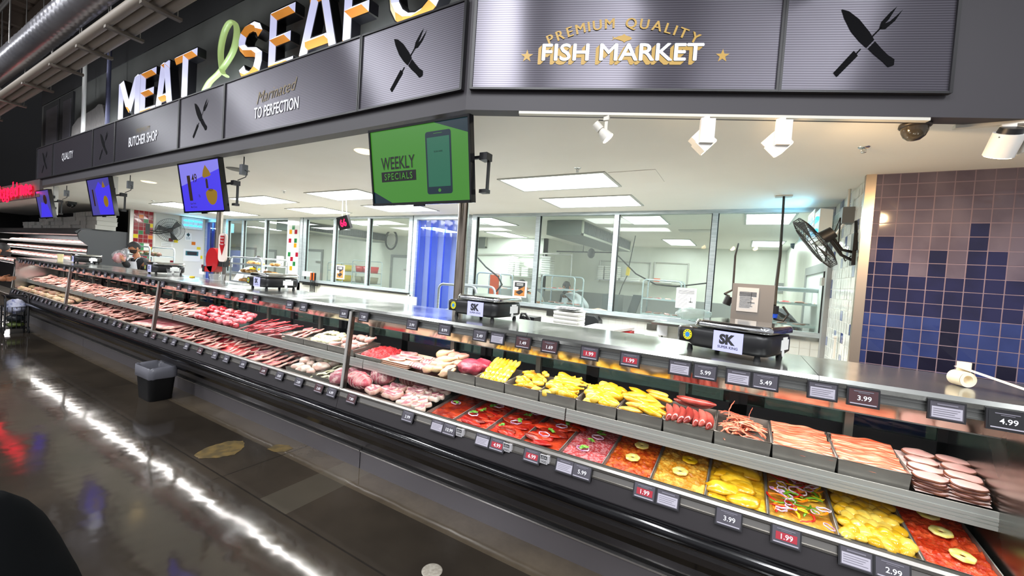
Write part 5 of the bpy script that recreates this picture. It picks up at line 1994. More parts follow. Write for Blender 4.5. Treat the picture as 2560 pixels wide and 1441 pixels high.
def dfn(u, t):
    x = x0d + t * (x1d - x0d)
    a = 2 * PI * u
    f = ((x * 6.5 + u) % 1)
    rr = DR + (.008 if f < .16 else 0)
    return (x, DY + cos(a) * rr, DZ + sin(a) * rr)


mb.grid(dfn, NU, 700, cu=True)
m_duct = mat('galvanised duct', 'b4b3b8', .3, .72, col2='9c9ba2', scale=3, stretch=(.3, 1, 1))
t = thing('spiral_duct', 'big round silver spiral duct hung under the store roof', 'duct', (-12, DY, DZ - DR))
part('duct_shell', mb, m_duct, t)
mb = MB()
for x in range(-25, 1, 2):
    mb.cyl((x, DY - DR, DZ), (x, DY - DR, 6.2), .006, n=6).cyl((x, DY + DR, DZ), (x, DY + DR, 6.2), .006, n=6)
part('hanger_rods', mb, m_alu2, t)
for i, (k_, rr) in enumerate(((1.545, .05), (1.455, .045), (1.375, .05))):
    z = 4.1
    y = (z - 1.65) / k_
    solo('ceiling_pipe', MB().cyl((-26, y, z), (1.5, y, z), rr, n=12), mat('painted pipe', '9a9084', .5), ('brown grey pipe next to the duct', 'middle of three brown grey pipes under the roof', 'outermost brown grey pipe, nearest the sign wall')[i], 'pipe')
for i, x in enumerate((-4.2, -5.2, -6.15, -7.1, -8.2, -9.6, -11.2, -13)):
    y0, y1, z = 2.44 / 1.57, 2.44 / 1.30, 4.04
    t = thing('pipe_hanger', 'short metal strut carrying the three roof pipes', 'hanger', (x, y0, z), 'roof pipe hangers')
    part('strut', MB().bx(x - .03, x + .03, y0, y1, z - .03, z), mat('strut steel', '7d756b', .45, .6), t)
    part('rod', MB().cyl((x, y1 - .03, z), (x, y1 - .03, 6.2), .006, n=6).cyl((x, y0 + .03, z), (x, y0 + .03, 6.2), .006, n=6), m_alu2, t)
for i, k_ in enumerate((2.5, 2.75)):
    z = 5.2
    y = (z - 1.65) / k_
    solo('conduit', MB().cyl((-26, y, z), (1, y, z), .03, n=8), m_alu2, ('thin conduit just beyond the duct', 'outer thin conduit above the duct')[i], 'conduit')
m_neon = glow('neon red', 'ff1030', 2.2, (.2, 0, 0))
yN = FY - .06
p0 = aY(-170, 545, yN)
mb = MB()
mb.bx(-18.5, aY(93, 470, yN).x, FY - .03, FY + .02, 1.65 + .40 * FY, ZC + .12)
struct('wall_fascia_far', mb, mat('brown grey fascia', '4c4142', .6))
z0 = 1.65 + .425 * FY
txt_ = 'Packaged meats'
x_end = aY(78, 470, yN).x
xx = aY(88, 470, yN).x + 2.6
vs, fs, wd = tmesh(txt_, .03)
h_ = .30
mb = MB()
sx_ = 7.0 / (wd * h_)
q = V((aY(88, 470, yN).x - .25, yN - .05, z0))
for dx in (-.02, 0, .02):
    text(mb, 'Packaged me', q + V((dx, 0, 0)), V((1, 0, 0)), V((0, 0, 1)), h_, 0, align='R', fit=3.75, space=1.1, lift=.001 + dx * .01)
m0 = len(mb.v)
mb.add([(x, y + .05, z) for x, y, z in mb.v[:m0]], [f[::-1] for f in list(mb.f)], 0)
solo('neon_sign', mb, m_neon, 'glowing red neon lettering Packaged meats over the far end', 'neon sign')

# ---------------------------------------------------------------- scales on the counter
def rbox(w_, d_, q, n=5):
    pts = []
    for cx_, cy_, a in ((w_ / 2 - q, d_ / 2 - q, 0), (-w_ / 2 + q, d_ / 2 - q, 90), (-w_ / 2 + q, -d_ / 2 + q, 180), (w_ / 2 - q, -d_ / 2 + q, 270)):
        pts += [(cx_ + q * cos(rad(a + 90 * k / (n - 1))), cy_ + q * sin(rad(a + 90 * k / (n - 1)))) for k in range(n)]
    return pts


def loft(mb, secs, mi=0, sm=True, cap=True):
    n = len(secs[0])
    k = len(mb.v)
    for s_ in secs:
        mb.v += [tuple(p) for p in s_]
    for i in range(len(secs) - 1):
        for j in range(n):
            mb.f.append([k + i * n + j, k + i * n + (j + 1) % n, k + (i + 1) * n + (j + 1) % n, k + (i + 1) * n + j])
            mb.m.append(mi)
            mb.s.append(sm)
    if cap:
        mb.f.append(list(range(k, k + n))[::-1])
        mb.f.append(list(range(k + (len(secs) - 1) * n, k + len(secs) * n)))
        mb.m += [mi, mi]
        mb.s += [False, False]
    return mb


m_lcd = glow('scale display', 'c9ccff', .5, (.4, .4, .5))
m_seal = mat('seal yellow', 'd9d21a', .4)
m_sealb = mat('seal blue', '2f7fc0', .4)


def counter_scale(label):
    t = thing('counter_scale', label, 'scale', (0, 0, 0), 'scales along the counter')
    mb = MB()
    loft(mb, [[(x * .92, y * .95, .022) for x, y in rbox(.36, .34, .05)], [(x, y, .035) for x, y in rbox(.36, .34, .05)], [(x, y, .085) for x, y in rbox(.36, .34, .05)], [(x * .97, y * .97, .10) for x, y in rbox(.36, .34, .05)]])
    loft(mb, [[(x - .17, y - .03, .035) for x, y in rbox(.12, .27, .04)], [(x - .17, y - .03, .088) for x, y in rbox(.12, .27, .04)], [(x * .9 - .17, y * .95 - .03, .096) for x, y in rbox(.12, .27, .04)]])
    part('body', mb, m_black, t, local=True)
    mb = MB()
    loft(mb, [[(x * .9 + .02, y * .9, .104) for x, y in rbox(.33, .345, .04)], [(x + .02, y, .108) for x, y in rbox(.33, .345, .04)], [(x + .02, y, .122) for x, y in rbox(.33, .345, .04)], [(x * .95 + .02, y * .95, .134) for x, y in rbox(.33, .345, .04)]])
    part('platter', mb, m_chrome, t, 'polished steel platter', local=True)
    for x, y in ((-.17, -.12), (.13, -.13), (-.14, .13), (.14, .13)):
        part('foot', MB().cyl((x, y, 0), (x, y, .024), .014, .01, 10), m_rubber, t, local=True)
    mb = MB()
    y = -.1712
    mb.box((.02, y, .06), (.125, .003, .078), 0)
    text(mb, 'SK', (.018, y - .0018, .052), (1, 0, 0), (0, 0, 1), .034, 1, bold=.06, fit=.068)
    text(mb, 'SUPER KING', (.022, y - .0018, .034), (1, 0, 0), (0, 0, 1), .0095, 1, bold=.02, fit=.085)
    part('display', mb, [m_lcd, m_ink], t, 'lit pale display with black letters', local=True)
    mb = MB()
    mb.cyl((-.165, -.1655, .065), (-.165, -.169, .065), .021, n=24, mi=0)
    mb.cyl((-.165, -.169, .065), (-.165, -.1695, .065), .011, n=18, mi=1)
    for k in range(10):
        a = 2 * PI * k / 10
        mb.box((-.165 + .016 * cos(a), -.1695, .065 + .016 * sin(a)), (.004, .0006, .004), 2)
    part('round_seal', mb, [m_seal, m_sealb, m_ink], t, 'yellow seal with a blue centre', local=True)
    mb = MB()
    mb.box((.1808, .05, .062), (.002, .1, .04), 0)
    mb.box((.1808, .05, .086), (.002, .06, .012), 0)
    mb.cyl((.18, .03, .03), (.1825, .03, .03), .014, n=14, mi=0)
    part('rating_label', mb, m_paper, t, 'white rating label', local=True)
    return t


s1_ = counter_scale('nearest black counter scale, turned toward the aisle by the wrapping panel')
s1_.scale = (1.08, 1.04, 1.25)
s1_.location = (0.0, 2.37, CZ)
s1_.rotation_euler = (0, 0, rad(-20))
dup(s1_, (-1.60, 2.46, CZ), rad(-2), 'black counter scale between the green screen and the paper stack')
dup(s1_, (-4.36, 2.47, CZ), rad(-4), 'black counter scale in front of the cart of golden bread')
dup(s1_, (-7.12, 2.50, CZ), rad(-4), 'black counter scale below the red ticket dispenser')
dup(s1_, (-10.5, 2.52, CZ), rad(-4), 'farthest black counter scale in front of the reaching butcher')
m_clear = glass('clear plastic tub', 'f2f4f2', 1.4, .1, haze=.15)


def tub(p, label):
    mb = MB()
    loft(mb, [[(p.x + x * .8, p.y + y * .8, CZ + .002) for x, y in rbox(.17, .12, .02)], [(p.x + x, p.y + y, CZ + .085) for x, y in rbox(.17, .12, .02)], [(p.x + x * 1.06, p.y + y * 1.06, CZ + .087) for x, y in rbox(.17, .12, .02)]], cap=False)
    mb.quad(*[(p.x + a * .066, p.y + b * .046, CZ + .003) for a, b in ((-1, -1), (1, -1), (1, 1), (-1, 1))])
    solo('plastic_tub', mb, m_clear, label, 'tub')


tub(V((-6.85, 2.5, 0)), 'clear plastic tub on the counter just in front of the butcher')
tub(V((-5.65, 2.5, 0)), 'clear plastic tub on the counter beside the ticket dispenser pole')
tub(V((-11.0, 2.4, 0)), 'clear plastic tub on the counter left of the farthest scale')
solo('paper_cup', MB().lathe([(.035, 0), (.045, .13), (.047, .132), (.04, .13)], V((-11.5, 2.4, CZ)), 14), mat('cream cup', 'e6d9a8', .5), 'tall cream paper cup near the far end of the counter', 'cup')
p = V((-6.3, 2.5, CZ))
solo('lemon_slice', MB().lathe([(0, 0), (.03, 0), (.03, .02), (0, .025)], p, 14), m_yellow, 'small yellow lemon left of the clear tub by the ticket pole', 'lemon')
# tape roll with a paper strip on the near counter end
t = thing('receipt_roll', 'white paper rolls with a long unrolled strip at the near end of the counter', 'paper roll', (.80, 2.34, CZ))
mb = MB()
mb.cyl((.79, 2.355, CZ + .032), (.81, 2.30, CZ + .032), .03, n=24, caps=False)
mb.cyl((.79, 2.355, CZ + .032), (.81, 2.30, CZ + .032), .017, n=24, caps=False)
for x, y in ((.79, 2.355), (.81, 2.30)):
    d_ = V((.03, -.07, 0)).normalized()
    u_ = V((0, 0, 1))
    s_ = d_.cross(u_)
    A_ = [V((x, y, CZ + .032)) + (u_ * cos(a) + s_ * sin(a)) * q for q in (.017, .03) for a in [2 * PI * k / 24 for k in range(24)]]
    mb.add(A_, [(k, (k + 1) % 24, 24 + (k + 1) % 24, 24 + k) for k in range(24)])
part('paper_roll', mb, mat('till roll', 'ece0c4', .6), t)
part('core_roll', MB().cyl((.815, 2.36, CZ + .055), (.815, 2.36, CZ + .095), .021, n=20), mat('till roll', 'ece0c4', .6), t)
mb = MB()
for k in range(14):
    q = k / 14
    x, y, z = .775 + .5 * q, 2.33 - .30 * q, CZ + .075 - .07 * min(1, q * 2.2) + .003
    x2, y2, z2 = .775 + .5 * (q + 1 / 14), 2.33 - .30 * (q + 1 / 14), CZ + .075 - .07 * min(1, (q + 1 / 14) * 2.2) + .003
    mb.add([(x, y, z), (x + .03, y + .045, z), (x2 + .03, y2 + .045, z2), (x2, y2, z2)], [(0, 1, 2, 3)])
part('paper_strip', mb, mat('till strip', 'e9dfc8', .6), t)

# ---------------------------------------------------------------- behind the counter
t = thing('wrapping_stand', 'grey steel panel with a taped safety notice standing behind the nearest scale', 'panel', (.06, 3.1, 0))
a, b = aY(1833, 708, 3.1), aY(1938, 716, 3.1)
part('panel', MB().bx(a.x, b.x, 3.09, 3.12, .9, a.z), mat('matt steel', '8f8880', .42, .7), t)
mb = MB()
c, d = aY(1845, 718, 3.088), aY(1893, 782, 3.088)
mb.bx(c.x, d.x, 3.084, 3.088, d.z, c.z, 0)
for k in range(13):
    z = c.z - .03 - k * (c.z - d.z - .05) / 13
    w_ = (d.x - c.x) * (.8 if k < 4 else .5 + .06 * (k % 3))
    x0 = c.x + .015 if k > 3 else (c.x + d.x) / 2 - w_ / 2
    mb.bx(x0, x0 + w_, 3.082, 3.084, z, z + (.0045 if k in (1, 2, 3) else .0018), 1)
mb.bx(d.x - .042, d.x - .040, 3.082, 3.084, d.z + .05, d.z + .13, 1).bx(d.x - .06, d.x - .02, 3.082, 3.084, d.z + .06, d.z + .063, 1)
part('notice', mb, [mat('grey paper', 'b8b6b2', .4), m_ink], t, 'taped typewritten notice')
part('legs', MB().bx(a.x, a.x + .02, 3.09, 3.12, 0, .9).bx(b.x - .02, b.x, 3.09, 3.12, 0, .9), m_steel, t)
p = aZ(1960, 490, ZC)
t = thing('power_cord_drop', 'black power cord hanging from the ceiling with a blue connector', 'power cord', p)
q1 = [aY(1960, 490, p.y), aY(1957, 540, p.y - .4), aY(1950, 640, p.y - 1.2), aY(1940, 720, p.y - 1.8), aY(1936, 765, p.y - 2.1)]
part('cord', MB().tube(q1, .012, 8), m_rubber, t)
part('ceiling_plate', MB().bx(p.x - .08, p.x + .08, p.y - .05, p.y + .05, ZC - .012, ZC), m_alu2, t)
e = q1[-1]
part('connector', MB().cyl(e, e + V((0, 0, -.055)), .028, n=14).cyl(e + V((0, 0, -.055)), e + V((0, 0, -.085)), .026, .022, 14, 1), [m_black, m_blue], t, 'black and blue connector')
part('looped_cord', MB().tube([e + V((0, 0, -.09)), e + V((.06, 0, -.1)), e + V((.085, 0, -.05)), e + V((.05, 0, -.0))], .008, 6), m_rubber, t)
p = aY(1815, 762, 3.3)
t = thing('hanging_plug', 'black plug on a thin cord left of the wrapping stand', 'plug', p)
part('plug_body', MB().cyl(p, p + V((.02, 0, .06)), .028, n=12), m_black, t)
part('cord', MB().tube([p + V((.02, 0, .06)), aY(1812, 735, 3.3), aY(1832, 725, 3.4), aY(1838, 640, 3.6), aY(1846, 610, 4.5)], .008, 6), m_rubber, t)


# wall fan on the tiled side wall
def wall_fan(c, n, R_, label, arm_to):
    t = thing('wall_fan', label, 'fan', c)
    n = n.normalized()
    u = n.orthogonal().normalized()
    v = n.cross(u)
    mb = MB()
    for k in range(44):
        a = 2 * PI * k / 44
        e_ = u * cos(a) + v * sin(a)
        mb.tube([c + n * .055 + e_ * .05, c + n * .05 + e_ * R_ * .7, c + n * .028 + e_ * R_, c - n * .028 + e_ * R_, c - n * .05 + e_ * R_ * .75, c - n * .06 + e_ * .07], .0022, 4)
    for r_, h_ in ((R_ * 1.005, .025), (R_ * 1.005, -.025), (R_ * .72, .048), (R_ * .4, .053), (R_ * .5, -.056)):
        mb.tube([c + n * h_ + (u * cos(2 * PI * k / 36) + v * sin(2 * PI * k / 36)) * r_ for k in range(36)], .0035, 5, closed=True)
    mb.cyl(c + n * .053, c + n * .06, .05, n=20)
    part('cage', mb, m_black, t)
    mb = MB()
    for k in range(3):
        a = 2 * PI * k / 3
        e_ = u * cos(a) + v * sin(a)
        f_ = n.cross(e_)
        mb.add([c + e_ * .04 - f_ * .02, c + e_ * .04 + f_ * .03, c + e_ * R_ * .9 + f_ * .12 + n * .03, c + e_ * R_ * .88 - f_ * .04 - n * .03], [(0, 1, 2, 3)])
    part('blades', mb, mat('fan blade grey', '55585a', .35, .6), t)
    mb = MB().cyl(c - n * .06, c - n * .17, .065, .055, 18)
    part('motor', mb, m_black, t)
    mb = MB()
    for o in (V((0, 0, 0)), V((0, 0, -.05))):
        mb.tube([c - n * .14 + o, lerp(c - n * .14, arm_to, .5) + V((0, 0, -.06)) + o, arm_to + o * 1.6], .014, 8)
    mb.box(arm_to + V((-.01 if arm_to.x > 0 else .01, 0, .03)), (.03, .1, .3))
    mb.tube([arm_to + V((0, 0, .0)), arm_to + V((0, .05, .3)), arm_to + V((0, -.06, .02))], .013, 6)
    part('wall_arm', mb, m_black, t)
    part('power_cord', MB().tube([c - n * .18, c - n * .22 + V((0, 0, .1)), lerp(c, arm_to, .6) + V((0, 0, .02)), lerp(c, arm_to, .8) + V((0, 0, -.1)), arm_to], .006, 6), m_rubber, t)
    return t


c = aY(2036, 607, 4.75)
arm = aX(2136, 632, SX - .03)
wall_fan(c, V((-.80, .06, -.60)), .27, 'black wire caged wall fan on the white tiled side wall, tilted down', arm)
# insect light trap
b_ = aX(2107, 560, SX - .03)
m_uv = glow('insect lamp blue', '39b8ff', 1.8)


def insect_trap(o, r, n, label):
    t = thing('insect_light_trap', label, 'insect trap', o)
    u = V((0, 0, 1))

    def P(a, b, c):
        return o + r * a + u * b + n * c
    R = Matrix((r, u, n)).transposed()
    part('housing', MB().box(P(0, 0, .06), (.55, .36, .12), 0, R), m_white, t)
    mb = MB()
    for y in (.07, -.07):
        mb.cyl(P(-.24, y, .135), P(.24, y, .135), .022, n=10)
    part('uv_tube', mb, m_uv, t, 'glowing blue tubes')
    mb = MB()
    for k in range(5):
        mb.box(P(-.25 + k * .125, 0, .165), (.012, .33, .008), 0, R)
    for y in (-.165, 0, .165):
        mb.box(P(0, y, .165), (.53, .012, .008), 0, R)
    part('guard', mb, m_frame_w, t)
    l = bpy.data.lights.new('uv_lamp', 'AREA')
    l.size, l.shape, l.size_y, l.energy, l.color = .5, 'RECTANGLE', .3, 3.5, (.2, .7, 1)
    ob = bpy.data.objects.new('uv_lamp', l)
    ob.rotation_mode = 'QUATERNION'
    ob.rotation_quaternion = n.to_track_quat('-Z', 'Y')
    ob.location = P(0, 0, .18)
    COL.objects.link(ob)


insect_trap(V((SX - .10, 5.95, b_.z)), V((0, 1, 0)), V((-1, 0, .15)).normalized(), 'blue glowing insect light trap on the tiled side wall above the fan')
t = thing('junction_box', 'grey electrical box with conduit above the wall fan', 'electrical box', (SX - .04, 5.2, 2.3))
p = aX(2118, 540, SX - .05)
part('box', MB().box(p, (.1, .14, .16)), mat('grey box', '5d6063', .5), t)
part('conduit', MB().cyl(p + V((0, 0, .08)), V((p.x, p.y, ZC)), .014, n=8), m_alu2, t)
part('cable', MB().tube([p + V((-.02, 0, -.08)), p + V((-.1, .1, -.25)), p + V((-.02, .2, -.35)), p + V((-.06, .3, -.2))], .012, 6), m_frame_w, t)
p = aX(2105, 895, SX - .02)
solo('tile_cleaning_brush', MB().bx(p.x - .02, p.x, 5.35, 5.38, 1.0, 1.22).bx(p.x - .03, p.x, 5.33, 5.40, 1.22, 1.24), m_frame_w, 'small white pipe stub on the side wall near the counter', 'pipe')

# things on the back wall below the windows
p = aY(1658, 822, WY - .06)
t = thing('soap_dispenser', 'white wall soap dispenser under the window left of the wrapping stand', 'dispenser', p)
mb = MB()
loft(mb, [[(p.x + x, WY - .05 - .1 * k - (y + .04) * .0, p.z + y * (1 - .3 * k)) for x, y in rbox(.13, .26, .03)] for k in (0, .6, 1)])
part('cover', mb, mat('dispenser white', 'dfe3ea', .25), t)
part('nozzle', MB().cyl((p.x, WY - .12, p.z - .09), (p.x, WY - .12, p.z - .12), .012, n=10), m_black, t)
for (px, py), lb in (((1629, 818), 'steel socket plate on the tiles left of the soap dispenser'), ((1376, 784), 'steel socket plate on the tiles left of the paper stack'), ((2002, 922), 'steel socket plate below the window near the tiled side wall'), ((838, 722), 'socket plate below the middle windows'), ((902, 728), 'second socket plate below the middle windows')):
    p = aY(px, py, WY - .05)
    solo('socket_plate', MB().bx(p.x - .07, p.x + .07, WY - .056, WY - .048, p.z - .045, p.z + .045).bx(p.x - .04, p.x - .01, WY - .058, WY - .05, p.z - .02, p.z + .02).bx(p.x + .01, p.x + .04, WY - .058, WY - .05, p.z - .02, p.z + .02), m_steel, lb, 'socket')
p = aY(1480, 803, WY - .1)
t = thing('towel_dispenser', 'smoky black paper towel dispenser behind the white cutting board', 'dispenser', p)
mb = MB()
sec = [(p.x - .18, p.z - .15), (p.x + .17, p.z - .15), (p.x + .15, p.z + .03), (p.x + .08, p.z + .085), (p.x - .06, p.z + .09), (p.x - .15, p.z + .02)]
mb.prism(sec, 'y', WY - .24, WY - .05)
part('cover', mb, mat('smoked plastic', '26282a', .15), t)
part('mechanism', MB().bx(p.x - .12, p.x + .12, WY - .06, WY - .045, p.z - .2, p.z - .1), m_black, t)
# rear work table with the cutting board, foam trays
t = thing('work_table', 'white topped work table behind the counter, left of the wrapping stand', 'table', (-1.2, 4.3, 0))
part('tabletop', MB().bx(-2.6, -.35, 4.0, 4.75, .86, .90), m_steel, t)
for x, y in ((-2.55, 4.05), (-.4, 4.05), (-2.55, 4.7), (-.4, 4.7)):
    part('leg', MB().cyl((x, y, 0), (x, y, .86), .02, n=8), m_alu2, t)
a = aY(1455, 823, 4.2)
zb = a.z
t2 = solo('cutting_board', MB().add([aZ(1452, 818, zb), aZ(1535, 826, zb), aZ(1586, 819, zb), aZ(1490, 809, zb)] + [q + V((0, 0, -.03)) for q in (aZ(1452, 818, zb), aZ(1535, 826, zb), aZ(1586, 819, zb), aZ(1490, 809, zb))], [(0, 1, 2, 3), (7, 6, 5, 4), (0, 4, 5, 1), (1, 5, 6, 2), (2, 6, 7, 3), (3, 7, 4, 0)]), mat('board white', 'e3e3e0', .5), 'white plastic cutting board on a stand right of the paper stack', 'board')
q = aZ(1556, 828, zb - .05)
solo('red_tray', MB().bx(q.x - .13, q.x + .12, q.y - .08, q.y + .1, zb - .09, zb - .04), m_red, 'red plastic tray tucked under the white cutting board', 'tray')
solo('board_stand', MB().bx(q.x - .35, q.x + .2, q.y - .1, q.y + .3, .90, zb - .095), m_steel, 'steel box stand carrying the cutting board', 'stand')
a, b = aY(1392, 775, 4.4), aY(1452, 815, 4.4)
for k in range(8):
    z0 = .902 + k * (a.z - .905) / 8
    mb = MB()
    loft(mb, [[((a.x + b.x) / 2 + x * .97, 4.42 + y * .97, z0) for x, y in rbox(b.x - a.x, .26, .02)], [((a.x + b.x) / 2 + x, 4.42 + y, z0 + (a.z - .905) / 8 - .003) for x, y in rbox(b.x - a.x, .26, .02)]])
    solo('foam_tray', mb, m_foam, 'white foam tray in the stack beside the towel dispenser', 'tray', 'stacked white foam trays')
mb = MB()
rg2 = random.Random(2)
for k in range(6):
    z = a.z + .004 + k * .006
    cx_, cy_ = (a.x + b.x) / 2 + rg2.uniform(-.02, .02), 4.42 + rg2.uniform(-.02, .02)
    th = rg2.uniform(-.25, .25)
    Q = [V((cx_ + (x * cos(th) - y * sin(th)), cy_ + x * sin(th) + y * cos(th), z + rg2.uniform(-.004, .01))) for x, y in ((-.13, -.12), (.13, -.12), (.13, .12), (-.13, .12))]
    mb.add(Q + [v_ + V((0, 0, .002)) for v_ in Q], [(0, 3, 2, 1), (4, 5, 6, 7), (0, 1, 5, 4), (1, 2, 6, 5), (2, 3, 7, 6), (3, 0, 4, 7)])
solo('wrapping_paper', mb, m_paper, 'loose pile of white wrapping sheets on top of the foam trays', 'paper', kind='stuff')
p = aY(1326, 793, 3.4)
t = thing('label_printer', 'small black cable bundle and printer right of the second scale', 'printer', (p.x, 3.4, 1.0))
part('body', MB().bx(p.x - .06, p.x + .09, 3.3, 3.45, p.z - .1, p.z + .01), m_black, t)
part('cable', MB().tube([(p.x - .1, 3.38, p.z - .05), (p.x - .06, 3.33, p.z + .03), (p.x, 3.3, p.z + .035), (p.x + .06, 3.28, p.z - .02)], .012, 6).tube([(p.x - .09, 3.35, p.z - .06), (p.x - .03, 3.31, p.z + .01), (p.x + .05, 3.28, p.z - .04)], .01, 6), m_rubber, t)
solo('printer_shelf', MB().bx(p.x - .2, p.x + .25, 3.2, 3.55, p.z - .13, p.z - .1).bx(p.x - .18, p.x - .15, 3.25, 3.5, 0, p.z - .13).bx(p.x + .2, p.x + .23, 3.25, 3.5, 0, p.z - .13), m_steel, 'narrow steel side shelf right of the second scale', 'shelf')


# ---------------------------------------------------------------- tray carts
def cart(loc, rz, w_, d_, h_, shelves, label, group=None, fill=None, fm=None, r_=.016, flabel=None):
    t = thing('tray_cart', label, 'cart', loc, group, rz)
    mb = MB()
    for y in (-d_ / 2, d_ / 2):
        q = .07
        pts = [(-w_ / 2, y, .12), (-w_ / 2, y, h_ - q)] + [(-w_ / 2 + q - q * cos(rad(a)), y, h_ - q + q * sin(rad(a))) for a in (22, 45, 68, 90)] + [(w_ / 2 - q + q * sin(rad(a)), y, h_ - q + q * cos(rad(a))) for a in (0, 22, 45, 68, 90)] + [(w_ / 2, y, .12)]
        mb.tube(pts, r_, 8)
    part('frame', mb, m_alu, t, local=True)
    for z in shelves:
        mb = MB()
        mb.bx(-w_ / 2, w_ / 2, -d_ / 2, d_ / 2, z, z + .012).bx(-w_ / 2, w_ / 2, -d_ / 2 - .01, -d_ / 2, z, z + .03).bx(-w_ / 2, w_ / 2, d_ / 2, d_ / 2 + .01, z, z + .03)
        part('shelf', mb, m_alu, t, local=True)
    for x in (-w_ / 2, w_ / 2):
        for y in (-d_ / 2, d_ / 2):
            part('caster', MB().cyl((x, y - .012, .06), (x, y + .012, .06), .06, n=14).cyl((x, y, .06), (x, y, .13), .01, n=6), m_rubber, t, local=True)
    if fill:
        rg3 = random.Random(int(abs(loc[0]) * 100))
        for z in shelves:
            for k in range(fill):
                c_, s_ = cos(rz), sin(rz)
                x, y = -w_ / 2 + .08 + (w_ - .16) * k / max(1, fill - 1), rg3.uniform(-d_ / 4, d_ / 4)
                put(flabel[0], fm[k % len(fm)], (loc[0] + x * c_ - y * s_, loc[1] + x * s_ + y * c_, z + .014), (rg3.uniform(-.2, .2), rg3.uniform(-.2, .2), rg3.uniform(-3, 3)), rg3.uniform(.9, 1.2), flabel[1], flabel[2], flabel[3])
    return t


p = aY(1168, 720, 4.2)
cart((p.x, 4.2, 0), 0, .58, .42, p.z + .03, (.55, .85, 1.13), 'aluminium tray cart with rounded rails behind the second scale', None, 4, [m.copy() for m in fil[:1]] if False else ten, flabel=('pork_rib', 'orange pink meat piece on the cart behind the second scale', 'meat', 'meat on the near cart'))
p = aY(655, 680, 4.0)
bun = [lump((.07, .045, .03), s, .3, [mat('golden bread', 'b87428', .5, col2='e3b878', scale=22)]) for s in (1, 2)]
cart((p.x - .1, 4.0, 0), 0, 1.0, .45, 1.63, (1.18, 1.34, 1.5), 'aluminium cart stacked with trays of golden brown bread behind the third scale', None, 9, bun, flabel=('bread_piece', 'golden brown bread piece on the cart behind the third scale', 'bread', 'bread on the cart'))
cart((-12.2, 4.0, 0), 0, 1.25, .45, 1.72, (1.2, 1.5), 'aluminium tray cart left of the butcher at the far end', None, 5, [lump((.09, .06, .05), 1, .3, [mat('dark greens', '2c4a24', .5, col2='5e3a2a', scale=9)])], flabel=('produce_bag', 'dark green wrapped bundle on the far tray cart', 'bundle', 'bundles on the far cart'))
# cup bowls beside the bread cart omitted from view; take-a-number stand
x = aY(562, 640, 2.72).x
t = thing('ticket_dispenser', 'red take a number ticket dispenser on a pole with an arrow sign', 'ticket dispenser', (x, 2.72, 0))
part('pole', MB().cyl((x, 2.72, 0), (x, 2.72, 1.55), .022, n=12).lathe([(0, 0), (.17, 0), (.17, .015), (.03, .03)], V((x, 2.72, 0)), 20), mat('dark pole', '6a6560', .35, .8), t)
a, b = aY(545, 584, 2.70), aY(570, 656, 2.70)
mb = MB()
cxs, w_ = (a.x + b.x) / 2, .2
mb.prism([(cxs + u_, v_) for u_, v_ in [((q[0]) * 1, (a.z + b.z) / 2 + q[1]) for q in rbox(w_, a.z - b.z, .06)]], 'y', 2.69, 2.71, 0)
zc, hz_ = (a.z + b.z) / 2, (a.z - b.z)
ar = [(-.055, .42), (.055, .42), (.055, .12), (.075, .12), (0, -.28), (-.075, .12), (-.055, .12)]
mb.add([(cxs + u_, 2.688, zc + v_ * hz_) for u_, v_ in ar], [list(range(7))[::-1]], 1)
for i, s_ in enumerate(('PLEASE', 'Take A', 'Number')):
    text(mb, s_, (cxs, 2.687, zc + hz_ * (.32 - .11 * i)), (1, 0, 0), (0, 0, 1), .018, 2, fit=.085, bold=.01)
part('arrow_sign', mb, [mat('sign cream', 'ead9cf', .4), m_red, m_paper], t, 'white sign with a red arrow reading PLEASE Take A Number')
c = aY(527, 650, 2.68)
mb = MB()
mb.cyl((c.x, 2.69, c.z), (c.x, 2.79, c.z), .165, n=36)
mb.prism([(c.x - .25, c.z - .165), (c.x, c.z - .165), (c.x + .02, c.z - .08), (c.x - .19, c.z - .1)], 'y', 2.69, 2.79)
mb.bx(c.x + .1, x + .03, 2.70, 2.76, c.z - .08, c.z + .05, 1)
part('snail_housing', mb, [m_red, m_black], t, 'glossy red snail shaped housing')
part('ticket', MB().bx(c.x - .34, c.x - .2, 2.69, 2.71, c.z - .21, c.z - .14), m_paper, t, 'paper ticket tongue')
part('dark_slot', MB().bx(c.x - .245, c.x - .19, 2.685, 2.795, c.z - .17, c.z - .09), m_black, t)
# number display
c = aY(861, 557, 4.3)
t = thing('queue_display', 'small black hanging queue display showing red 66', 'number display', c)
R = Matrix.Rotation(rad(-10), 3, 'Y') @ Matrix.Rotation(rad(15), 3, 'X')
part('case', MB().box(c, (.26, .05, .21), 0, R), m_black, t)
mb = MB()
text(mb, '66', c + R @ V((0, -.026, -.055)), R @ V((1, 0, 0)), R @ V((0, 0, 1)), .11, 0, bold=.03, fit=.15)
part('digits', mb, glow('led red', 'ff1040', 2.5), t, 'glowing red digits')
part('hanger', MB().cyl(c + V((-.06, 0, .1)), V((c.x - .08, c.y, ZC)), .006, n=6).cyl(c + V((.05, 0, .1)), V((c.x + .0, c.y, ZC)), .006, n=6), m_alu2, t)
# far side wall: fan, light trap, notices
c = aX(426, 576, LX + .22)
wall_fan(c, V((1, -.35, -.12)), .33, 'black caged wall fan on the far white side wall by the red tiles', V((LX - .02, c.y - .45, c.z - .05)))
p = aX(482, 560, LX - .08)
insect_trap(V((LX - .09, p.y - .05, p.z)), V((0, -1, 0)), V((1, 0, 0)), 'blue glowing insect light trap on the far white side wall')


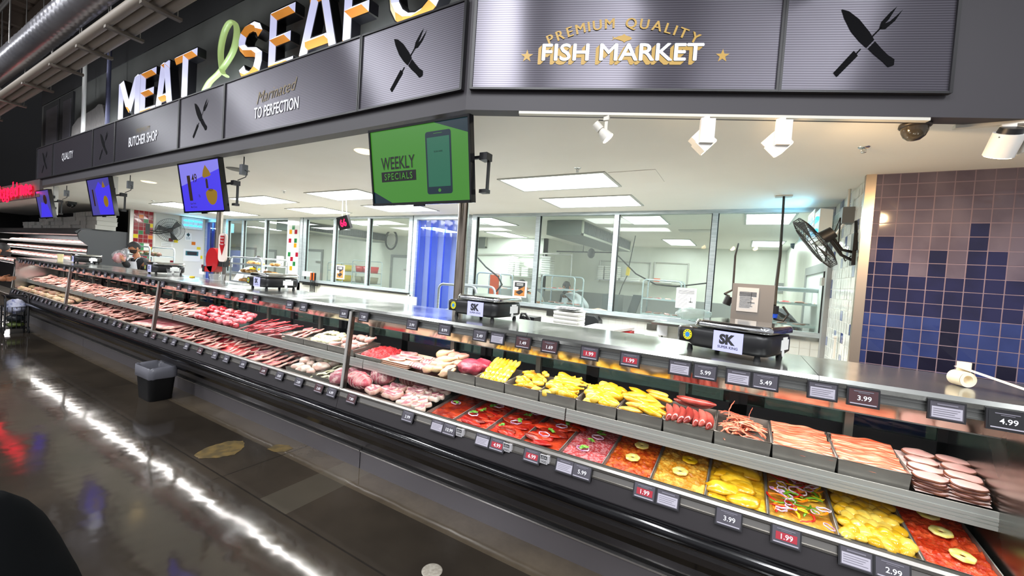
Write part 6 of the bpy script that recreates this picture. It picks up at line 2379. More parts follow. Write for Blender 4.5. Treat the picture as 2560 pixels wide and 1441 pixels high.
def wall_sheet(px0, py0, px1, py1, X, label, cat, deco, name='wall_notice'):
    a, b = aX(px0, py0, X), aX(px1, py1, X)
    y0, y1 = sorted((a.y, b.y))
    z1, z0 = max(a.z, b.z), min(a.z, b.z)
    t = thing(name, label, cat, (X, y0, z0))
    part('sheet', MB().bx(X, X + .012, y0, y1, z0, z1), m_paper, t)
    mb = MB()
    deco(mb, X + .014, y0, y1, z0, z1)
    part('print', mb, [m_ink, mat('print green', '2f8a50', .5), mat('print teal', '2b6f78', .5), m_red], t)


def dk1(mb, X, y0, y1, z0, z1):
    c_ = ((y0 + y1) / 2, (z0 + z1) / 2)
    w_ = (y1 - y0)
    mb.cyl((X - .003, c_[0], c_[1] + .06), (X, c_[0], c_[1] + .06), w_ * .25, n=20, mi=2)
    mb.bx(X, X + .002, c_[0] - w_ * .05, c_[0] + w_ * .05, c_[1] - .0, c_[1] + .12, 0).bx(X, X + .002, c_[0] - w_ * .15, c_[0] + w_ * .15, c_[1] + .045, c_[1] + .075, 0)
    for k in range(3):
        mb.bx(X - .002, X, y0 + .03, y1 - .03, z0 + .03 + k * .03, z0 + .04 + k * .03, 2)


def dk2(mb, X, y0, y1, z0, z1):
    mb.bx(X - .002, X, y0 + .06, y1 - .06, z1 - .2, z1 - .06, 2).bx(X, X + .002, y0 + .1, y1 - .1, z1 - .18, z1 - .08, 0)


def dk3(mb, X, y0, y1, z0, z1):
    for k in range(5):
        mb.bx(X - .002, X, y0 + .02, y1 - .05, z1 - .04 - k * .03, z1 - .035 - k * .03, 3 if k == 4 else 0)


def dk4(mb, X, y0, y1, z0, z1):
    m_ = y0 + (y1 - y0) * .6
    mb.bx(X - .002, X, y0, m_, z0, z1, 1)
    vs_, fs_, wd = tmesh('A', .03)
    mb.add([(X + .002, y0 + .1 + q[0] * .15, z0 + .05 + q[1] * .14) for q in vs_], fs_, 1)


wall_sheet(462, 582, 478, 602, LX - .098, 'white hand washing notice with a round cross emblem on the far side wall', 'notice', dk1)
wall_sheet(458, 622, 500, 655, LX - .098, 'white sink cabinet front with an oval logo on the far side wall', 'cabinet', dk2, 'hand_sink_panel')
wall_sheet(402, 605, 432, 618, LX - .098, 'pale typed notice below the far wall fan', 'notice', dk3)
wall_sheet(338, 607, 372, 627, LX + .004, 'green letter A grade card on the red tiles', 'notice', dk4, 'grade_card')
p = aX(394, 638, LX - .09)
solo('door_sensor', MB().bx(LX - .1, LX - .06, p.y - .06, p.y + .06, p.z - .035, p.z + .035), m_black, 'small black box on the white far side wall', 'box')

# ---------------------------------------------------------------- prep room behind the windows
KB, KL = 12.45, 10.4
xk = aY(1368, 600, KL).x
m_wains = mat('grey wainscot', '8b8d8c', .5)
mb = MB()
mb.bx(-25, xk, KL, KL + .1, 0, ZC, 0).bx(xk - .1, xk, KL, KB, 0, ZC, 0).bx(xk, SX + .2, KB, KB + .1, 0, ZC, 0)
mb.bx(xk, SX, KB - .012, KB, 0, 1.25, 1).bx(xk, xk + .012, KL, KB, 0, 1.25, 1).bx(-6.7, xk, KL - .012, KL, 0, 1.3, 1)
struct('wall_prep_back', mb, [m_kwall, m_wains])
struct('wall_prep_side', MB().bx(SX, SX + .08, WY + .1, KB, 0, ZC, 0).bx(SX - .012, SX, WY + .1, KB, 0, 1.15, 1), [m_kwall, m_wains])


def kdoor(n, x0, x1, y, zt, ax='y', label=''):
    r = bpy.data.objects.new('door_%d' % n, None)
    r.location = (x0, y, 0)
    COL.objects.link(r)
    r['kind'] = 'structure'
    f, l, h = MB(), MB(), MB()
    if ax == 'y':
        f.bx(x0 - .1, x0, y - .05, y, 0, zt).bx(x1, x1 + .1, y - .05, y, 0, zt).bx(x0 - .1, x1 + .1, y - .05, y, zt, zt + .1)
        l.bx(x0, x1, y - .03, y - .005, 0, zt)
        h.bx(x1 - .3, x1 - .02, y - .07, y - .03, zt - .45, zt - .38).bx(x1 - .3, x1 - .02, y - .07, y - .03, .5, .57)
    else:
        f.bx(y - .05, y, x0 - .12, x0, 0, zt).bx(y - .05, y, x1, x1 + .12, 0, zt).bx(y - .05, y, x0 - .12, x1 + .12, zt, zt + .12)
        l.bx(y - .03, y - .005, x0, x1, 0, zt)
        h.bx(y - .07, y - .03, x0 + .05, x0 + .2, zt - .18, zt - .08)
    part('door_frame', f, mat('door frame grey', '8a8c8c', .4), r)
    part('door_leaf', l, mat('door leaf white', 'd2d5d2', .4), r)
    part('door_hinge', h, m_alu2, r)


a, b = aY(768, 620, KL), aY(806, 620, KL)
kdoor(3, a.x, b.x, KL, 2.05)
a, b = aY(985, 635, KL), aY(1030, 640, KL)
kdoor(4, a.x, b.x, KL, 1.98)
a, b = aX(2075, 695, SX), aX(2024, 690, SX)
kdoor(5, a.y, b.y, SX, b.z, 'x')
for px0, px1 in ((567, 600), (612, 640), (668, 690)):
    a, b = aY(px0, 610, KL), aY(px1, 610, KL)
    kdoor(6 + (px0 > 600) + (px0 > 660), a.x, b.x, KL, 2.0 if px0 < 660 else 1.95)
struct('trim_prep_blue_panel', MB().bx(aY(562, 600, 9.6).x, aY(603, 600, 9.6).x, 9.58, 9.6, 0, 1.9), mat('blue vinyl panel', '5a67a4', .35))

# refrigeration coolers under the prep room ceiling
m_evap = mat('cooler casing', '626763', .5, .2)
m_fin = mat('cooler fins', '33383b', .5, .2)


def evap(x0, x1, y0, y1, z, label):
    t = thing('refrigeration_cooler', label, 'cooler', ((x0 + x1) / 2, (y0 + y1) / 2, z))
    part('casing', MB().bx(x0, x1, y0, y1, z, min(z + .36, 2.74)), m_evap, t)
    mb = MB()
    mb.bx(x1, x1 + .008, y0 + .12, y1 - .06, z + .04, z + .25, 0)
    for k in range(40):
        y = y0 + .12 + k * (y1 - y0 - .18) / 40
        mb.bx(x1 + .008, x1 + .014, y, y + .012, z + .04, z + .25, 1)
    part('fin_coil', mb, [m_fin, mat('fin edge', '4c5256', .5)], t, 'louvred coil face')
    mb = MB()
    for y in (y0, y1):
        mb.bx(x1, x1 + .02, y - (0 if y == y0 else .08), y + (.08 if y == y0 else 0), z, min(z + .36, 2.74))
    mb.bx(x1, x1 + .02, y0, y1, z, z + .04)
    part('cream_edge', mb, mat('cream edge', '9d9e90', .5), t)
    part('hanger_rods', MB().cyl((x0 + .1, y0 + .1, min(z + .36, 2.74)), (x0 + .1, y0 + .1, ZC), .01, n=6).cyl((x1 - .1, y1 - .1, min(z + .36, 2.74)), (x1 - .1, y1 - .1, ZC), .01, n=6), m_alu2, t)


a, b, c = aZ(1366, 587, 2.47), aZ(1453, 588, 2.47), aZ(1571, 630, 2.47)
evap(a.x, b.x, a.y, c.y, 2.47, 'large grey ceiling cooler behind the second and third right hand windows')
a, b = aZ(790, 582, 2.47), aZ(978, 608, 2.47)
evap(b.x - .9, b.x, 6.6, b.y, 2.47, 'long grey ceiling cooler behind the middle windows')
a = aZ(1212, 620, 2.42)
evap(a.x - .8, a.x, a.y, a.y + 1.2, 2.42, 'small grey ceiling cooler at the left of the right hand windows')
solo('black_dome_camera', MB().lathe([(.09, 0), (.09, -.03), (.07, -.09), (0, -.13)], aZ(1988, 610, ZC), 18), m_gloss, 'grey dome camera on the prep room ceiling by the door', 'camera')
p = aZ(1740, 577, ZC)
solo('air_vent', MB().bx(p.x - .3, p.x + .3, p.y - .15, p.y + .15, ZC - .012, ZC), m_alu2, 'slotted ceiling air vent inside the prep room', 'vent')


# wall shelves with foam trays
def kshelf(px0, px1, pyb, Y, label, stacks):
    a, b = aY(px0, pyb, Y), aY(px1, pyb, Y)
    z = (a.z + b.z) / 2
    t = thing('wire_shelf', label, 'shelf', (a.x, Y, z))
    part('shelf_board', MB().bx(a.x, b.x, Y - .2, Y + .2, z - .02, z), m_alu2, t)
    part('upright', MB().cyl((a.x, Y + .2, z - .1), (a.x, Y + .2, z + .6), .02, n=8).cyl((b.x, Y + .2, z - .1), (b.x, Y + .2, z + .6), .02, n=8).cyl((a.x, Y + .2, z + .58), (b.x, Y + .2, z + .58), .015, n=8), m_alu2, t)
    for sx0, sx1, h_ in stacks:
        p0, p1 = aY(sx0, pyb, Y), aY(sx1, pyb, Y)
        n_ = max(2, int(h_ / .06))
        for k in range(n_):
            mb = MB()
            loft(mb, [[((p0.x + p1.x) / 2 + x * .95, Y + y * .95, z + k * h_ / n_ + .001) for x, y in rbox(p1.x - p0.x, .3, .03)], [((p0.x + p1.x) / 2 + x, Y + y, z + (k + 1) * h_ / n_ - .004) for x, y in rbox(p1.x - p0.x, .3, .03)]])
            solo('foam_tray', mb, m_foam, 'white foam tray on ' + label, 'tray', 'foam trays on ' + label)


kshelf(1268, 1345, 691, 10.15, 'the shelf behind the first right window', ((1274, 1288, .55), (1290, 1303, .42), (1308, 1326, .25)))
kshelf(1350, 1420, 688, 10.15, 'the shelf behind the large ceiling cooler', ((1356, 1380, .5),))
kshelf(1492, 1620, 702, 12.2, 'the long rear shelf behind the third window', ((1495, 1510, .42), (1512, 1548, .42), (1552, 1600, .1)))
kshelf(1630, 1715, 708, 12.2, 'the rear shelf behind the steel pole', ((1640, 1680, .08),))
p = aY(1632, 704, 11.5)
solo('orange_box', MB().box(p + V((0, .6, .05)), (.16, .12, .09)), m_orange, 'small orange box on the long rear shelf', 'box')

# carts, machines and people in the prep room
mt_ = [stk['pork'][0], stk['beef'][0], stk['pale'][0]]
p = aY(1238, 690, 7.6)
cart((p.x, 7.6, 0), 0, .62, .5, p.z + .05, (.75, 1.05, 1.32), 'aluminium cart with red cloths behind the first right window', None, 3, mt_, flabel=('meat_cut', 'meat cut on the cart behind the first right window', 'meat', 'meat on the first prep cart'))
p = aY(1245, 704, 7.55)
solo('orange_apron', MB().bx(p.x - .05, p.x + .16, 7.3, 7.34, .8, 1.62), m_orange, 'orange red apron hanging on the prep cart', 'apron')
p = aY(1408, 695, 7.8)
cart((p.x, 7.8, 0), 0, .72, .5, p.z + .03, (.8, 1.1, 1.4), 'aluminium cart with three trays of meat behind the second right window', None, 5, mt_, flabel=('meat_cut', 'meat cut on the three tray cart', 'meat', 'meat on the three tray cart'))
p = aY(1660, 715, 8.4)
cart((p.x, 8.4, 0), 0, .7, .5, p.z + .1, (.75, 1.05, 1.35), 'narrow rack of meat trays behind the third right window', None, 4, mt_, flabel=('meat_cut', 'meat cut on the narrow rack', 'meat', 'meat on the narrow rack'))
p = aY(1985, 735, 6.9)
cart((p.x, 6.95, 0), .1, .75, .5, p.z + .06, (.9, 1.2, 1.5), 'wide aluminium cart close behind the last window', None, 4, mt_, .03, flabel=('meat_cut', 'meat cut on the wide cart', 'meat', 'meat on the wide cart'))
for (px, py), m_, lb in (((855, 672), m_yellow, 'yellow'), ((918, 668), m_red, 'dark red')):
    p = aY(px, py, 8.6)
    cart((p.x, 8.6, 0), 0, .75, .5, p.z + .18, (.7, 1.05, 1.38), 'cart of %s bins behind the middle windows' % lb)
    for i, z in enumerate((.72, 1.07, 1.4)):
        for k in (-1, 1):
            mb = MB()
            loft(mb, [[(p.x + k * .18 + x * .85, 8.6 + y * .85, z) for x, y in rbox(.3, .4, .04)], [(p.x + k * .18 + x, 8.6 + y, z + .2) for x, y in rbox(.3, .4, .04)]])
            solo('food_bin', mb, m_ if (lb == 'yellow' or i == 2) else mat('drab bin', '77725c', .5), '%s plastic bin on the %s shelf of the %s bin cart' % (lb if (lb == 'yellow' or i == 2) else 'drab', ('bottom', 'middle', 'top')[i], lb), 'bin', '%s cart bins, %s shelf' % (lb, ('bottom', 'middle', 'top')[i]))
t = thing('meat_saw', 'grey meat bandsaw with a slanted steel table behind the third window', 'saw', (aY(1575, 760, 8.2).x, 8.2, 0))
a, b = aY(1510, 735, 8.2), aY(1545, 800, 8.2)
part('column', MB().bx(a.x, b.x, 8.1, 8.5, 0, a.z), mat('saw grey', '6d7072', .4, .5), t)
c, d = aY(1575, 785, 8.2), aY(1592, 738, 8.2)
part('slanted_plate', MB().add([c + V((-.07, 0, 0)), c + V((.1, 0, 0)), d + V((.1, 0, 0)), d + V((-.07, 0, 0))] + [q + V((0, .05, 0)) for q in (c + V((-.07, 0, 0)), c + V((.1, 0, 0)), d + V((.1, 0, 0)), d + V((-.07, 0, 0)))], [(0, 1, 2, 3), (7, 6, 5, 4), (0, 4, 5, 1), (1, 5, 6, 2), (2, 6, 7, 3), (3, 7, 4, 0)]), mat('saw plate', '5a5d60', .35, .6), t)
part('saw_table', MB().bx(b.x - .1, d.x + .3, 8.0, 8.6, .85, .9), m_steel, t)
p = aY(1500, 765, 7.4)
t = thing('prep_table', 'steel prep table below the second right window', 'table', (p.x, 7.3, 0))
part('tabletop', MB().bx(p.x - 1.2, p.x + .5, 7.0, 7.5, .98, 1.02), m_steel, t)
for x in (p.x - 1.15, p.x + .45):
    for y in (7.05, 7.45):
        part('leg', MB().cyl((x, y, 0), (x, y, .98), .02, n=8), m_alu2, t)
solo('paper_wrapped_meat', MB().ball((p.x + .05, 7.15, 1.08), (.2, .1, .06), 14, 9, .3, 2, 4), m_parch, 'crumpled peach paper parcel on the prep table', 'parcel')
q = [aY(1190, 640, 7.2), aY(1215, 668, 7.2), aY(1245, 692, 7.2), aY(1255, 712, 7.2), aY(1240, 730, 7.2)]
solo('hanging_hose', MB().tube(q, .018, 8), m_rubber, 'black hose hanging behind the first right window', 'hose')
q = [aY(1545, 640, 9), aY(1590, 685, 9), aY(1640, 712, 9), aY(1690, 717, 9), aY(1770, 708, 9)]
solo('black_cable', MB().tube(q, .016, 6), m_rubber, 'long black cable drooping behind the third right window', 'cable')
a, b = aY(1587, 614, 9.5), aY(1572, 668, 9.5)
t = thing('cord_reel_drop', 'pole with a yellow hanging connector behind the third window', 'connector', b)
part('rod', MB().cyl((a.x, 9.5, ZC), b, .012, n=6), m_rubber, t)
part('connector', MB().cyl(b, b + V((-.02, 0, -.2)), .045, n=10), m_yellow, t, 'yellow connector')
part('cord', MB().tube([b + V((-.02, 0, -.2)), b + V((-.12, 0, -.45)), b + V((-.2, 0, -.75))], .01, 6), m_rubber, t)
a, b = aY(1392, 629, 9.8), aY(1535, 632, 9.8)
t = thing('ceiling_rail', 'dark horizontal rail hanging below the large cooler', 'rail', a)
part('bar', MB().cyl(a, b, .018, n=8), m_rubber, t)
c = lerp(a, b, .62)
part('trolley', MB().ball(c + V((0, 0, -.03)), (.1, .05, .13)), m_black, t)
part('hangers', MB().cyl(lerp(a, b, .48), lerp(a, b, .48) + V((0, 0, ZC - a.z)), .01, n=6), m_rubber, t)
a, b = aY(1190, 637, 10.35), aY(1400, 634, 10.35)
solo('wall_pipe', MB().cyl(a, b, .025, n=8), m_alu2, 'long grey horizontal pipe on the prep room wall', 'pipe')
solo('grey_access_panel', MB().box(aY(1958, 721, KB - .02), (.22, .02, .26)), m_wains, 'grey square panel on the rear prep room wall', 'panel')
p = aY(978, 600, 9.2)
t = thing('prep_fan', 'round fan on the wall behind the middle windows', 'fan', p)
part('cage', MB().tube([p + V((.25 * cos(2 * PI * k / 24), 0, .3 * sin(2 * PI * k / 24))) for k in range(24)], .03, 6, closed=True), m_rubber, t)
part('blades', MB().cyl(p, p + V((0, .03, 0)), .2, n=20), mat('fan disc', 'a9a7a2', .4), t)


# notices on the windows
def window_sheet(px0, py0, px1, py1, label, kind):
    a, b = aY(px0, py0, WY - .02), aY(px1, py1, WY - .02)
    t = thing('window_poster' if kind == 'p' else 'window_notice', label, 'poster' if kind == 'p' else 'notice', (a.x, WY - .02, b.z))
    part('sheet', MB().bx(a.x, b.x, WY - .024, WY - .012, b.z, a.z), m_paper, t)
    mb = MB()
    w_, h_ = b.x - a.x, a.z - b.z
    y = WY - .0255
    if kind == 'p':
        mb.bx(a.x + w_ * .12, b.x - w_ * .12, y, y + .001, b.z + h_ * .08, a.z - h_ * .08, 0)
        mb.bx(a.x + w_ * .12, b.x - w_ * .12, y - .001, y, b.z + h_ * .08, b.z + h_ * .5, 1)
        mb.add([(a.x + w_ * q[0], y - .002, b.z + h_ * q[1]) for q in ((.2, .3), (.5, .15), (.8, .35), (.6, .48))], [(0, 1, 2, 3)], 0)
        mb.add([(a.x + w_ * q[0], y - .002, b.z + h_ * q[1]) for q in ((.5, .5), (.86, .45), (.86, .7))], [(0, 1, 2)], 1)
        mb.bx(a.x + w_ * .14, a.x + w_ * .4, y - .002, y, b.z + h_ * .42, b.z + h_ * .62, 3)
        for k in range(3):
            mb.bx(a.x + w_ * .25, b.x - w_ * .25, y - .002, y, a.z - h_ * (.16 + .06 * k), a.z - h_ * (.14 + .06 * k), 3)
    else:
        for k in range(14):
            z = a.z - h_ * (.06 + .065 * k)
            hw = w_ * (.4 if k < 4 else .2 + .05 * (k % 3))
            cx_ = (a.x + b.x) / 2 if k < 4 else a.x + w_ * .08 + hw
            mb.bx(cx_ - hw, cx_ + hw, y, y + .001, z - h_ * (.018 if k in (1, 2, 3) else .009), z, 0)
        mb.bx(a.x + w_ * .65, a.x + w_ * .85, y, y + .001, b.z + h_ * .3, b.z + h_ * .36, 2)
        mb.bx(a.x + w_ * .72, a.x + w_ * .76, y, y + .001, b.z + h_ * .3, b.z + h_ * .55, 2)
    part('print', mb, [m_ink, mat('food photo brown', 'b0743a', .5), mat('print grey', '8d8f90', .5), m_paper], t)


window_sheet(1284, 702, 1315, 745, 'black and orange food poster on the first right window', 'p')
window_sheet(841, 663, 860, 699, 'food poster on the middle windows in front of the yellow bins', 'p')
window_sheet(568, 642, 580, 668, 'small food poster on the far left window', 'p')
window_sheet(1692, 719, 1738, 774, 'white typed notice on the third right window', 'n')
window_sheet(692, 640, 708, 670, 'white typed notice on the window left of the tiled pier', 'n')
p = aY(1735, 790, 6.1)
solo('plastic_bundle', MB().ball((p.x, 5.95, 1.28), (.22, .1, .09), 18, 10, .35, 2.5, 3), glass('milky plastic bag', 'dfe9e6', 1.4, .2, haze=.25, hcol='c9d2d0'), 'milky plastic wrapped bundle on the sill below the typed notice', 'bag')
solo('bundle_ledge', MB().bx(p.x - .5, p.x + .5, 5.78, 6.2, 1.1, 1.13), m_steel, 'steel ledge under the plastic wrapped bundle', 'ledge')
# knife rack by the bread cart
p = aY(775, 690, WY - .15)
t = thing('knife_rack', 'wall rack with orange handled knives under the middle windows', 'knife rack', (p.x, WY - .1, p.z - .2))
part('bar', MB().bx(p.x - .35, p.x + .3, WY - .12, WY - .06, p.z - .24, p.z - .16), m_steel, t)
part('holder_box', MB().bx(p.x - .3, p.x - .05, WY - .16, WY - .06, p.z - .02, p.z + .1), m_foam, t)
for k, m_ in enumerate((m_orange, m_black, m_orange, m_black)):
    x = p.x + .02 + k * .055
    part('knife', MB().bx(x - .015, x + .015, WY - .15, WY - .12, p.z - .1, p.z + .08, 0).bx(x - .018, x + .018, WY - .14, WY - .135, p.z - .42, p.z - .1, 1), [m_, m_chrome], t)
p = aY(868, 735, 4.5)
solo('black_gloves', MB().ball((p.x, 4.5, 1.02), (.2, .1, .05), 14, 8, .4, 3, 2), m_rubber, 'small dark heap on the rear ledge behind the counter', 'gloves')
solo('rear_ledge', MB().bx(p.x - .8, p.x + .8, 4.3, 4.8, .93, .97).bx(p.x - .75, p.x - .7, 4.4, 4.7, 0, .93).bx(p.x + .7, p.x + .75, 4.4, 4.7, 0, .93), m_steel, 'steel rear ledge below the middle windows', 'ledge')

# ---------------------------------------------------------------- far packaged meat case
t = thing('open_meat_case', 'open multi deck meat case along the black wall at the far end', 'display case', (-20, 3.9, 0))
ex = -15.05
m_mdk = mat('dark grey canopy', '3f4247', .4)
mb = MB()
mb.bx(-26, ex, 4.35, 4.48, 0, 2.1, 0)
mb.prism([(3.38, 2.0), (3.42, 1.93), (4.35, 1.93), (4.35, 2.1), (3.5, 2.1)], 'x', -26, ex, 0)
mb.prism([(3.42, 0), (4.35, 0), (4.35, .9), (3.30, .9), (3.30, .75)], 'x', -26, ex, 1)
part('carcass', mb, [m_mdk, m_base], t)
ep = [(3.42, 0), (4.48, 0), (4.48, 2.1), (3.62, 2.1), (3.48, 2.05), (3.42, 1.95), (3.45, 1.8), (3.62, 1.65), (3.60, 1.4), (3.30, .95), (3.3, .7)]
part('end_panel', MB().prism(ep, 'x', ex, ex + .05), mat('graphite end panel', '33363b', .35), t)
m_pack = meat('packed pink meat', 'd8777a', 'f0c9c4', 9)
m_pack2 = meat('packed pale meat', 'ecc3ae', 'e8d9c8', 7)
pk_ = []
for mm in (m_pack, m_pack2):
    mb = MB()
    mb.ball((0, 0, .035), (.11, .075, .028), 12, 6, .2, 2, 2, 1).bx(-.12, .12, -.085, .085, 0, .018, 0)
    pk_.append(mb.mesh('meat_pack', [m_foam, mm]))
m_lampw = glow('case strip', 'fff2ee', .7)
for i, (z, y0) in enumerate(((.92, 3.42), (1.2, 3.55), (1.45, 3.62), (1.68, 3.7))):
    part('shelf', MB().bx(-26, ex, y0, 4.35, z, z + .02, 0).bx(-26, ex, y0 - .012, y0, z - .03, z + .03, 1), [m_frame_w, m_alu2], t)
    for k in range(34):
        for r_ in range(2):
            put('meat_pack', pk_[(k + i + r_) % 2], (ex - .16 - k * .27, y0 + .1 + r_ * .2, z + .022 + .03 * r_), (.32, 0, rs.uniform(-.12, .12)), 1.05, 'wrapped pink meat pack on a shelf of the far open case', 'meat pack', 'meat packs in the far open case')
    part('shelf_lamp', MB().bx(-26, ex - .05, y0 + .03, y0 + .06, z - .012, z), m_lampw, t)
area('open_case_lamp', (-20.2, 3.6, 1.9), 10, .08, 45, (1, .94, .94), (rad(15), 0, 0))
area('open_case_lamp', (-20.2, 3.5, 1.42), 10, .05, 16, (1, .94, .94), (rad(15), 0, 0))
# white boxes on the canopy
rgb = random.Random(8)
xx = aY(70, 560, 3.85).x
xe = aY(256, 560, 3.85).x
k = 0
while xx < xe - .3:
    nl = 2 if xx < aY(110, 560, 3.85).x else 3 if xx < aY(185, 560, 3.85).x else 4
    wd = .42
    for j_ in range(nl):
        x0 = xx + rgb.uniform(-.015, .015)
        y0 = 3.72 + rgb.uniform(-.03, .03)
        z0 = 2.102 + j_ * .118
        mb = MB().bx(x0, x0 + wd - .03, y0, y0 + .4, z0, z0 + .1, 0).bx(x0 - .008, x0 + wd - .022, y0 - .008, y0 + .408, z0 + .1, z0 + .114, 0)
        for q in range(3):
            mb.bx(x0 + .02 + q * .12, x0 + .025 + q * .12, y0 - .003, y0, z0, z0 + .1, 0)
        solo('foam_box', mb, mat('grey white box', 'c3c3be', .65), 'grey white lidded box stacked on top of the far open meat case', 'box', 'boxes on the far case')
    xx += wd
    k += 1
p = aY(122, 569, 4.35)

# ---------------------------------------------------------------- waste bin
bp_ = V((-5.62, 1.93, 0))
t = thing('waste_bin', 'small black waste bin with a clear grey liner on the dark floor', 'bin', bp_)
mb = MB()
loft(mb, [[(bp_.x + x * s_, bp_.y + y * s_, z) for x, y in rbox(.40, .26, .06)] for s_, z in ((.80, 0), (.82, .004), (1.0, .36))], cap=False)
mb.quad(*[(bp_.x + a * .15, bp_.y + b * .1, .004) for a, b in ((-1, -1), (1, -1), (1, 1), (-1, 1))])
part('bin_body', mb, mat('bin black', '0d0d0e', .55, spec=.25), t)
mb = MB()
secs = []
for i, (s_, z) in enumerate(((1.0, .25), (1.035, .258), (1.05, .32), (1.045, .372), (1.0, .376), (.9, .345), (.84, .30), (.8, .2))):
    ring_ = []
    pts_ = rbox(.40, .26, .06, 9)
    for k, (x, y) in enumerate(pts_):
        j_ = 1 + (.02 * noise.noise(V((k * .9, i * .8, 1))) if i not in (4,) else 0)
        zz = z + (.012 * noise.noise(V((k * .35, 3, i * .2))) if i < 3 else .012 * noise.noise(V((k * .5, 7, 0))))
        ring_.append((bp_.x + x * s_ * j_, bp_.y + y * s_ * j_, zz))
    secs.append(ring_)
loft(mb, secs, cap=False)
part('liner', mb, glass('grey liner film', 'b9b9c2', 1.5, .25, haze=.42, hcol='8d8d96'), t, 'crinkled translucent bin liner')
p = aZ(1080, 1428, 0)
solo('floor_drain_cover', MB().lathe([(0, .004), (.048, .004), (.055, .002), (.057, 0)], p, 26).cyl((p.x, p.y, .004), (p.x, p.y, .0055), .006, n=8), mat('drain cover cream', '9c968a', .5, col2='8a8377', scale=60), 'small round pale floor drain cover by the case', 'drain cover')
m_stain = mat('ochre floor patch', '6d5a34', .45, col2='54482f', scale=14)
for pts_, lb in (([(482, 1140), (520, 1118), (570, 1104), (608, 1103), (613, 1118), (585, 1138), (540, 1146), (495, 1148)], 'large ochre worn patch on the floor in front of the case'), ([(668, 1124), (690, 1112), (722, 1114), (733, 1122), (712, 1131), (685, 1131)], 'small ochre worn patch on the floor nearer the case')):
    c = sum((aZ(a, b, 0) for a, b in pts_), V((0, 0, 0))) / len(pts_)
    P = []
    n_ = len(pts_)
    for i in range(n_):
        a, b = aZ(*pts_[i], 0), aZ(*pts_[(i + 1) % n_], 0)
        for q in range(5):
            v_ = lerp(a, b, q / 5)
            P.append(c + (v_ - c) * (1 + .09 * noise.noise(v_ * 30)))
    mb = MB()
    mb.add([V((c.x, c.y, .0022))] + [V((v_.x, v_.y, .002)) for v_ in P], [(0, 1 + i, 1 + (i + 1) % len(P)) for i in range(len(P))])
    solo('floor_patch', mb, m_stain, lb, 'floor patch')

# ---------------------------------------------------------------- people
dg = None


def skin_into(mb, verts, edges, radii, root=0, mi=0, sub=1):
    me = bpy.data.meshes.new('sk')
    me.from_pydata([tuple(v_) for v_ in verts], edges, [])
    o = bpy.data.objects.new('sk', me)
    COL.objects.link(o)
    o.modifiers.new('s', 'SKIN')
    o.modifiers.new('b', 'SUBSURF').levels = sub
    o.modifiers['b'].render_levels = sub
    for i, d in enumerate(me.skin_vertices[0].data):
        r_ = radii[i]
        d.radius = r_ if isinstance(r_, tuple) else (r_, r_)
        d.use_root = (i == root)
    dg_ = bpy.context.evaluated_depsgraph_get()
    m2 = bpy.data.meshes.new_from_object(o.evaluated_get(dg_))
    mb.add([v_.co.copy() for v_ in m2.vertices], [list(p_.vertices) for p_ in m2.polygons], mi, True)
    bpy.data.objects.remove(o)
    bpy.data.meshes.remove(me)
    bpy.data.meshes.remove(m2)


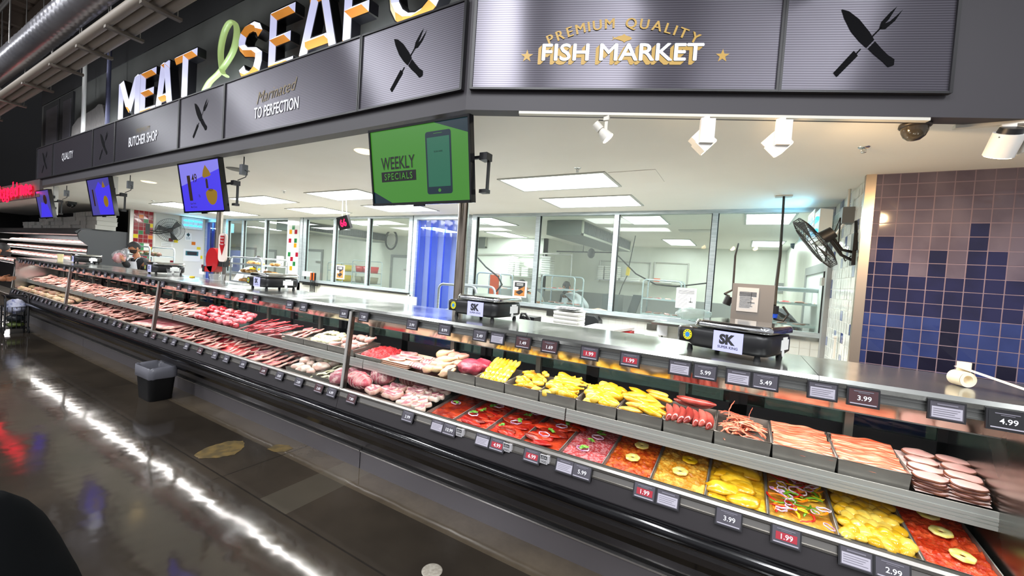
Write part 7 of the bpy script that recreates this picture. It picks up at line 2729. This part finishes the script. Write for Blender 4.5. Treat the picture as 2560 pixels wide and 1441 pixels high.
def person(label, loc, rz, skin, top, pants, lean=0., rh=None, lh=None, head_pitch=0., hair=None, cap=None, beard=False, apron=None, mask=None, sleeves=True, shoes=None, H=1.72, collar=None, pony=False):
    """body in its own frame facing +X; rh / lh: right (-Y) and left (+Y) wrist targets"""
    t = thing('person', label, 'person', loc, None, rz)
    k = H / 1.72
    hip = V((0, 0, .92 * k))
    sp = V((sin(lean * .5) * .22, 0, .92 * k + .22 * cos(lean * .5)))
    ch = sp + V((sin(lean) * .24, 0, .24 * cos(lean)))
    nk = ch + V((sin(lean) * .12, 0, .12 * cos(lean)))
    hd = nk + V((sin(lean * .7 + .2) * .14, 0, cos(lean * .7 + .2) * .14))
    sh = [ch + V((0, s_ * .185, .055 * cos(lean))) for s_ in (-1, 1)]
    tg = [rh or V((.12 + sin(lean) * .3, -.27, .86)), lh or V((.12 + sin(lean) * .3, .27, .86))]
    el = []
    for i in (0, 1):
        a, b = sh[i], tg[i]
        m_ = (a + b) / 2
        L_ = (b - a).length
        off = math.sqrt(max(0, .29 ** 2 - (L_ / 2) ** 2))
        dr = V((-.45, (-1, 1)[i] * .5, -.75))
        d_ = (b - a).normalized()
        dr = (dr - d_ * dr.dot(d_)).normalized()
        el.append(m_ + dr * off)
    kn = [V((.03, s_ * .1, .5 * k)) for s_ in (-1, 1)]
    an = [V((-.02, s_ * .1, .09)) for s_ in (-1, 1)]
    hp = [V((0, s_ * .095, .88 * k)) for s_ in (-1, 1)]
    body = MB()
    V_ = [hip, sp, ch, nk, hd, sh[0], el[0], tg[0], sh[1], el[1], tg[1], hp[0], kn[0], an[0], hp[1], kn[1], an[1]]
    E_ = [(0, 1), (1, 2), (2, 3), (3, 4), (2, 5), (5, 6), (6, 7), (2, 8), (8, 9), (9, 10), (0, 11), (11, 12), (12, 13), (0, 14), (14, 15), (15, 16)]
    R_ = [(.13, .13), (.125, .12), (.14, .13), .055, .05, .06, .042, .03, .06, .042, .03, .085, .058, .04, .085, .058, .04]
    skin_into(body, V_, E_, R_)
    # head
    Rh = Matrix.Rotation(lean * .6 + head_pitch, 3, 'Y')
    hc = hd + Rh @ V((.025, 0, .075))

    def fh(u, tt):
        a, b = 2 * PI * u, -PI / 2 + PI * tt
        x, y, z = cos(b) * cos(a), cos(b) * sin(a), sin(b)
        jaw = 1 - .26 * max(0, -z) ** 1.3
        xx, yy, zz = x * .098 * (1 - .1 * max(0, -z)), y * .076 * jaw, z * .12
        if x > 0:
            xx *= .94
            xx -= .007 * math.exp(-((abs(y) - .38) ** 2) / .02 - ((z - .1) ** 2) / .01)
            xx += .020 * math.exp(-(y ** 2) / .012 - ((z + .12) ** 2) / .035)
            xx += .006 * math.exp(-(y ** 2) / .05 - ((z + .45) ** 2) / .006)
            xx += .006 * math.exp(-((z - .26) ** 2) / .006 - (y ** 2) / .3)
        return hc + Rh @ V((xx, yy, zz))
    body.grid(fh, 36, 26, cu=True)
    for s_ in (-1, 1):
        body.ball(hc + Rh @ V((-.005, s_ * .077, -.01)), (.02, .009, .03), 8, 6)
    # hands: palm, four fingers, thumb
    for i in (0, 1):
        d_ = (tg[i] - el[i]).normalized()
        n_ = d_.cross(V((0, 0, 1))).normalized()
        if n_.length < .1:
            n_ = V((0, 1, 0))
        u_ = n_.cross(d_).normalized()
        Rm = Matrix((d_, n_, u_)).transposed()
        pc_ = tg[i] + d_ * .045
        body.ball(pc_, (.052, .02, .04), 10, 7, R=Rm)
        for f_ in range(4):
            b0 = pc_ + d_ * .035 + u_ * (.028 - .019 * f_)
            ln = (.068, .078, .073, .058)[f_]
            cv = n_ * (.018 if i == 0 else -.018)
            skin_into(body, [b0, b0 + d_ * ln * .45 + cv * .3, b0 + d_ * ln * .8 + cv * .9, b0 + d_ * ln + cv * 1.6], [(0, 1), (1, 2), (2, 3)], [.009, .0085, .008, .0065])
        b0 = pc_ - d_ * .01 + u_ * .03
        skin_into(body, [b0, b0 + u_ * .025 + d_ * .022, b0 + u_ * .03 + d_ * .055], [(0, 1), (1, 2)], [.011, .0095, .008])
    part('body', body, skin, t, local=True)
    # features
    ey = MB()
    for s_ in (-1, 1):
        ey.ball(hc + Rh @ V((.083, s_ * .029, .012)), (.006, .013, .008), 8, 6, mi=0)
        ey.ball(hc + Rh @ V((.088, s_ * .029, .012)), (.003, .006, .006), 8, 6, mi=1)
        ey.box(hc + Rh @ V((.090, s_ * .03, .034)), (.006, .03, .006), 1, Rh)
    ey.box(hc + Rh @ V((.092, 0, -.058)), (.005, .04, .006), 2, Rh)
    part('face_features', ey, [m_paper, m_ink, mat('lips', '8a4a40', .5)], t, 'eyes, brows and mouth', local=True)
    sm = MB()
    VS = [hip + V((0, 0, -.05)), sp, ch, nk + V((0, 0, .03)), sh[0], el[0], lerp(el[0], tg[0], .92 if sleeves else .05), sh[1], el[1], lerp(el[1], tg[1], .92 if sleeves else .05)]
    skin_into(sm, VS, [(0, 1), (1, 2), (2, 3), (2, 4), (4, 5), (5, 6), (2, 7), (7, 8), (8, 9)], [(.15, .145), (.15, .14), (.165, .15), .078, .08, .062, .05, .08, .062, .05])
    part('shirt', sm, top, t, local=True)
    pm_ = MB()
    skin_into(pm_, [hip, hp[0], kn[0], an[0] + V((0, 0, .03)), hp[1], kn[1], an[1] + V((0, 0, .03))], [(0, 1), (1, 2), (2, 3), (0, 4), (4, 5), (5, 6)], [(.14, .14), .105, .085, .07, .105, .085, .07])
    part('trousers', pm_, pants, t, local=True)
    for s_ in (-1, 1):
        f = MB().ball((.05, s_ * .1, .045), (.14, .05, .05), 16, 9, sq=.8)
        f.bx(-.08, .18, s_ * .1 - .045, s_ * .1 + .045, 0, .018)
        part('shoe', f, shoes or m_black, t, local=True)
    if apron:
        ap = MB()

        def fa(u, tt):
            y = (u - .5) * .3
            base = lerp(hip, ch, tt * 1.12)
            return base + V((.168 + .01 * sin(u * PI), y * (1.1 - .35 * tt), 0)) - V((.06 * (abs(u - .5) * 2) ** 2, 0, 0))
        ap.grid(fa, 9, 9)
        for s_ in (-1, 1):
            ap.tube([fa(.5 + s_ * .45, 1.), ch + V((.1, s_ * .12, .12)), nk + V((-.03, s_ * .06, .02))], .014, 6, flat=.4)
        part('apron', ap, apron, t, 'pale bib apron', local=True)
    if cap:
        cm = MB()

        def fc(u, tt):
            a = 2 * PI * u
            b = tt * PI / 2
            return hc + Rh @ V((cos(b) * cos(a) * .106 - .004, cos(b) * sin(a) * .086, .028 + sin(b) * .098))
        cm.grid(fc, 26, 8, cu=True)
        cm.add([hc + Rh @ V((.07 + .11 * cos(a) * (1 if abs(a) < 1.6 else 0), .08 * sin(a), .03 - .012 * cos(a))) for a in [rad(-80 + 16 * q) for q in range(11)]] + [hc + Rh @ V((.07, .082 * sin(rad(-80 + 16 * q)), .035)) for q in range(11)],
               [(q, q + 1, 12 + q, 11 + q) for q in range(10)])
        part('cap', cm, cap, t, 'baseball cap', local=True)
    hm = MB()

    def fr(u, tt):
        a = 2 * PI * u
        b = -.35 + tt * (PI / 2 + .35)
        f_ = max(0, cos(a))
        b2 = b + .95 * f_ ** 2 * (1 - tt)
        return hc + Rh @ V((cos(b2) * cos(a) * .103 - .006, cos(b2) * sin(a) * .082, .012 + sin(b2) * .118))
    hm.grid(fr, 26, 9, cu=True)
    if pony:
        hm.tube([hc + Rh @ V((-.09, 0, .06)), hc + V((-.1, .06, -.05)), hc + V((-.02, .13, -.2)), hc + V((.03, .14, -.36))], [.04, .045, .035, .015], 8)
    part('hair', hm, hair or mat('dark hair', '15110f', .6), t, local=True)
    if beard:
        bm = MB()

        def fb(u, tt):
            a = rad(-95 + 190 * u)
            b = rad(-62 + 46 * tt)
            return hc + Rh @ V((cos(b) * cos(a) * .094 + .006, cos(b) * sin(a) * .078, sin(b) * .121))
        bm.grid(fb, 16, 6)
        part('beard', bm, mat('beard', '2a1d17', .7), t, local=True)
    if mask:
        km = MB()

        def fk(u, tt):
            a = rad(-85 + 170 * u)
            return hc + Rh @ V((cos(a) * .1 + .018 * cos(a) ** 3, sin(a) * .08, -.085 + tt * .085))
        km.grid(fk, 14, 6)
        part('face_mask', km, mask, t, local=True)
    if collar:
        part('collar', MB().tube([nk + V((.07 * cos(a), .08 * sin(a), .0)) for a in [2 * PI * q / 14 for q in range(14)]], .03, 8, closed=True), collar, t, local=True)
    return t


m_bsh = mat('black shirt', '17181b', .75)
m_wht = mat('white cloth', 'd5d9df', .7)
m_jean = mat('dark jeans', '2b3340', .75)
bx_, by_ = -10.6, 3.32
rzb = rad(-73)
cb, sb = cos(-rzb), sin(-rzb)
hand = aY(294, 650, 2.82) - V((bx_, by_, 0))
hl = V((hand.x * cb - hand.y * sb, hand.x * sb + hand.y * cb, hand.z))
hl2 = hl.normalized() * 0
sh_ = V((0, -.18, 1.44))
v_ = hl - sh_
# keep the reach within arm's length
if v_.length > .57:
    hl = sh_ + v_.normalized() * .57
person('bearded butcher in a black shirt, black cap and white apron holding up bagged meat', (bx_, by_, 0), rzb, m_skin, m_bsh, m_bsh, .12, rh=hl, cap=mat('black cap', '141517', .7), beard=True, apron=m_wht, H=1.66)
c_, s_ = cos(rzb), sin(rzb)
hw_ = V((bx_ + hl.x * c_ - hl.y * s_, by_ + hl.x * s_ + hl.y * c_, hl.z))
t = thing('meat_bag', 'clear plastic bag of pink meat held up by the butcher', 'bag', hw_ + V((-.1, 0, -.02)))
part('meat_inside', MB().ball(hw_ + V((-.14, -.02, .03)), (.12, .09, .10), 16, 10, .3, 2, 3), m_pork2, t)
part('plastic', MB().ball(hw_ + V((-.12, -.02, .05)), (.15, .1, .13), 18, 12, .25, 2.6, 6).ball(hw_ + V((.02, .02, .14)), (.12, .05, .08), 12, 8, .4, 3, 2), glass('bag film', 'eef0f2', 1.4, .1, haze=.12), t, 'thin clear plastic')
# prep room staff
m_gcap = mat('grey cap', '6b7078', .75)
p = aY(640, 665, 4.75)
person('worker in a grey cap and yellow collar bending behind the bread cart', (p.x - .25, 4.75, 0), rad(-10), m_skin2, m_wht, m_jean, .75, cap=m_gcap, head_pitch=.15, collar=m_yellow, mask=mat('pale blue mask', '9fc6cf', .7), H=1.75)
p = aY(1335, 735, 8.5)
person('worker in a pale grey shirt stooping behind the first right window mullion', (p.x + .25, 8.5, 0), rad(185), m_skin, mat('pale grey shirt', 'b3b3ad', .7), m_jean, .95, H=1.66)
p = aY(1462, 745, 8.1)
person('worker with long black ponytail working behind the meat cart', (p.x - .1, 8.1, 0), rad(150), m_skin, m_wht, m_jean, .8, pony=True, H=1.6)
p = aY(1975, 790, 7.6)
person('worker in a grey cap and dark shirt bending at the wide cart', (p.x + .12, 7.6, 0), rad(180), m_skin2, mat('dark striped shirt', '3a3b40', .7, col2='56575c', scale=30), m_jean, .8, cap=m_gcap, head_pitch=.3, H=1.7)
# customer with cart
p = aZ(12, 833, 0)
m_hood = mat('dark grey hoodie', '2c2e31', .8)
zt = aY(2, 634, p.y).z
person('masked customer in a dark hoodie and tan clogs beside a folding cart', (p.x + .0, p.y - .36, 0), rad(75), m_skin, m_hood, m_jean, .42, rh=V((.3, -.2, .98)), lh=V((.3, .2, .98)), mask=m_black, shoes=mat('tan clogs', 'b79a62', .5), H=1.38)
cxp = p + V((.05, .10, 0))
CK = .66
t = thing('folding_shopping_cart', 'black tube folding shopping cart beside the customer', 'cart', cxp)
fr_ = MB()
for s_ in (-.2, .2):
    fr_.tube([cxp + CK * V((.2, s_, .1)), cxp + CK * V((.2, s_, .9)), cxp + CK * V((.16, s_, .99)), cxp + CK * V((.05, s_, 1.02)), cxp + CK * V((-.12, s_, 1.02))], .014, 8)
    fr_.tube([cxp + CK * V((-.2, s_, .1)), cxp + CK * V((-.2, s_, .75))], .012, 8)
fr_.tube([cxp + CK * V((-.12, -.2, 1.02)), cxp + CK * V((-.12, .2, 1.02))], .014, 8)
for z in (.14, .3, .5, .72):
    fr_.tube([cxp + CK * V((a * .2, b * .2, z)) for a, b in ((-1, -1), (1, -1), (1, 1), (-1, 1))], .009, 6, closed=True)
for k in range(5):
    fr_.tube([cxp + CK * V((.2, -.16 + .08 * k, .14)), cxp + CK * V((.2, -.16 + .08 * k, .72))], .005, 5)
part('frame', fr_, m_black, t)
part('basket_floor', MB().bx(cxp.x - .13, cxp.x + .13, cxp.y - .13, cxp.y + .13, .09, .096), m_black, t)
for s_ in (-.22, .22):
    part('wheel', MB().cyl(cxp + CK * V((.18, s_ - .012, .09)), cxp + CK * V((.18, s_ + .012, .09)), .059, n=18), m_rubber, t)
    part('foot', MB().cyl(cxp + CK * V((-.2, s_ * .9, 0)), cxp + CK * V((-.2, s_ * .9, .1)), .015, n=8), m_black, t)
solo('grocery_bag', MB().ball(cxp + CK * V((-.02, 0, .72)), (.14, .13, .13), 18, 12, .35, 2.4, 5), mat('bag film white', 'b9bdd2', .35, col2='7d84ad', scale=14, lo=.55, hi=.62), 'white and lilac plastic grocery bag on top of the folding cart', 'bag')
solo('grocery_bag', MB().ball(cxp + CK * V((0, 0, .40)), (.12, .11, .07), 16, 10, .3, 2.4, 8), mat('dark bag film', '22262a', .35), 'dark plastic bag in the middle of the folding cart', 'bag')
solo('green_produce', MB().ball(cxp + CK * V((0, 0, .23)), (.12, .11, .05), 16, 10, .5, 4, 8), mat('leafy green', '44562a', .5, col2='6d7a3c', scale=20), 'green leafy produce low in the folding cart', 'produce')
# dark padded shoulder of a bag close by
p0 = aZ(40, 1420, .95)
solo('black_shopping_bag', MB().ball((-1.425, .20, .5), (.23, .19, .535), 30, 20, .1, 1.6, 2), mat('black fabric', '060708', .95, spec=.05), 'rounded black fabric bag standing on the floor close to the viewer', 'bag')
